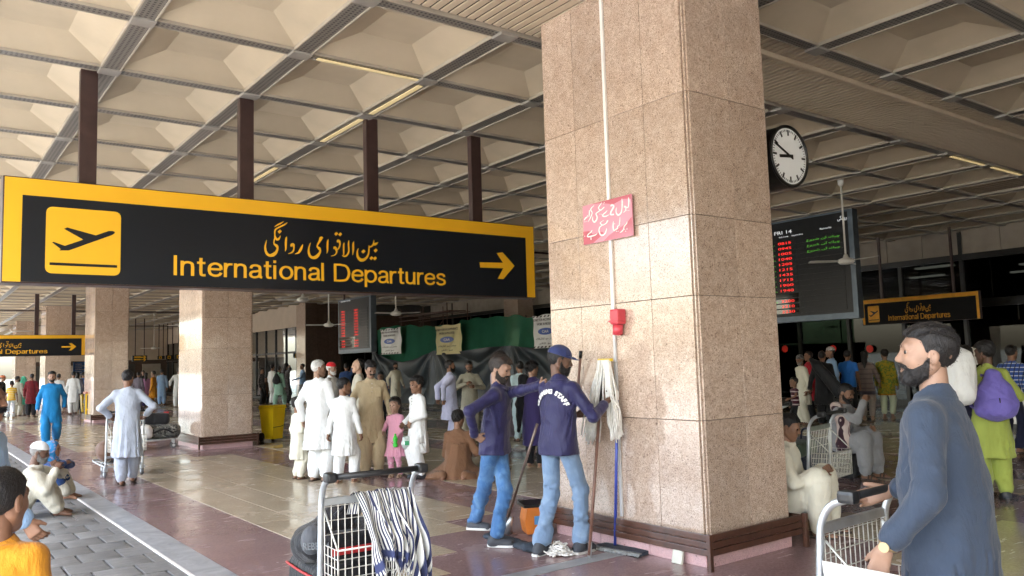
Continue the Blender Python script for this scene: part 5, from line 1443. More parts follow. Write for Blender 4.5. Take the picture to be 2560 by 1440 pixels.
so = thing('wall_socket', 'red industrial power socket fixed low on the granite column conduit', 'socket', (cx - .05, sk_[1], sk_[2]))
MB().bbox(-.05, .05, -.05, .05, -.02, .11, .015).build('housing', M_SOCK, so); MB().tube([(0, .012, -.11), (0, .0, -.02)], [.042, .046], 20).build('collar', M_SOCK, so, True); MB().bbox(-.06, .01, -.058, .058, .0, .016, .004).build('lid_rib', M_SOCK, so)

# ---- ceiling fans
M_FAN = plain('fan_white', (0.62, 0.61, 0.57), 0.4, var=0.06)
def fan(x, y, z, a0, label):
    t = thing('ceiling_fan', label, 'ceiling fan', (x, y, z), group='white ceiling fans on long rods')
    MB().tube([(0, 0, .06), (0, 0, ZC - z)], .017, 10).build('rod', M_FAN, t, True)
    MB().tube([(0, 0, ZC - z - .12), (0, 0, ZC - z - .08), (0, 0, ZC - z)], [.03, .055, .06], 16).build('canopy_cup', M_FAN, t, True)
    MB().tube([(0, 0, -.07), (0, 0, -.06), (0, 0, -.02), (0, 0, .03), (0, 0, .06), (0, 0, .12)], [.03, .11, .15, .13, .05, .03], 24).build('motor', M_FAN, t, True)
    for k in range(3):
        a = rad(a0 + 120 * k); m = MB(); pts = []
        for (r_, w_) in ((.14, .035), (.3, .055), (.6, .07), (.68, .05)): pts.append((r_, w_))
        m.add([(r_, w_, .012) for r_, w_ in pts] + [(r_, -w_, -.012) for r_, w_ in pts] + [(r_, w_, .006) for r_, w_ in pts] + [(r_, -w_, -.018) for r_, w_ in pts],
              [(i, i + 1, 5 + i, 4 + i) for i in range(3)] + [(8 + i, 12 + i, 13 + i, 9 + i) for i in range(3)] + [(3, 7, 15, 11), (i_ := 0, 8, 12, 4)] + [(i, 8 + i, 9 + i, i + 1) for i in range(3)] + [(4 + i, 5 + i, 13 + i, 12 + i) for i in range(3)])
        o = m.build('blade', M_FAN, t); o.rotation_euler = (0, 0, a)
for (u, v, ut, x, a0, lb) in [(2115, 652, 2103, 14.1, 20, 'white ceiling fan hanging in front of the departure board'), (990, 783, 988, 10.5, 70, 'white ceiling fan above the scaffold and green net'), (822, 812, 818, 10.2, 50, 'white ceiling fan left of the smaller departure board'),
        (757, 748, 755, 8.2, 15, 'white ceiling fan just under the big yellow sign'), (453, 812, 451, 8.6, 0, 'white ceiling fan above the far wayfinding signs'), (385, 870, 384, 11.0, 40, 'far white ceiling fan before the cream end wall')]:
    q = AX(u, v, x); fan(q[0], q[1], q[2], a0, lb)

# ---- green net, plastic sheet, banners, scaffold
def net_mat():
    m, nt, b = _new('green_net')
    nt.nodes.remove(b)
    df = N(nt, 'ShaderNodeBsdfDiffuse'); df.inputs[0].default_value = (0.055, 0.23, 0.15, 1); tr = N(nt, 'ShaderNodeBsdfTransparent'); tr.inputs[0].default_value = (0.55, 0.9, 0.65, 1)
    tl = N(nt, 'ShaderNodeBsdfTranslucent'); tl.inputs[0].default_value = (0.02, 0.22, 0.09, 1)
    ge = N(nt, 'ShaderNodeNewGeometry'); nz = N(nt, 'ShaderNodeTexNoise', i_Scale=1.2, i_Detail=4.0); nt.links.new(ge.outputs['Position'], nz.inputs['Vector'])
    mr = N(nt, 'ShaderNodeMapRange'); mr.inputs[3].default_value = .14; mr.inputs[4].default_value = .42; nt.links.new(nz.outputs['Fac'], mr.inputs[0])
    m1 = N(nt, 'ShaderNodeMixShader'); m1.inputs[0].default_value = .35; nt.links.new(df.outputs[0], m1.inputs[1]); nt.links.new(tl.outputs[0], m1.inputs[2])
    m2 = N(nt, 'ShaderNodeMixShader'); nt.links.new(mr.outputs[0], m2.inputs[0]); nt.links.new(m1.outputs[0], m2.inputs[1]); nt.links.new(tr.outputs[0], m2.inputs[2])
    nt.links.new(m2.outputs[0], nt.nodes['Material Output'].inputs[0]); return m
M_NET = net_mat(); NX = 17.4
def sheet(name, y0, y1, top, bot, nx, ny, off, mat, T, th=.0):
    mb = MB(); V = []; F = []
    for i in range(nx + 1):
        y_ = y0 + (y1 - y0) * i / nx; zt, zb = top(y_), bot(y_)
        for j in range(ny + 1):
            z_ = zb + (zt - zb) * j / ny; V.append((off(y_, z_), y_, z_))
    for i in range(nx):
        for j in range(ny): a_ = i * (ny + 1) + j; F.append((a_, a_ + 1, a_ + ny + 2, a_ + ny + 1))
    mb.add(V, F); return mb.build(name, mat, T, True, fix=False)
ynet = [(AX(u, v, NX)[1], AX(u, v, NX)[2]) for u, v in [(944, 824), (975, 815), (1040, 813), (1045, 816), (1085, 815), (1145, 812), (1152, 800), (1200, 795), (1285, 788), (1295, 788), (1320, 792), (1400, 792)]][::-1]
ny_ = [q[0] for q in ynet]; nz_ = [q[1] for q in ynet]
gn = thing('green_net', 'green construction netting screen strung in front of the terminal facade', 'netting', (NX, 0, 0))
sheet('net', 17.5, ny_[-1], lambda y_: float(np.interp(y_, ny_, nz_)) + .03 * math.sin(y_ * 5), lambda y_: 0.03, 120, 8, lambda y_, z_: .04 * math.sin(y_ * 2.3 + z_) + .03 * math.sin(y_ * 7 + 2 * z_), M_NET, gn)
for yy in (18, 22.5, 27.3, 31, 33.3): MB().tube([(.06, yy, 0), (.06, yy, float(np.interp(yy, ny_, nz_)) + .05)], .024, 8).build('net_pole', M_BROWN, gn, True)
M_PLAS = plain('grey_polythene', (0.018, 0.026, 0.033), 0.36, var=0.3, scale=1.5, bump=.3, bscale=4, spec=.4)
ps = thing('plastic_sheet', 'dark grey polythene sheet pinned in swags along the green net', 'sheet', (NX - .25, 0, 0))
py_ = [(AX(u, v, NX)[1], AX(u, v, NX)[2]) for u, v in [(943, 868), (955, 885), (985, 898), (1020, 905), (1060, 895), (1100, 876), (1170, 878), (1235, 868), (1290, 864), (1330, 868), (1400, 872)]][::-1]
qy = [q[0] for q in py_]; qz = [q[1] for q in py_]; anch = [AX(943, 868, NX)[1], AX(1100, 876, NX)[1], AX(1290, 864, NX)[1], 17.0]
def poff(y_, z_):
    o = 0.0
    for a_ in anch:                                    # creases radiate from each pinned point
        dy, dz = y_ - a_, 2.35 - z_; r_ = math.hypot(dy, dz) + .15; th = math.atan2(dy, dz); o += .17 * (.5 - abs(math.sin(7 * th + a_))) * math.exp(-r_ * .35) * min(r_, 1.4)
    return o - .12 * max(0, 1 - z_ / .6) + .02 * math.sin(3 * y_ + 4 * z_)
sheet('polythene', 17.2, qy[-1], lambda y_: float(np.interp(y_, qy, qz)), lambda y_: 0.01, 220, 40, poff, M_PLAS, ps)
M_BAN = plain('banner_white', (0.72, 0.74, 0.74), 0.45, var=.06, scale=3); M_BANY = plain('banner_yellow', (0.74, 0.68, 0.34), 0.45, var=.06, scale=3); M_CAA = plain('logo_blue', (0.06, 0.12, 0.42), 0.4); M_INKB = plain('ink', (0.03, 0.03, 0.03), 0.6)
def banner(u0, v0, u1, v1, mat, label, hazard):
    a, b = AX(u0, v0, NX - .35), AX(u1, v1, NX - .35); W = a[1] - b[1]; Hh = a[2] - b[2]
    t = thing('works_banner', label, 'banner', (NX - .35, a[1], b[2]), group='work in progress banners')
    bow = lambda y_, z_: .025 * math.sin(4 * y_ / W * 3.1 + z_ * 3) + .02 * math.sin(9 * (y_ + z_))
    sheet('cloth', -W, 0, lambda y_: Hh + .02 * math.sin(y_ * 6), lambda y_: 0.0, 24, 16, lambda y_, z_: bow(y_, z_) + .03, mat, t)
    fl = -.03
    def T(body, w, h, zc, mt, nm):
        me = fit_text(body, w * W, h * Hh, mt, bold=.012); put_text(me, nm, t, (fl, -(W - w * W) / 2, zc * Hh), FACE_X)
    T('SORRY FOR INCONVENIENCE', .86, .075, .82, M_INKB, 'lettering'); T('WORK IN PROGRESS', .6, .075, .69, M_INKB, 'lettering')
    MB().prism([(-W / 2 + W * .27 * math.cos(q), Hh * .5 + Hh * .105 * math.sin(q)) for q in np.linspace(0, 2 * math.pi, 25)[:-1]], fl - .004, fl, 'x').build('logo_oval', M_CAA, t)
    me = fit_text('CAA', .24 * W, .085 * Hh, M_WHITEP, bold=.02); put_text(me, 'logo_lettering', t, (fl - .007, -W * .38, Hh * .46), FACE_X)
    me = fit_text('\uFEDA\uFED3\uFBFF\uFEE0\uFED8\uFE97 \uFEEE\uFEE3 \uFEAD\uFEAC\uFECC\uFEE3', .7 * W, .06 * Hh, M_INKB); put_text(me, 'urdu_lettering', t, (fl, -W * .15, Hh * .26), FACE_X)
    me = fit_text('\uFBFF\uFED8\uFEE0\uFE97 \uFEEE\uFEE3', .45 * W, .06 * Hh, M_INKB); put_text(me, 'urdu_lettering', t, (fl, -W * .27, Hh * .12), FACE_X)
    if hazard:
        for z_ in (.93, .01):
            hz_ = MB()
            for k in range(7):
                y_ = -W * (.04 + k * .135); hz_.quad((fl, y_, (z_) * Hh), (fl, y_ - W * .06, z_ * Hh), (fl, y_ - W * .1, (z_ + .05) * Hh), (fl, y_ - W * .04, (z_ + .05) * Hh))
            hz_.build('hazard_stripe', M_INKB, t, fix=False)
    return t
banner(950, 824, 1001, 884, M_BAN, 'white work in progress banner with blue oval logo at the end of the net', True)
banner(1087, 816, 1152, 884, M_BANY, 'yellow work in progress banner with blue oval logo on the green net', False)
banner(1330, 790, 1402, 868, M_BAN, 'white work in progress banner with hazard edging, partly behind the granite column', True)
sf_ = thing('scaffold', 'rusty tube scaffold tower standing behind the green net', 'scaffold', (19.5, 0, 0))
M_RUST = plain('rusty_tube', (0.10, 0.055, 0.04), .6, var=.3, scale=10)
ya, yb = AX(1003, 800, 19.5)[1], AX(1118, 800, 19.5)[1]
for xx in (0, 1.1):
    for yy in (ya, (ya + yb) / 2, yb): MB().tube([(xx, yy, 0), (xx, yy, 4.35)], .025, 8).build('standard', M_RUST, sf_, True)
    for z_ in (2.0, 3.75, 3.95): MB().tube([(xx, ya + .2, z_), (xx, yb - .2, z_)], .022, 8).build('ledger', M_RUST, sf_, True)
    MB().tube([(xx, ya, 2.2), (xx, (ya + yb) / 2, 3.7)], .02, 8).build('brace', M_RUST, sf_, True)
for k in range(3): MB().bbox(.1 + k * .32, .38 + k * .32, yb, ya, 3.98, 4.02, .005).build('plank', M_RUST, sf_)

# ---- yellow wheeled bins
M_BIN = plain('bin_yellow', (0.82, 0.55, 0.012), 0.38, var=.06)
def bin_(x, y, rz, label):
    t = thing('wheeled_bin', label, 'bin', (x, y, 0), rz, 'yellow wheeled bins')
    b = MB(); lv = [(.06, .19, .2), (.4, .215, .235), (.72, .24, .265)]
    V = []
    for z_, a_, c_ in lv: V += [(-a_, -c_, z_), (a_, -c_, z_), (a_, c_, z_), (-a_, c_, z_)]
    b.add(V, [(3, 2, 1, 0), (8, 9, 10, 11)] + [(4 * l + i, 4 * l + (i + 1) % 4, 4 * l + 4 + (i + 1) % 4, 4 * l + 4 + i) for l in range(2) for i in range(4)]); b.build('tub', M_BIN, t)
    MB().bbox(-.265, .265, -.29, .29, .72, .76, .012).build('rim', M_BIN, t); MB().bbox(-.255, .255, -.285, .27, .762, .80, .015).build('lid', M_BIN, t)
    MB().tube([(-.2, .3, .74), (.2, .3, .74)], .016, 8).build('handle', M_BIN, t, True)
    for s in (-1, 1): MB().disc((s * .225, .2, .1), (1, 0, 0), .1, .05, 20).build('wheel', M_BLACKM, t)
    t.scale = (.78, .78, 1.0)
    MB().tube([(-.24, -.27, .32), (-.1, -.42, .34), (.2, -.36, .38), (.28, -.1, .36)], .008, 6).build('bin_strap', M_BLACKM, t, True)
q = G(668, 1104); bin_(q[0] + .12, q[1], rad(25), 'yellow wheeled bin with lid beside the granite column')
q = G(206, 1040); bin_(q[0] + .5, q[1] + 2.4, 0, 'farther yellow wheeled bin behind the framed ticket stand')
# framed stand, blue poster, camera
q = G(213, 1046)
st = thing('ticket_stand', 'small yellow framed counter stand with dark poster at the column foot', 'stand', (q[0] - .1, 31.2, 0))
MB().bbox(-.3, .3, 0, .35, .1, .95, .01).build('cabinet', M_INT, st)
for x_ in (-.3, .3): MB().bbox(x_ - .025, x_ + .025, -.02, .0, .08, .95, .004).build('frame_post', M_BIN, st)
for z_ in (.12, .42, .93): MB().bbox(-.3, .3, -.025, -.002, z_ - .025, z_ + .025, .004).build('frame_rail', M_BIN, st)
MB().bbox(-.34, .34, -.05, .4, .955, 1.02, .01).build('counter_top', plain('salmon_wood', (.42, .16, .11), .5), st); MB().bbox(-.05, .3, .1, .2, 1.02, 1.32, .01).build('back_panel', plain('salmon_wood', (.42, .16, .11), .5), st)
pa, pb_ = AY(183, 905, 44.5), AY(214, 936, 44.5)
po = thing('blue_poster', 'blue information poster with white lines standing between the columns', 'poster', (pa[0], 44.5, 0))
MB().bbox(0, pb_[0] - pa[0], 0, .05, pb_[2], pa[2], .01).build('panel', plain('poster_blue', (.03, .14, .45), .4), po)
for k in range(6): MB().box(.08, (pb_[0] - pa[0]) * (.9 if k % 2 else .7), -.006, -.001, pa[2] - .12 - k * .09, pa[2] - .1 - k * .09).build('text_line', M_WHITEP, po)
for x_ in (.08, pb_[0] - pa[0] - .08): MB().bbox(x_ - .02, x_ + .02, .01, .04, 0, pb_[2], .004).build('leg', M_BLACKM, po)
cp = AY(15, 822, 45.0)
cc = thing('security_camera', 'white security camera on an arm beside a far granite column', 'camera', cp)
MB().tube([(-.28, -.3, -.08), (.2, .1, .1)], [.09, .1], 12).build('camera_body', M_WHITEP, cc, True); MB().tube([(.1, .1, .05), (.25, .2, -.1), (COLX0 - cp[0] + .05, .4, -.1)], .03, 8).build('bracket', M_WHITEP, cc, True)
# white counter by the doors
q = G(2548, 1078)
ct = thing('white_counter', 'white check-in counter by the entrance doors beside the purple backpack', 'counter', (q[0] + .1, q[1] - 1.6, 0))
MB().bbox(0, .8, 0, 2.1, .12, 1.12, .03).build('cabinet', M_WHITEP, ct); MB().bbox(-.06, .86, -.06, 2.16, 1.12, 1.17, .015).build('top', M_WHITEP, ct); MB().bbox(.06, .74, .06, 2.04, 0, .12, .005).build('plinth', M_BLACKM, ct)
# =================================================================== TROLLEYS, LUGGAGE, CLEANING GEAR
M_STEEL = plain('galvanised_tube', (0.55, 0.58, 0.60), 0.33, metal=0.75, var=0.12, scale=14)
M_WIRE = plain('zinc_wire', (0.60, 0.59, 0.54), 0.38, metal=0.6, var=0.12, scale=20)
M_GRIP = plain('black_grip', (0.018, 0.018, 0.019), 0.42, var=.1)
M_TYRE = plain('grey_tyre', (0.09, 0.09, 0.095), .7)
def arc(pts, n=5):
    return [tuple(p) for p in crom([(*p, ) for p in pts], n)]
TROLLEY = {}
def trolley_parts():
    if TROLLEY: return TROLLEY
    D = TROLLEY; w = .27
    for s in (-1, 1):
        D[('frame_tube', s)] = MB().tube(arc([(s * w, .04, .14), (s * w, .02, .5), (s * w, .0, .80), (s * w, -.015, .90), (s * w, -.06, .97), (s * w, -.13, 1.0)]), .0165, 10).mesh('frame_tube', M_STEEL, True)
        D[('grip_end', s)] = MB().bbox(s * w - .03, s * w + .03, -.175, -.10, .985, 1.038, .016).mesh('grip_end', M_GRIP)
        D[('platform_rail', s)] = MB().tube(arc([(s * w, .04, .16), (s * w, .12, .17), (s * w, .5, .19), (s * w * .9, .88, .21), (s * .12, .95, .215)]), .014, 8).mesh('platform_rail', M_STEEL, True)
        D[('caster_fork', s)] = MB().bbox(s * w - .028, s * w + .028, .02, .09, .10, .155, .006).mesh('caster_fork', M_STEEL)
    D[('handlebar', 0)] = MB().tube([(-w - .01, -.145, 1.012), (w + .01, -.145, 1.012)], .0165, 12).mesh('handlebar', M_GRIP, True)
    D[('cross_bar', 0)] = MB().bbox(-w, w, -.012, .012, .845, .885, .004).mesh('cross_bar', M_STEEL)
    D[('cross_bar', 1)] = MB().bbox(-w, w, .012, .032, .30, .335, .004).mesh('cross_bar', M_STEEL)
    D[('cross_bar', 2)] = MB().bbox(-w, w, .03, .06, .15, .185, .004).mesh('cross_bar', M_STEEL)
    D[('platform', 0)] = MB().bbox(-.22, .22, .1, .85, .195, .21, .004).mesh('platform', M_STEEL)
    # wire basket on the pusher's side with a sloping mouth, and the tall wire back
    wr = MB(); t = .0028; d_ = .20; zb, zf, zt = .40, .64, .845; q = w - .015
    def bar(a_, b_, r=t): wr.tube([a_, b_], r, 4, cap=False)
    nx = 13
    for k in range(nx + 1):
        x = -q + 2 * q * k / nx
        bar((x, -.012, zt), (x, -.012, zb)); bar((x, -.012, zb), (x, -d_, zb)); bar((x, -d_, zb), (x, -d_, zf))
    for z in np.arange(zb, zf + .001, .048):
        bar((-q, -d_, z), (q, -d_, z)); bar((-q, -d_, z), (-q, -.012, z)); bar((q, -d_, z), (q, -.012, z))
    for z in np.arange(zf + .05, zt, .075): bar((-q, -.012, z), (q, -.012, z))
    for y_ in (-.06, -.11, -.155): 
        for s in (-1, 1): bar((s * q, y_, zb), (s * q, y_, zf))
    for y_ in (-.05, -.1, -.15): bar((-q, y_, zb), (q, y_, zb))
    D[('wire_basket', 0)] = wr.mesh('wire_basket', M_WIRE, fix=False)
    rim = MB(); r = .0055
    rim.tube([(-q, -d_, zf), (q, -d_, zf)], r, 6)
    for s in (-1, 1): rim.tube([(s * q, -.0, zt - .01), (s * q, -d_, zf)], r, 6); rim.tube([(s * q, -d_, zf), (s * q, -d_, zb)], r * .7, 6)
    D[('basket_rim', 0)] = rim.mesh('basket_rim', M_WIRE, True)
    return D
wheelm = None
def trolley(x, y, rz, label):
    global wheelm
    t = thing('luggage_trolley', label, 'luggage trolley', (x, y, 0), rz, 'airport luggage trolleys')
    for (nm, s), me in trolley_parts().items(): link(nm, me, t)
    if wheelm is None:
        wheelm = MB().tube([(-.016, 0, 0), (-.013, 0, 0), (.013, 0, 0), (.016, 0, 0)], [.05, .062, .062, .05], 20).mesh('tyre', M_TYRE, True); wheelm2 = None
    hub = MB().disc((0, 0, 0), (1, 0, 0), .03, .042, 12).mesh('hub', M_STEEL)
    for (wx, wy) in ((-.27, .075), (.27, .075), (-.1, .88), (.1, .88)):
        o = link('wheel', wheelm, t, (wx, wy, .062)); link('hub', hub, o)
    for s in (-1, 1): MB().bbox(s * .1 - .024, s * .1 + .024, .86, .90, .10, .2, .005).build('caster_fork', M_STEEL, t)
    return t
M_BAGK = cloth('bag_black', (0.008, 0.008, 0.010), .6); M_BAGN = cloth('bag_navy', (0.02, 0.03, 0.06), .6); M_BAGG = cloth('bag_grey_print', (0.075, 0.08, 0.09), .6)
M_REDT = plain('red_trim', (.42, .02, .02), .5); M_CAMO = cloth('camo', (0.10, 0.10, 0.09), .8, both(blotch(14, (.02, .02, .02), .52, .02), blotch(17, (.25, .24, .21), .6, .02)))
M_WPLAS = plain('white_plastic', (.70, .71, .70), .3, var=.06, bump=.4, bscale=12); M_BRNB = cloth('bag_brown', (.13, .07, .045), .6)
def soft_bag(name, label, cat, loc, size, mat, rz=0, v=.012, wr=.006, group=None, round_=.35, trim=None):
    """stuffed bag: rounded box with creases; parts hung on it by the caller"""
    t = thing(name, label, cat, loc, rz, group); a, b, c = [q / 2 for q in size]; r = min(a, b, c) * round_ * 2 * .5
    f = Field((-a - .05, -b - .05, -.03), (a + .05, b + .05, 2 * c + .05), v)
    def fn(X, Y, Z):
        qx, qy, qz = np.abs(X) - (a - r), np.abs(Y) - (b - r), np.abs(Z - c) - (c - r)
        return np.sqrt(np.maximum(qx, 0) ** 2 + np.maximum(qy, 0) ** 2 + np.maximum(qz, 0) ** 2) + np.minimum(np.maximum(qx, np.maximum(qy, qz)), 0) - r
    f.op(fn, f.lo, f.lo + f.n * f.v, 0, 'u', 0); f.wrinkle(wr, f=(19, 15, 24), ph=rng.uniform(0, 6))
    blob('bag_body', f, mat, t)
    return t
# --- the near trolley
TG = trolley(2.11, 4.22, rad(-3), 'galvanised luggage trolley loaded with black bags and a striped scarf over its basket')
b1 = soft_bag('suitcase', 'black soft suitcase with red piping lying on the trolley under the backpack', 'suitcase', (2.13, 4.60, .215), (.50, .52, .27), M_BAGK, rad(-4), .012, .004)
for z_ in (.05, .22): MB().tube(arc([(-.255, -.24, z_), (-.262, 0, z_), (-.255, .25, z_)]), .008, 6).build('piping', M_REDT if z_ > .1 else M_BAGK, b1, True)
MB().tube(arc([(-.2, -.265, .13), (0, -.275, .15), (.2, -.265, .13)]), .012, 6).build('carry_handle', M_REDT, b1, True)
b2 = soft_bag('holdall', 'dark holdall with red top strap squeezed behind the wire basket', 'bag', (2.16, 4.56, .49), (.44, .42, .17), M_BAGK, rad(-2), .012, .008)
MB().bbox(-.2, .15, -.22, -.205, .05, .09, .006).build('red_strap', M_REDT, b2)
b3 = thing('backpack', 'black backpack with grey lettered flap leaning on top of the suitcase', 'backpack', (2.06, 4.52, .50), rad(8))
f = Field((-.3, -.25, -.05), (.32, .4, .5), .0085)
f.cone((-.1, .04, .10), (.02, .0, .22), .115, .085, .05); f.cone((-.14, .08, .08), (.1, .08, .08), .10, .10, .06); f.ell((-.14, -.02, .1), (.1, .09, .1), .05); f.cone((.02, .0, .22), (.16, -.02, .3), .08, .05, .04); f.wrinkle(.007, f=(24, 20, 30)); blob('pack_body', f, M_BAGK, b3)
f = Field((-.32, -.2, 0), (.1, .15, .32), .0085); f.ell((-.185, -.045, .125), (.066, .066, .085), .02); blob('grey_flap', f, M_BAGG, b3)
me = fit_text('REBEL24', .15, .04, plain('print_pale', (.22, .24, .26), .6), bold=.01); o = put_text(me, 'printed_lettering', b3, (-.285, -.115, .10), Matrix.Rotation(rad(-28), 4, 'Z') @ Matrix.Rotation(rad(68), 4, 'X') @ Matrix.Rotation(rad(18), 4, 'Y'))
MB().tube(arc([(-.05, -.06, .24), (.05, -.09, .32), (.13, -.06, .34), (.16, -.08, .2)]), .014, 6).build('shoulder_strap', M_BAGK, b3, True)
# striped scarf draped over the cross bar
def stripe_mat():
    m, nt, b = _new('scarf_stripes'); tc = N(nt, 'ShaderNodeTexCoord'); sp = N(nt, 'ShaderNodeSeparateXYZ'); nt.links.new(tc.outputs['UV'], sp.inputs[0])
    a_ = N(nt, 'ShaderNodeMath', operation='MULTIPLY'); a_.inputs[1].default_value = 24.0; nt.links.new(sp.outputs[0], a_.inputs[0]); f_ = N(nt, 'ShaderNodeMath', operation='FRACT'); nt.links.new(a_.outputs[0], f_.inputs[0])
    r = ramp(nt, [(.0, (.72, .71, .66)), (.42, (.74, .73, .69)), (.46, (.03, .035, .08)), (.92, (.035, .04, .09)), (.96, (.7, .69, .64))]); nt.links.new(f_.outputs[0], r.inputs[0])
    r2 = ramp(nt, [(.86, (0, 0, 0)), (.88, (1, 1, 1)), (.95, (1, 1, 1)), (.97, (0, 0, 0))]); nt.links.new(sp.outputs[1], r2.inputs[0])
    nt.links.new(mixc(nt, r2.outputs[0], r.outputs[0], (.05, .06, .14)), b.inputs['Base Color']); b.inputs['Roughness'].default_value = .9; b.inputs['Specular IOR Level'].default_value = .2
    n2 = N(nt, 'ShaderNodeTexNoise', i_Scale=180.0); nt.links.new(tc.outputs['Object'], n2.inputs['Vector']); bp = N(nt, 'ShaderNodeBump', i_Strength=.3, i_Distance=.003); nt.links.new(n2.outputs['Fac'], bp.inputs['Height']); nt.links.new(bp.outputs[0], b.inputs['Normal'])
    return m
M_SCARF = stripe_mat()
sc_ = thing('striped_scarf', 'navy and white striped scarf hanging over the trolley basket', 'scarf', (2.11, 4.22, 0), rad(-3))
def drape(name, x0, x1, xb0, xb1, zend, ph, amp, back=.12, fringe=True):
    mb = MB(); nu, nv = 34, 40; V = []; UV = []
    for j in range(nv + 1):
        t = j / nv; 
        for i in range(nu + 1):
            u = i / nu; Lb = back; zt = .895
            L = (zt - zend(u)) + Lb; s = t * L
            fold_ = amp * 1.3 * (.5 - abs(math.sin(u * 8 + ph + 1.1 * math.sin(3 * t)))) + amp * .5 * math.sin(u * 21 + ph + 2 * t) + amp * .3 * math.sin(9 * t + 6 * u)
            if s < Lb: y_ = .035 - .01 * (s / Lb) + fold_ * .5; z_ = zt - (Lb - s)
            else:
                q = s - Lb; y_ = -.02 - .225 * min(1, q / .22) ** .8 + fold_ * min(1, .4 + q * 4); z_ = zt + .012 * math.exp(-q * 30) - q
            x = (x0 + (x1 - x0) * u) * (1 - t) + (xb0 + (xb1 - xb0) * u) * t + .012 * math.sin(7 * t + ph)
            V.append((x, y_, z_)); UV.append((u * (x1 - x0) / .32 + .16 * t * math.sin(2.2 * u + ph) + .02 * math.sin(9 * t + 5 * u) + .22 * t * (1 if ph > 1 else -.5), t))
    F = [(j * (nu + 1) + i, j * (nu + 1) + i + 1, (j + 1) * (nu + 1) + i + 1, (j + 1) * (nu + 1) + i) for j in range(nv) for i in range(nu)]
    mb.add(V, F); mb.uv = UV; mb.build(name, M_SCARF, sc_, True, fix=False)
    if fringe:
        fr = MB()
        for i in range(0, nu + 1, 2):
            p = V[nv * (nu + 1) + i]; fr.tube([p, (p[0] + rng.normal(0, .008), p[1] + rng.normal(0, .006), p[2] - .03), (p[0] + rng.normal(0, .014), p[1], p[2] - .06)], .0022, 4)
        fr.build('fringe', M_SCARF, sc_, True)
drape('scarf_fold', -.11, .17, -.06, .12, lambda u: .47 + .09 * abs(math.sin(u * 4)), 0.3, .04)
drape('scarf_wrap', -.02, .13, .04, .15, lambda u: .52 + .05 * math.sin(u * 5), 2.6, .03, .1, False)
drape('scarf_tail', .10, .24, .135, .255, lambda u: .335 + .05 * u, 1.7, .028, .08)
# --- other trolleys
TM = trolley(3.33, 2.02, rad(2), 'empty luggage trolley pushed by the man in the slate blue kurta')
qg = G(322, 1196); trolley(qg[0], qg[1] + .28, rad(4), 'luggage trolley with a brown drum bag pushed by the man in pale grey kurta')
bb = soft_bag('drum_bag', 'brown and cream drum bag lying across the trolley of the man in grey', 'bag', (qg[0] + .02, qg[1] + .72, .215), (.72, .36, .34), M_BRNB, rad(4), .016, .006, round_=.9)
for s in (-.18, .18): MB().tube([(s + .172 * 0, .175 * math.cos(a_), .17 + .172 * math.sin(a_)) for a_ in np.linspace(0, 2 * math.pi, 25)[:-1]], .016, 6, closed=True).build('strap', plain('cream_strap', (.55, .45, .36), .6), bb, True)
ql = G(420, 1122); tl = trolley(ql[0] - .72, ql[1] + .32, rad(-98), 'luggage trolley stacked with camouflage duffel and black bag near the granite column')
duf = soft_bag('duffel_bag', 'camouflage duffel bag lying on the trolley next to a white plastic sack', 'bag', (ql[0] - .05, ql[1] + .27, .215), (.72, .4, .3), M_CAMO, rad(-8), .02, .008, round_=.8)
MB().tube(arc([(-.2, -.2, .12), (0, -.23, .2), (.2, -.2, .1)]), .02, 6).build('carry_strap', M_BAGK, duf, True)
bk_ = soft_bag('shoulder_bag', 'black shoulder bag with a red tag on top of the camouflage duffel', 'bag', (ql[0] - .18, ql[1] + .32, .50), (.56, .34, .25), M_BAGK, rad(-12), .02, .012, round_=.6)
MB().bbox(.16, .26, -.06, .06, .235, .262, .006).build('red_tag', M_REDT, bk_)
soft_bag('plastic_sack', 'crumpled white plastic sack beside the camouflage duffel on a trolley', 'sack', (ql[0] - .43, ql[1] + .14, .215), (.26, .3, .3), M_WPLAS, rad(20), .02, .02, round_=.7)
# right hand side
p1 = AZ(2012, 1045, 1.0); p2 = AZ(2128, 1025, 1.0)
tr_c = ((p1 + p2) / 2); TR = trolley(tr_c[0], tr_c[1] + .12, math.atan2(p2[1] - p1[1], p2[0] - p1[0]), 'luggage trolley with a dark case beside the seated man in grey')
t4 = math.atan2(p2[1] - p1[1], p2[0] - p1[0])
fw4 = np.array([-math.sin(t4), math.cos(t4)])
cs = soft_bag('carry_case', 'dark case with a pale handle on the trolley beside the seated man', 'suitcase', (tr_c[0] + fw4[0] * .42, tr_c[1] + .12 + fw4[1] * .42, .215), (.46, .5, .36), M_BAGN, t4, .016, .005)
MB().tube(arc([(-.09, -.26, .2), (-.07, -.29, .15), (.07, -.29, .15), (.09, -.26, .2)]), .013, 6).build('carry_handle', plain('cream_handle', (.6, .6, .5), .4), cs, True)
gb = soft_bag('green_case', 'flat olive green case lying on the trolley platform', 'case', (tr_c[0] + fw4[0] * .36, tr_c[1] + .12 + fw4[1] * .36, .58), (.44, .5, .14), cloth('case_olive', (.06, .09, .06), .6), t4, .016, .004)
p3 = AZ(1948, 1018, 1.0); trolley(p3[0] + .08, p3[1] + .2, t4 + rad(4), 'luggage trolley standing behind the granite column with the clock')
nb_ = soft_bag('navy_bag', 'navy bag standing between the trolleys behind the white clad seated man', 'bag', (p3[0] - .35, p3[1] - .55, 0.0), (.5, .4, .72), M_BAGN, rad(10), .016, .008, round_=.5)
MB().tube(arc([(-.12, 0, .7), (-.08, 0, .8), (.08, 0, .8), (.12, 0, .7)]), .012, 6).build('carry_handle', M_BAGN, nb_, True)
qf = G(20, 1046); trolley(qf[0] - .6, qf[1] - .6, rad(-20), 'far luggage trolley beside the boy in the yellow striped shirt')

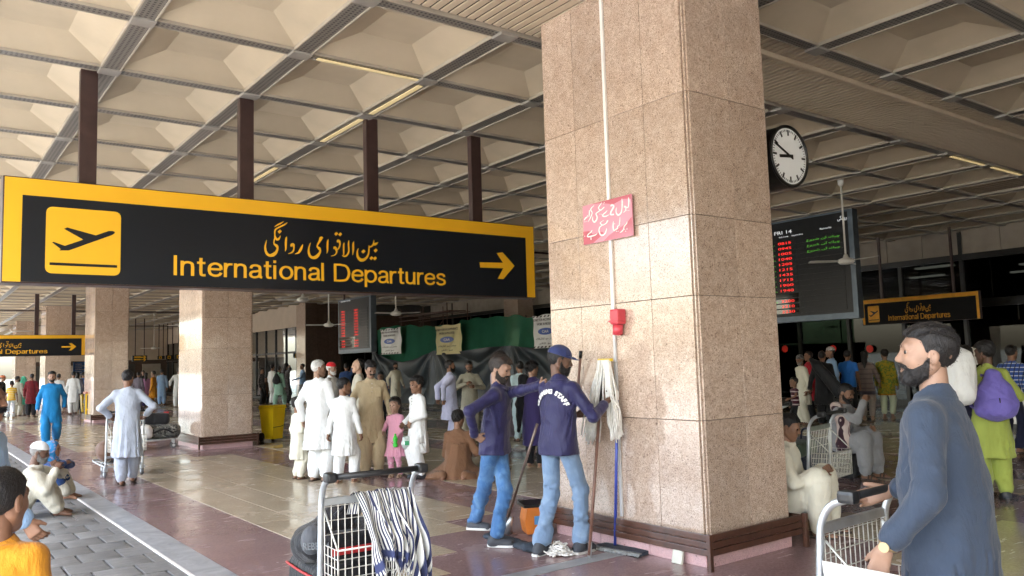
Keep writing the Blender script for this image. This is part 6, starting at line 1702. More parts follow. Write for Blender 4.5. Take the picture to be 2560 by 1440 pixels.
# --- mops, broom, dustpan, bottle
M_POLE = plain('steel_wood_pole', (.20, .15, .125), .35, metal=.5, var=.25, scale=16); M_WOODP = plain('wood_pole', (.17, .085, .06), .5, var=.25, scale=16); M_BLUEP = plain('blue_pole', (.04, .07, .38), .35); M_YARN = plain('mop_yarn', (.80, .78, .73), .95, var=.12, scale=40, bump=.4, bscale=200); M_DKMOP = plain('dust_mop', (.035, .045, .06), .95, var=.3, scale=30, bump=.6, bscale=90)
M_GREYFR = plain('grey_fringe', (.25, .26, .26), .95, var=.3, scale=40)
Xc = COLX0 - .075
def on_floor(u, v): return G(u, v)
def strands(n, root, tip, spread, r, droop=.0, ph=0.0):
    mb = MB()
    for k in range(n):
        a_ = np.array(root(k / (n - 1))); b_ = np.array(tip(k / (n - 1))) + rng.normal(0, spread, 3); m_ = (a_ + b_) / 2 + rng.normal(0, spread * .8, 3); m2 = a_ * .25 + b_ * .75 + rng.normal(0, spread, 3)
        mb.tube(arc([a_, a_ * .7 + m_ * .3 + rng.normal(0, spread * .3, 3), m_, m2, b_], 3), r, 5)
    return mb
# string mop standing head up against the column
f0 = on_floor(1473, 1395); h0 = AX(1500, 1010, Xc - .06); hd = AX(1513, 900, Xc - .03)
mp_ = thing('string_mop', 'white string mop leaning head up against the column, held by the capped cleaner', 'mop', tuple(f0))
rel = lambda p: np.array(p) - f0
MB().tube([rel(f0 + (0, 0, .02)), rel(h0)], .0135, 10).build('handle', M_WOODP, mp_, True); MB().tube([rel(f0 + (0, 0, .0)), rel(f0 + (h0 - f0) * .1)], .0165, 10).build('ferrule', M_STEEL, mp_, True)
MB().tube([rel(h0), rel(hd)], .011, 8).build('neck', M_BLACKM, mp_, True)
MB().bbox(-.02, .02, -.075, .075, -.012, .012, .004).build('clamp', plain('mop_clamp_yellow', (.7, .5, .03), .4), mp_, loc=rel(hd))
e1, e2 = AX(1478, 1090, Xc - .04), AX(1545, 1085, Xc - .02)
strands(150, lambda t: rel(hd + np.array([rng.uniform(-.03, .02), .065 - .13 * t, .0])), lambda t: rel((e1 if t < .45 else e2) + np.array([rng.uniform(-.05, .02), (.06 - .26 * t) if t < .45 else (.03 - .12 * t + .06), rng.uniform(-.05, .05)])), .016, .0062).build('mop_strand', M_YARN, mp_, True, kind='stuff')
# second wooden broom handle behind
f1 = on_floor(1418, 1320); h1 = AX(1452, 878, Xc); bh = thing('wooden_broom', 'wooden broom handle with black grip standing behind the capped cleaner', 'broom', tuple(f1))
MB().tube([np.zeros(3), h1 - f1], .0125, 10).build('handle', M_WOODP, bh, True); MB().tube([(h1 - f1) * .965, (h1 - f1) * 1.0], .016, 10).build('grip', M_BLACKM, bh, True)
# blue handled flat mop
f2 = on_floor(1538, 1372); h2 = AX(1543, 1000, Xc); bm_ = thing('flat_mop', 'blue handled flat mop with fringed pad standing against the column', 'mop', tuple(f2))
MB().tube([np.array((0, 0, .03)), h2 - f2], .0125, 10).build('handle', M_BLUEP, bm_, True); MB().tube([h2 - f2, (h2 - f2) * 1.06], .015, 10).build('grip', M_WHITEP, bm_, True)
e = G(1615, 1388) - f2; e0 = G(1500, 1368) - f2
ax_ = unit(e - e0); pm_ = MB(); pr = np.array([-ax_[1], ax_[0], 0])
pm_.add([e0 + pr * .06 + (0, 0, .03), e + pr * .06 + (0, 0, .03), e - pr * .06 + (0, 0, .03), e0 - pr * .06 + (0, 0, .03), e0 + pr * .07, e + pr * .07, e - pr * .07, e0 - pr * .07], [(0, 1, 2, 3), (4, 7, 6, 5), (0, 4, 5, 1), (1, 5, 6, 2), (2, 6, 7, 3), (3, 7, 4, 0)]); pm_.build('pad', M_DKMOP, bm_)
fr = MB()
for k in range(70):
    t = k / 69; 
    for s in (-1, 1):
        a_ = e0 + (e - e0) * t + pr * s * .06 + np.array([0, 0, .022]); b_ = a_ + pr * s * (.045 + rng.uniform(0, .02)) + ax_ * rng.normal(0, .01); b_[2] = .006; fr.tube([a_, (a_ + b_) / 2 + (0, 0, .008), b_], .006, 4)
fr.build('pad_fringe', M_GREYFR, bm_, True, kind='stuff')
# scrubber with wide dark pad by the first cleaner
f3 = on_floor(1268, 1335); h3 = np.array([4.28, 5.42, 1.12]); du = thing('dust_mop', 'long handled dust mop with wide dark pad between the two cleaners', 'mop', tuple(f3))
top3 = AX(1343, 1060, 4.52); MB().tube([np.array((0, 0, .12)), top3 - f3], .013, 10).build('handle', M_POLE, du, True); MB().tube([np.array((0, 0, .02)), np.array((0, 0, .02)) + (top3 - f3) * .14], [.045, .016], 8).build('ferrule', M_STEEL, du, True)
e0, e = G(1230, 1345) - f3, G(1338, 1378) - f3; ax_ = unit(e - e0); pr = np.array([-ax_[1], ax_[0], 0]); fd_ = Field(np.minimum(e0, e) - .2, np.maximum(e0, e) + .2, .012)
fd_.cone(e0 + (0, 0, .02), e + (0, 0, .02), .085, .085, .02, ((0, 0, 1), .35)); fd_.ell(e + np.array([-.02, .02, .035]), (.1, .08, .04), .03); fd_.wrinkle(.008, f=(50, 40, 60)); blob('pad', fd_, M_DKMOP, du)
# mop head heap on the floor
q = G(1395, 1385); mh = thing('mop_head', 'loose white string mop head lying on the floor by the cleaner', 'mop head', tuple(q)); mb = MB()
for k in range(75):
    c = rng.normal(0, .055, 2); a0 = rng.uniform(0, 6.3); r_ = rng.uniform(.02, .055); hh_ = rng.uniform(.01, .13) * max(.15, 1 - np.hypot(*c) * 6)
    mb.tube([(c[0] + r_ * math.cos(a0 + t * 4.5) * (1 - .3 * t), c[1] + r_ * math.sin(a0 + t * 4.5), .008 + hh_ * (.4 + .6 * math.sin(2 * t + a0) ** 2)) for t in np.linspace(0, 1, 9)], .0065, 5)
mb.build('yarn', M_YARN, mh, True, kind='stuff')
# orange dustpan
q = G(1340, 1345); dp = thing('dustpan', 'orange lobby dustpan with black lid standing behind the cleaners', 'dustpan', (q[0] + .13, q[1] + .16, 0), rad(-25)); dp.scale = (.85, .85, .85); M_ORG = plain('orange_plastic', (.68, .20, .03), .4, var=.1)
MB().prism([(-.13, .02), (.13, .02), (.15, .16), (.12, .3), (-.12, .3), (-.15, .16)], -.14, .14, 'y').build('pan', M_ORG, dp); MB().bbox(-.17, .17, -.16, .18, .302, .335, .01).build('lid', M_BLACKM, dp); MB().box(-.05, .06, -.147, -.142, .12, .21).build('label', plain('blue_label', (.1, .3, .6), .4), dp); MB().bbox(.14, .17, -.05, .05, .02, .3, .008).build('side_guard', M_ORG, dp)
# water bottle
q0, q1 = G(1545, 1358), G(1612, 1378); bo = thing('water_bottle', 'clear water bottle with blue label lying by the column rail', 'bottle', tuple(q0 + np.array([0, 0, .042]))); dv = unit(q1 - q0)
def clear_mat():
    m, nt, b = _new('clear_plastic'); b.inputs['Base Color'].default_value = (.8, .88, .95, 1); b.inputs['Roughness'].default_value = .08; b.inputs['Transmission Weight'].default_value = .75; b.inputs['IOR'].default_value = 1.2; return m
L = np.linalg.norm(q1 - q0); 
MB().tube([dv * t for t in (0, .01, L * .7, L * .82, L * .9)], [.03, .04, .04, .025, .014], 20).build('bottle_body', clear_mat(), bo, True); MB().tube([dv * L * .22, dv * L * .5], .0415, 20).build('label', plain('label_blue', (.02, .06, .35), .4), bo, True); MB().tube([dv * L * .9, dv * L * 1.0], .016, 12).build('cap', plain('cap_blue', (.03, .15, .7), .4), bo, True)
# stone chip propped on the plinth
q = AX(1685, 1380, COLX0 - .09); sp_ = thing('stone_offcut', 'pale stone offcut propped against the pink column plinth', 'stone', (COLX0 - .06, q[1], .0))
MB().bbox(-.012, .012, -.05, .05, 0.0, .105, .004).build('slab', plain('pale_stone', (.55, .55, .47), .6), sp_); sp_.rotation_euler = (0, rad(14), 0)
# =================================================================== PEOPLE
def D(u, v, dep):                                   # point at a given depth along the view axis
    return ray(u, v) * dep + np.array([0, 0, CH])
def HT(u, vf, vh):
    g = G(u, vf); d = ray(u, vh); k = math.hypot(g[0], g[1]) / math.hypot(d[0], d[1]); return CH + d[2] * k
WH = cloth('cotton_white', (0.74, 0.75, 0.75)); CRM = cloth('cotton_cream', (0.68, 0.65, 0.54)); BEI = cloth('cotton_beige', (0.55, 0.44, 0.28)); OLV = cloth('cotton_olive_grey', (0.33, 0.31, 0.24))
LAV = cloth('cotton_lavender', (0.50, 0.51, 0.68)); SLATE = cloth('cotton_slate_blue', (0.036, 0.050, 0.078), fine=.8); GRY = cloth('cotton_pale_grey', (0.42, 0.46, 0.54)); RBL = cloth('cotton_royal_blue', (0.008, 0.17, 0.40)); BRN = cloth('cotton_brown', (0.17, 0.085, 0.045))
GREEN = cloth('cotton_lime', (0.34, 0.40, 0.085)); SKY = cloth('cotton_sky_blue', (0.30, 0.46, 0.70)); MUS = cloth('cotton_mustard', (0.50, 0.205, 0.012)); MINT = cloth('cotton_mint', (0.28, 0.47, 0.38)); DBL = cloth('cotton_dark_blue', (0.02, 0.05, 0.15)); NAVY = cloth('cotton_navy', (0.012, 0.014, 0.04))
POLO = cloth('polo_purple_navy', (0.019, 0.017, 0.070), 0.5, fine=.8); JEAN = cloth('denim_blue', (0.05, 0.135, 0.30), .8, blotch(6, (.12, .24, .42), .58, .12)); JEAN2 = cloth('denim_pale', (0.16, 0.24, 0.36), .8, blotch(7, (.22, .31, .43), .58, .1)); BLK = cloth('cotton_black', (0.012, 0.012, 0.014)); GREYD = cloth('cotton_mid_grey', (0.26, 0.26, 0.27)); MAUVE = cloth('cotton_mauve_grey', (0.17, 0.15, 0.19))
PINK = cloth('cotton_pink', (0.70, 0.33, 0.44)); PINK2 = cloth('cotton_pink_print', (0.66, 0.30, 0.42), .85, blotch(30, (.8, .6, .65), .62, .03)); DPINK = cloth('cotton_rose', (0.50, 0.10, 0.25)); LPINK = cloth('cotton_mauve_pink', (0.42, 0.20, 0.36))
CHECK = cloth('check_red_black', (0.33, 0.015, 0.025), .85, both(bands(2, 22, .5, .85, (.02, .012, .015)), bands(0, 22, .5, .85, (.05, .012, .018)))); YSTR = cloth('stripes_yellow', (0.70, 0.42, 0.03), .85, bands(2, 14, .5, .75, (.62, .55, .35))); WPR = cloth('print_white', (0.66, 0.68, 0.72), .85, blotch(30, (.2, .25, .4), .6, .03))
TEALP = cloth('cotton_pale_teal', (0.45, 0.58, 0.62)); PURP = cloth('cotton_deep_purple', (0.035, 0.025, 0.10)); RED = cloth('cotton_red', (0.42, 0.015, 0.03)); TSH = cloth('tshirt_blue', (0.03, 0.17, 0.58)); DPR = cloth('print_dark', (0.05, 0.045, 0.05), .85, blotch(26, (.22, .2, .2), .58, .03))
BRD = cloth('print_brown_stripe', (0.20, 0.155, 0.14), .85, both(bands(2, 9, .55, .8, (.13, .1, .1)), zrange(.60, .68, (.06, .055, .075)), zrange(.54, .56, (.06, .055, .075)))); YGR = cloth('print_yellow_green', (0.36, 0.27, 0.02), .85, both(blotch(18, (.11, .18, .03), .53, .05), zrange(.55, .60, (.5, .2, .01)))); TAUPE = cloth('cotton_taupe', (0.30, 0.25, 0.22)); PALEG = cloth('cotton_pale_green', (0.50, 0.56, 0.42))
STRP = cloth('tee_maroon_stripe', (0.06, 0.01, 0.02), .85, bands(2, 11, .6, .85, (.5, .4, .4))); BCHK = cloth('check_blue_white', (0.03, 0.08, 0.32), .85, both(bands(2, 16, .5, .7, (.5, .55, .65)), bands(0, 16, .5, .7, (.02, .03, .08))))
SHAWL = cloth('shawl_stripe', (0.52, 0.42, 0.38), .9, both(bands(0, 13, .1, .35, (.045, .02, .03)), bands(0, 13, .55, .65, (.2, .1, .12)))); FLOR = cloth('scarf_blue_floral', (0.02, 0.20, 0.45), .8, both(blotch(22, (.35, .3, .45), .6, .03), blotch(30, (.4, .22, .12), .66, .03)))
GRN2 = cloth('scarf_green', (0.10, 0.55, 0.38)); OLDB = cloth('cotton_ash', (0.52, 0.49, 0.40))
def P_(u, vf): q = G(u, vf); return (q[0], q[1])

# ---- the two cleaners
def elbow_cuff(gf, S, P, EL, WR, KN, AN, hip): pass
T, I = person('cleaner with navy cap, lettered navy polo and pale jeans, gripping the string mop', P_(1405, 1388), 1.725, 138, POLO, JEAN2, 'polo', 'c', 'k', 'crop', beard='full', head=(-42, 14, 0), shoes='shoe', sleeve=.45 + .35,
              rw=('w', AX(1518, 1003, Xc - .10)), rpole=(.6, -.3, -1), rcurl=.85, rpn=(-.3, .2, .9), lw=(-.06, .34, 1.14), lpole=(-.6, -.3, -1), lcurl=.7, ra=('w', G(1452, 1383) + (0, 0, .085)), la=('w', G(1352, 1388) + (0, 0, .085)), build=.99, lean=(.03, .05))
cap_on(T, I, cloth('cap_navy', (.022, .032, .11), .7), 'peak'); 
def back_text(T, I, body, zc, r, size, mat):
    S = I['S']; mb = MB(); n = len(body)
    for i, ch in enumerate(body):
        if ch == ' ': continue
        th = (i - (n - 1) / 2) * rad(10.5); me = text_mesh(ch, size, mat, .002, .0025)
        co = np.array([v.co[:] for v in me.vertices]); co[:, 0] -= (co[:, 0].min() + co[:, 0].max()) / 2
        c, s = math.cos(-th), math.sin(-th); x = co[:, 0] * c - co[:, 1] * s + r * math.sin(th); z = co[:, 0] * s + co[:, 1] * c + r * (math.cos(th) - 1)
        out = []
        for xx, zz, dd in zip(x, z, co[:, 2]):
            zc_ = zc + zz; ax_x = -.178 * S; k = np.clip(1 - (xx / (.205 * S)) ** 2, .05, 1); yb = -(.118 * S) * math.sqrt(k) - .008 + (I['P']['pel'][1] + I['d'][1] / I['d'][2] * (zc_ / S - I['P']['pel'][2])) * S
            out.append((xx + I['d'][0] * (zc_ - I['P']['pel'][2] * S), yb - dd, zc_))
        mb.add(out, [tuple(p.vertices) for p in me.polygons]); bpy.data.meshes.remove(me)
    mb.build('back_lettering', mat, T, fix=True, kind='stuff')
back_text(T, I, 'CLEANING STAFF', 1.345 * I['S'], .15, .050, M_WHITEP)
br = MB().tube([I['sc'](I['WR'][1] + (I['EL'][1] - I['WR'][1]) * .2) + np.array([.035 * math.cos(a_), .035 * math.sin(a_), .0]) for a_ in np.linspace(0, 6.283, 17)[:-1]], .004, 6, closed=True); br.build('bracelet', M_STEEL, T, True)

T, I = person('bearded cleaner in navy polo and blue jeans, hand on hip, arm on his colleague', P_(1238, 1362), 1.665, 72, POLO, JEAN, 'polo', 'a', 'd', 'top', beard='full', head=(-8, 22, 0), shoes='shoe', lean=(0, .12), hipy=.02,
              rw=(.215, -.10, 1.02), rpole=(1, -.55, .05), rdir=(-.5, .6, -.5), rpn=(-.8, .2, .1), rcurl=.45, lw=('w', AX(1352, 962, 4.40)), lpole=(-.2, -.3, -1), lcurl=.3, ra=('w', G(1185, 1345) + (0, 0, .12)), la=('w', G(1240, 1368) + (0, 0, .085)), build=1.0)

# ---- man in slate blue passing close by
pos = D(2338, 900, 3.12)
T, I = person('bearded man in slate blue kurta pushing an empty trolley, watch on wrist, folder in hand', (pos[0], pos[1]), 1.70, -104, SLATE, SLATE, 'kurta', 'a', 'k', 'short', beard='full', head=(24, -2, 0), bthick=.0032, shoes='shoe', build=1.06, belly=.03, hem=.48, sleeve=.86,
              lw=('w', D(2212, 1372, 2.92)), lpole=(-.5, -1, -.2), ldir=(0, .35, -1), lcurl=.55, lpn=(1, .2, 0), rw=('w', AZ(2222, 1228, 1.0)), rpole=(.6, -.5, -1), lean=(0, .03), headscale=1.0, vmul=1.0)
S = I['S']; w = I['sc'](I['WR'][-1]); fd = unit(I['WR'][-1] - I['EL'][-1]); a1 = unit(np.cross(fd, (1, 0, 0))); a2 = np.cross(fd, a1); wc = w - fd * .018
MB().tube([wc + (a1 * math.cos(q) * .031 + a2 * math.sin(q) * .036) for q in np.linspace(0, 6.283, 25)[:-1]], .0065, 6, closed=True).build('watch_strap', plain('watch_gold', (.55, .42, .25), .3, metal=.8), T, True)
MB().disc(wc + np.array([-.042, 0, 0]), (1, 0, 0.05), .018, .01, 20).build('watch_dial', plain('watch_gold', (.55, .42, .25), .3, metal=.8), T)
pz_ = D(2160, 1432, 2.84)
fo = thing('paper_folder', 'white paper folder with a green corner held by the man in slate blue', 'folder', tuple(pz_), math.atan2(_rt[1], _rt[0]))
MB().add([(-.15, -.02, .05), (-.12, .0, -.2), (.16, .03, -.25), (.14, .02, -.02), (-.15, -.014, .05), (-.12, .006, -.2), (.16, .036, -.25), (.14, .026, -.02)], [(0, 1, 2, 3), (7, 6, 5, 4), (0, 4, 5, 1), (1, 5, 6, 2), (2, 6, 7, 3), (3, 7, 4, 0)]).build('cover', M_WHITEP, fo)
MB().add([(-.07, -.016, -.01), (-.03, -.01, -.22), (.03, -.004, -.22), (0, -.01, -.03)], [(0, 1, 2, 3)]).build('green_corner', plain('green_print', (.02, .14, .07), .5), fo, fix=False)

# ---- the family in white
FAM = 'family standing together in the hall'
person('white haired old man in long white kurta standing next to the cropped haired boy', P_(798, 1203), 1.715, 148, WH, WH, 'kurta', 'a', 'w', 'crop', head=(-48, 4, 0), build=1.08, lw=(-.27, .0, .88), rw=(.22, .16, .92), hem=.46, tache=False, shoes='sandal', group=FAM)
person('small boy in cream kurta half hidden beside the white haired man', P_(745, 1198), 1.13, 118, CRM, CRM, 'kurta', 'b', 'k', 'crop', kid=True, hem=.44, head=(-10, 0, 0), rw=(.12, .22, 1.02), group=FAM)
person('cropped haired boy in white kurta standing beside the beige man', P_(862, 1208), 1.42, 158, WH, WH, 'kurta', 'b', 'k', 'crop', kid=True, head=(-50, 4, 0), hem=.47, lw=(-.30, .03, .84), rw=(.27, .05, .84), shoes='tan', ra=(.13, .09, .085), la=(-.10, -.06, .085), group=FAM)
T, I = person('smiling man with moustache in sand beige kurta looking down at the girl', P_(930, 1188), 1.675, 8, BEI, BEI, 'kurta', 'a', 'k', 'full', tache=True, head=(14, 24, 4), build=1.06, belly=.02, hem=.50, lw=(-.30, .10, .88), rw=(.27, .06, .93), group=FAM)
Sg = I['S']; MB().bbox(-.135 * Sg, -.03 * Sg, .118 * Sg, .133 * Sg, 1.20 * Sg, 1.34 * Sg, .004).build('pocket', BEI, T)
for k in range(3): MB().sphere((0, (.136 - k * .001) * Sg, (1.40 - k * .06) * Sg), .006, 8, 6).build('button', M_WHITEP, T)
def frill(gf, S, P, EL, WR, KN, AN, hip):
    gf.loft([(.46 * S, 0, 0, .275 * S, .235 * S), (.62 * S, 0, 0, .215 * S, .175 * S), (.74 * S, 0, 0, .175 * S, .14 * S)], .01, lambda th, Z: .09 * np.sin(15 * th + 3 * Z))
person('little girl in pink frilled dress holding the beige man\'s hand', P_(990, 1192), 1.07, -22, PINK, PINK2, 'dress', 'a', 'd', 'long', kid=True, hem=.56, head=(-6, 2, 0), rw=(.27, .06, 1.06), lw=(-.10, .20, .88), lpole=(-1, -.4, -.2), lcurl=.7, extra=frill, shoes='tan', baggy=.8, collar=False, headscale=1.12, group=FAM)
T, I = person('boy in white buttoned kurta facing the girl, hand on his belly', P_(1047, 1195), 1.40, -58, WH, WH, 'kurta', 'b', 'k', 'full', kid=True, head=(-4, 8, 0), hem=.45, lw=(-.05, .17, 1.02), lpole=(-1, -.5, -.4), lpn=(.2, -1, 0), ldir=(.5, .2, -.8), lcurl=.15, rw=(.24, .14, .96), shoes='shoe', group=FAM)
for k in range(4): MB().sphere((0, .116 * I['S'], (1.40 - k * .05) * I['S']), .006, 8, 6).build('button', M_SANDAL, T)
q = D(984, 1098, 12.0); gt = thing('toy_bottle', 'bright green toy bottle in the little girl\'s hand', 'toy', G(984, 1190)[:2].tolist() + [.50]); M_GRN3 = plain('toy_green', (.05, .6, .05), .4)
gq = G(990, 1192); gt.location = (gq[0] - .10, gq[1] - .18, .44)
MB().tube([(0, 0, 0), (0, 0, .02), (0, 0, .05), (0, 0, .06), (0, 0, .10), (0, 0, .12), (0, 0, .16)], [.025, .035, .035, .022, .034, .034, .018], 12).build('bottle_body', M_GRN3, gt, True); MB().tube([(0, 0, .16), (0, 0, .19)], .014, 10).build('nozzle', M_GRN3, gt, True)
pk = thing('snack_packet', 'crinkled silver and green snack packet held by the little girl', 'packet', (gq[0] + .02, gq[1] - .30, .40), rad(-30)); f = Field((-.12, -.08, -.02), (.12, .08, .22), .012); f.ell((0, 0, .1), (.085, .035, .1), .01); f.wrinkle(.012, f=(60, 50, 70)); blob('packet_body', f, plain('foil_print', (.55, .62, .6), .3, metal=.3, var=.4, scale=20), pk)
MB().bbox(-.03, .03, -.05, -.036, .07, .13, .008).build('label', plain('green_label', (.03, .3, .12), .4), pk)

# ---- men behind the family
p = D(828, 960, 15.5); T, I = person('white bearded man in red cap standing behind the white haired man', (p[0], p[1]), 1.70, 60, WH, WH, 'kurta', 'a', 'w', 'crop', beard='full', head=(0, 5, 0)); cap_on(T, I, cloth('cap_red', (.55, .01, .02), .7), 'topi')
p = D(897, 960, 14.2); person('balding man in beige kurta looking left behind the beige man', (p[0], p[1]), 1.74, -85, OLDB, OLDB, 'kurta', 'l', 'k', 'bald', tache=True)
p = D(866, 960, 27.0); person('man in dark blue with a phone by the dark glass doors', (p[0], p[1]), 1.74, 170, DBL, DBL, 'kurta', 'b', 'k', 'short', rw=(.12, .2, 1.5))
p = D(952, 975, 21.0); T, I = person('boy in dark cap and jacket behind the beige man\'s shoulder', (p[0], p[1]), 1.42, -10, DBL, BLK, 'shirt', 'b', 'k', 'crop', kid=True); cap_on(T, I, BLK, 'topi')
T, I = person('man in pale cream kurta and black cap walking past the polythene sheet', P_(990, 1024), HT(990, 1024, 906), 35, CRM, CRM, 'kurta', 'b', 'k', 'crop', beard='full', hem=.46, belly=.03, lw=(-.28, .12, .88), rw=(.27, -.1, .9), ra=(.1, .18, .085), la=(-.1, -.2, .1)); cap_on(T, I, BLK, 'topi')

# ---- group by the polythene sheet
person('man in lavender kurta with hands behind him, in profile', P_(1128, 1113), 1.68, 108, LAV, LAV, 'kurta', 'b', 'k', 'short', beard='full', head=(-14, 0, 0), hem=.52, flare=1.12, rw=(.18, -.2, .95), rpole=(.6, -1, 0), lw=(-.1, -.24, .95), lpole=(-.6, -1, 0))
T, I = person('bearded man with glasses in olive grey kurta reading papers in his hands', P_(1177, 1098), 1.66, 4, OLV, OLV, 'kurta', 'b', 'k', 'short', beard='full', head=(4, 26, 0), hem=.5, rw=(.10, .24, 1.24), rpole=(1, -.4, -.6), lw=(-.10, .26, 1.16), lpole=(-1, -.4, -.6), build=1.04)
gl = MB()
for s in (-1, 1): gl.tube([I['HC'] + I['R'] @ (np.array([s * .032 + .021 * math.cos(a_), .1, .008 + .016 * math.sin(a_)]) * I['hs']) for a_ in np.linspace(0, 6.283, 17)[:-1]], .0022, 5, closed=True)
gl.tube([I['HC'] + I['R'] @ (np.array([-.012, .104, .012]) * I['hs']), I['HC'] + I['R'] @ (np.array([.012, .104, .012]) * I['hs'])], .0022, 5); gl.build('glasses', M_BLACKM, T, True)
p = D(1250, 960, 12.2); person('dark haired man in mauve grey kurta mostly hidden behind the bearded cleaner', (p[0], p[1]), 1.76, -120, MAUVE, MAUVE, 'kurta', 'b', 'k', 'full')
p = P_(1338, 1168); T, I = person('woman with hair in a bun wearing deep purple dress and black shawl', p, 1.60, 155, PURP, BLK, 'dress', 'a', 'k', 'bun', head=(-30, 8, 0), hem=.36, rw=(.2, .22, 1.1), shoes='tan', tight=1)
f = Field((-.3, -.3, .45), (.05, .2, 1.42), .014); f.cone((-.14, -.02, 1.33), (-.19, -.06, .95), .085, .075, .03); f.cone((-.19, -.06, .95), (-.22, -.08, .55), .07, .03, .03); f.wrinkle(.008); blob('shawl', f, BLK, T)
p = D(1302, 1000, 16.5); person('person in pale teal kurta standing behind the two cleaners', (p[0], p[1]), 1.62, 200, TEALP, TEALP, 'kurta', 'b', 'k', 'short')
# kneeling man
def robe(gf, S, P, EL, WR, KN, AN, hip):
    gf.loft([(.0, 0, -.03 * S, .235 * S, .26 * S), (.12 * S, 0, -.02 * S, .22 * S, .24 * S), (.30 * S, 0, 0, .19 * S, .17 * S), (.5 * S, 0, .02 * S, .16 * S, .13 * S)], .04, lambda th, Z: .06 * (.5 - np.abs(np.sin(4 * th + 2 * Z))))
    gf.cone(np.array([-.18, -.2, .03]) * S, np.array([-.42, -.3, .02]) * S, .06 * S, .02 * S, .04, ((0, 0, 1), .5))
person('barefoot man in brown kurta kneeling on the floor', P_(1146, 1194), 1.64, 165, BRN, BRN, 'kurta', 'b', 'k', 'full', pel=.20, seat={1: (.2, 1, .1), -1: (-.2, 1, .1)}, ra=(.14, -.22, .07), la=(-.16, -.26, .07), lean=(0, .12), rw=(.2, .26, .32), lw=(-.1, .3, .4), head=(-25, 12, 0), extra=robe, shoes='none', legcut=.5)

# ---- left hand side
T, I = person('man in pale grey kurta walking away pushing a trolley', P_(316, 1212), 1.655, 176, GRY, GRY, 'kurta', 'b', 'k', 'short', head=(-18, 6, 0), hem=.42, rw=(.26, .16, 1.04), rpole=(1, -.7, -.3), lw=(-.26, .16, 1.04), lpole=(-1, -.7, -.3), ra=(.07, .2, .1), la=(-.06, -.06, .085), flare=1.02)
person('man with moustache in royal blue kurta walking along the kerb', P_(126, 1117), 1.70, -4, RBL, RBL, 'kurta', 'a', 'k', 'full', beard='full', head=(4, 2, 0), hem=.55, rw=(.27, .08, .88), lw=(-.26, -.02, .9), ra=(.08, .12, .085), la=(-.10, -.22, .17), build=1.05)
p = D(-46, 1000, 4.0); person('man in sky blue kurta at the kerb edge with his arm lowered', (p[0], p[1]), 1.60, 70, SKY, SKY, 'kurta', 'b', 'k', 'short', build=1.06, rw=('w', D(62, 1300, 3.85)), rpole=(1, -.8, 0), tache=True, head=(0, 4, 0), rdir=(0, .55, -.8))
p = D(0, 1300, 2.72); T, I = person('cropped haired boy in mustard shirt printed with a pink paisley', (p[0], p[1]), 1.25, 158, MUS, MUS, 'kurta', 'b', 'k', 'crop', kid=True, head=(-15, 4, 0), build=1.02, headscale=1.04)
# paisley print: flat appliqué following the back
S = I['S']; PAI = plain('paisley_pink', (.66, .22, .17), .8)
def back_pt(a_, z_): return (a_, -.118 * S * math.sqrt(max(.05, 1 - (a_ / (.22 * S)) ** 2)) - .012, z_)
C = crom([(-.11, 1.20, .004), (-.04, 1.235, .02), (.02, 1.25, .032), (.075, 1.22, .045), (.10, 1.165, .05), (.085, 1.11, .036), (.05, 1.085, .012)], 6)
L, R_ = [], []
for i in range(len(C)):
    t_ = C[min(i + 1, len(C) - 1)][:2] - C[max(i - 1, 0)][:2]; t_ /= np.linalg.norm(t_); n_ = np.array([-t_[1], t_[0]]); a_ = C[i][:2] + n_ * C[i][2] * .8; b_ = C[i][:2] - n_ * C[i][2] * .8
    L.append(back_pt(a_[0] * S, a_[1] * S)); R_.append(back_pt(b_[0] * S, b_[1] * S))
m_ = len(L); MB().add(L + R_, [(i, i + 1, m_ + i + 1, m_ + i) for i in range(m_ - 1)]).build('paisley_print', PAI, T, True, fix=False)
# seated couple on the paving
kp = {1: (.25, .3, 1), -1: (-.25, .3, 1)}
T, I = person('old man in white skull cap and ash kurta sitting on the paving', (1.06, 10.92), 1.66, 78, OLDB, OLDB, 'kurta', 'c', 'g', 'crop', beard='full', pel=.15, seat=kp, ra=(.12, .50, .085), la=(-.12, .46, .085), lean=(0, .5), rw=(.12, .46, .55), rpole=(.6, 0, -1), lw=(-.05, .42, .60), lpole=(-1, 0, -.6), head=(0, 14, 0), shoes='none', legcut=.55, build=1.05, lcurl=.8); cap_on(T, I, WH, 'topi')
T, I = person('woman in blue floral headscarf sitting beside the old man', (D(92, 1200, 10.5)[0], D(92, 1200, 10.5)[1]), 1.48, 72, DBL, OLDB, 'kurta', 'b', 'k', 'none', pel=.14, seat=kp, ra=(.1, .46, .085), la=(-.1, .46, .085), lean=(0, .4), rw=(.1, .4, .55), lw=(-.1, .4, .55), head=(0, 6, 0), shoes='none', legcut=.5); scarf_on(T, I, FLOR, drop=.25)

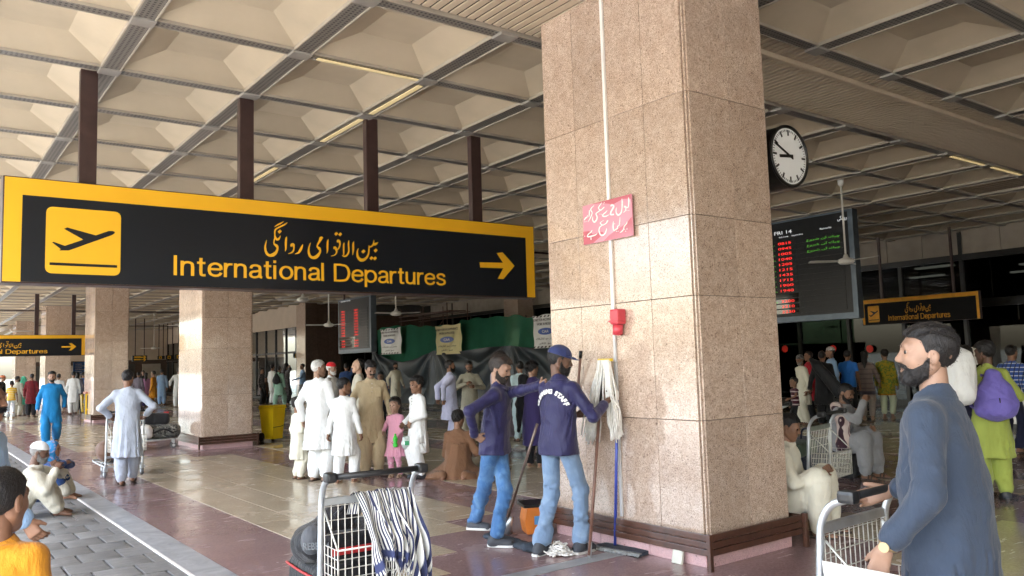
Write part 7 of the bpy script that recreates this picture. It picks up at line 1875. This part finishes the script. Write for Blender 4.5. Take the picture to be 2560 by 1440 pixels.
# ---- far group on the left
FL = 'travellers far along the concourse'
def far(label, u, vf, vh, face, top, bot, kind='kurta', **kw):
    kw.setdefault('group', FL)
    return person(label, P_(u, vf), HT(u, vf, vh), face, top, bot, kind, kw.pop('sk', 'b'), kw.pop('hair', 'k'), kw.pop('style', 'short'), **kw)
T, I = far('person in orange cap and black top by the far trolley', 4, 1044, 938, 70, BLK, BLK, 'shirt', style='crop'); cap_on(T, I, cloth('cap_orange', (.55, .16, .06), .7), 'peak')
far('boy in yellow striped shirt and white printed shorts', 27, 1046, 953, 185, YSTR, WPR, 'shirt', kid=True, sleeve=.4, ankle_trim=.22, shoes='tan')
far('man in grey and white kurta beside the woman in green', 42, 1041, 940, 150, OLDB, OLDB, head=(-40, 0, 0), beard='full')
T, I = far('woman in mint green headscarf among the far travellers', 56, 1040, 940, -150, GRN2, GREYD, 'dress', style='none'); scarf_on(T, I, GRN2, drop=.4)
far('man in red and black checked long shirt and black trousers', 77, 1042, 934, 170, CHECK, BLK, hem=.52, head=(30, 0, 0), build=1.05)
far('man in white kurta behind the man in royal blue', 145, 1036, 934, 175, WH, WH)
far('man in white kurta walking away near the far yellow bin', 182, 1036, 928, 178, WH, WH, ra=(.09, .15, .1), la=(-.09, -.15, .085), hem=.48)
far('dark haired woman beside the man in white near the far bin', 192, 1028, 931, 175, MAUVE, BLK, 'dress', style='long')
far('man in dark blue shirt beneath the blue poster', 207, 1024, 930, 160, DBL, BLK, 'shirt'); far('man in pale blue sleeves half behind the granite column', 222, 1034, 930, -60, SKY, GREYD, 'shirt')
far('man in grey blue kurta behind the pale grey kurta man', 345, 1020, 930, 160, MAUVE, MAUVE); far('woman in mauve pink dress with black hair', 364, 1018, 932, 175, LPINK, PURP, 'dress', style='long')
far('man in mustard yellow kurta in profile by the trolley', 383, 1022, 927, -110, MUS, MUS, sk='a'); far('man in light blue kurta beside the mustard yellow kurta', 404, 1013, 923, 178, SKY, SKY, hem=.42)
far('broad man in white kurta walking away by the granite column', 446, 1018, 920, 172, WH, WH, build=1.15, ra=(.1, .16, .1), la=(-.1, -.14, .085), rw=(.36, .1, .95), lw=(-.38, .1, .95), sleeve=.85)
far('woman in pink beside the broad man in white', 467, 1012, 926, -20, DPINK, DPINK, 'dress', style='full')
far('dark haired man at the back of the far crowd', 330, 1014, 930, 170, NAVY, NAVY); far('person in dark clothes near the far shop doors', 357, 1008, 926, 10, BLK, BLK)
# ---- by the tall windows
WG = 'travellers by the tall windows'
far('woman in dark clothes with red and yellow shawl by the window', 654, 1014, 920, 60, DPR, BLK, 'dress', style='long', group=WG); far('child in brown holding the woman by the window', 664, 1012, 945, 40, BRN, BLK, 'dress', kid=True, group=WG)
far('man in white kurta beside the mint kurta with backpack', 681, 1010, 911, 130, WH, WH, group=WG)
p = P_(698, 1018); T, I = far('man in mint green kurta striding with a black backpack', 698, 1018, 915, 150, MINT, MINT, group=WG, ra=(.1, .28, .12), la=(-.1, -.22, .085))
def pack(label, T, I, mat, sz=(.34, .2, .46), zc=1.22, strap=None, vv=None):
    """backpack hung on a person's back"""
    S = I['S']; v = max(I['v'], .008); M = T.matrix_basis
    t = thing('backpack', label, 'backpack', T.location, T.rotation_euler[2]); c = np.array([0, -(.12 + sz[1] / 2), zc]) * S; a, b, h = [q * S / 2 for q in sz]
    f = Field(c - np.array([a, b, h]) - .06, c + np.array([a, b, h]) + .06, v); f.ell(c + np.array([0, 0, -.05 * S]), (a, b, h * .85), .02); f.cone(c + np.array([-a * .5, 0, -h * .5]), c + np.array([a * .5, 0, -h * .5]), b * .95, b * .95, .05); f.cone(c + np.array([0, .02, 0]), c + np.array([0, .02, h * .7]), a * .7, a * .45, .05, ((0, 1, 0), .7)); f.wrinkle(.008); blob('pack_body', f, mat, t)
    for s in (-1, 1):
        r = .135; MB().tube([np.array(p_) * S for p_ in arc([(s * .10, -.12, zc - .2), (s * .19, -.03, zc - .12), (s * .17, .125, zc + .02), (s * .12, .11, zc + .14), (s * .09, .0, zc + .235), (s * .07, -.1, zc + .2)])], .02 * S, 6).build('shoulder_strap', mat, t, True)
    f = Field(c - np.array([a, b + .05, h]), c + np.array([a, b, h]), v); f.ell(c + np.array([0, -b * .75, -h * .45]), (a * .72, b * .42, h * .42), .02); f.wrinkle(.005); blob('front_pocket', f, mat, t)
    MB().tube([c + np.array([0, -b * 1.12, -h * .1]), c + np.array([0, -b * 1.2, -h * .28])], .006 * S, 5).build('zip_pull', M_BLACKM, t, True)
    return t
pack('black backpack worn by the man in mint green', T, I, M_BAGK)
far('woman in dark printed long dress on the phone', 716, 1012, 908, 130, DPR, BLK, 'dress', style='long', hem=.2, group=WG, rw=(.14, .12, 1.5), sk='a'); far('man in pale blue shirt and dark belt by the pier', 757, 1008, 909, -80, SKY, GREYD, 'shirt', group=WG, lw=(-.1, .38, 1.05))

# ---- right hand side: seated men
T, I = person('man in cream kurta sitting against the granite column with the clock', (G(1960, 1330)[0], G(1960, 1330)[1]), 1.70, 78, CRM, CRM, 'kurta', 'b', 'k', 'short', pel=.30, seat={1: (.2, .8, 1), -1: (-.2, .8, 1)}, ra=(.14, .34, .085), la=(-.12, .40, .085), lean=(0, .16), rw=(.14, .36, .52), rpole=(.9, -.3, -.6), lw=(-.06, .36, .56), head=(0, 20, 0), legcut=.75, build=1.08, baggy=1.1, shoes='sandal')
gp = G(2128, 1190); T, I = person('man in grey kurta with striped shawl sitting with chin on hand', (gp[0] - .1, gp[1] + .1), 1.72, 62, GREYD, GREYD, 'kurta', 'b', 'k', 'crop', beard='full', pel=.44, seat={1: (.1, .9, 1), -1: (-.1, .9, 1)}, ra=(.12, .42, .085), la=(-.12, .46, .085), lean=(0, .28), rw=(.06, .42, .98), rpole=(.6, .2, -1), rcurl=.8, lw=(-.1, .4, .62), head=(0, 22, 0), legcut=.7)
f = Field((.0, -.25, .3), (.35, .35, 1.15), .012); a_ = I['P']['pel'] + I['d'] * .44; f.cone(a_ * I['S'] + np.array([.08, -.06, .04]), a_ * I['S'] + np.array([.17, .08, -.12]), .085, .09, .04); f.cone(a_ * I['S'] + np.array([.17, .08, -.12]), a_ * I['S'] + np.array([.2, .06, -.42]), .09, .1, .04, ((1, 0, 0), .6)); f.wrinkle(.01, f=(40, 20, 20)); blob('striped_shawl', f, SHAWL, T)
MB().bbox(-.22, .22, -.22, .22, 0, .36, .03).build('seat_case', M_BAGK, thing('hard_case', 'dark hard case the grey clad man is sitting on', 'suitcase', (gp[0] - .1, gp[1] + .1, 0), rad(20)))
# ---- queue at the doors
QG = 'travellers queuing at the entrance doors'
def que(label, u, vf, vh, face, top, bot, kind='kurta', H=None, **kw):
    q = P_(u, vf); return person(label, q, H or HT(u, vf, vh), face, top, bot, kind, kw.pop('sk', 'b'), kw.pop('hair', 'k'), kw.pop('style', 'short'), group=QG, **kw)
T, I = que('grey bearded man in pale kurta and embroidered cap', 2014, 1062, 886, -60, CRM, CRM, style='crop', hair='g', beard='full', head=(8, 16, 0), lean=(0, .06), hem=.5); cap_on(T, I, cloth('cap_embroidered', (.05, .05, .055), .7, blotch(60, (.5, .5, .48), .6, .03)), 'topi')
que('person in red behind the grey bearded man', 2032, 1052, 890, -70, RED, BLK, H=1.66)
que('boy in maroon striped shirt reaching out', 1992, 1072, 950, -60, STRP, BLK, 'shirt', kid=True, sleeve=.4, lw=(-.3, .4, 1.1))
T, I = que('man in black with a long black instrument case on his back', 2066, 1066, 876, 165, BLK, BLK, build=1.05, lw=(-.34, .05, .86))
ic = thing('instrument_case', 'long black padded instrument case slung across the back of the man in black', 'case', T.location, T.rotation_euler[2]); f = Field((-.35, -.5, .55), (.6, -.02, 1.6), .018); f.cone(np.array([-.05, -.24, 1.32]), np.array([.38, -.30, .78]), .12, .15, .05, ((.3, 1, 0), .6)); f.cone(np.array([-.05, -.24, 1.32]), np.array([-.18, -.2, 1.46]), .09, .05, .05); blob('case_body', f, M_BAGK, ic); MB().tube([np.array([-.15, -.2, 1.42]), np.array([-.1, .1, 1.42]), np.array([.1, .16, 1.2]), np.array([.25, -.15, .95])], .02, 6).build('sling', M_BAGK, ic, True)
T, I = que('young man in white cap leaning over the queue rail', 2088, 1056, 878, -70, SKY, GREYD, 'shirt', style='crop', H=1.74); cap_on(T, I, cloth('cap_white_print', (.6, .6, .6), .7, blotch(60, (.05, .05, .06), .55, .03)), 'topi')
que('person in bright blue T-shirt and green trimmed shorts', 2128, 1054, 884, 170, TSH, BLK, 'shirt', sleeve=.42, ankle_trim=.25, lean=(0, .1), H=1.66)
que('woman with long plait in brown striped tunic and taupe trousers', 2172, 1050, 884, 172, BRD, TAUPE, 'dress', style='long', hem=.62, sleeve=.7, sk='a', rw=(.3, .1, .9), shoes='tan', H=1.62, ankle_trim=.05)
que('woman in yellow green printed tunic and pale green trousers', 2222, 1048, 876, 165, YGR, PALEG, 'dress', style='bun', hem=.6, sk='a', head=(40, 0, 0), shoes='tan', H=1.64, ankle_trim=.08)
p = P_(2405, 1110); T, I = person('person in white carrying a white sack under the arm', p, 1.68, 170, WH, WH, 'kurta', 'c', 'k', 'short', group=QG)
sk2 = soft_bag('white_sack', 'plump white cloth sack carried beside the slate blue man\'s shoulder', 'sack', (D(2385, 930, 8.4)[0], D(2385, 930, 8.4)[1], 1.0), (.45, .4, .62), WH, rad(30), .014, .012, round_=.9)
p = P_(2440, 1225); person('man in navy kurta in front of the lime green kurta', p, 1.64, 150, NAVY, NAVY, 'kurta', 'c', 'k', 'short', lw=(-.2, .2, 1.2), group=QG, build=.95)
T, I = person('young man in lime green kurta wearing a purple backpack', P_(2492, 1248), HT(2492, 1248, 852), 196, GREEN, GREEN, 'kurta', 'c', 'k', 'full', head=(42, 6, 0), hem=.46, lw=(-.16, .22, 1.10), lpole=(-.6, -1, -.4), rw=(.2, .2, 1.1), shoes='shoe', group=QG)
pack('large purple backpack on the lime green kurta', T, I, cloth('pack_purple', (.16, .13, .46), .6), (.42, .24, .56), 1.16)
p = D(2515, 900, 12.5); person('person in blue checked shirt leaning at the white counter', (p[0], p[1]), 1.66, 150, BCHK, NAVY, 'shirt', 'b', 'k', 'short', lean=(0, .3), group=QG)
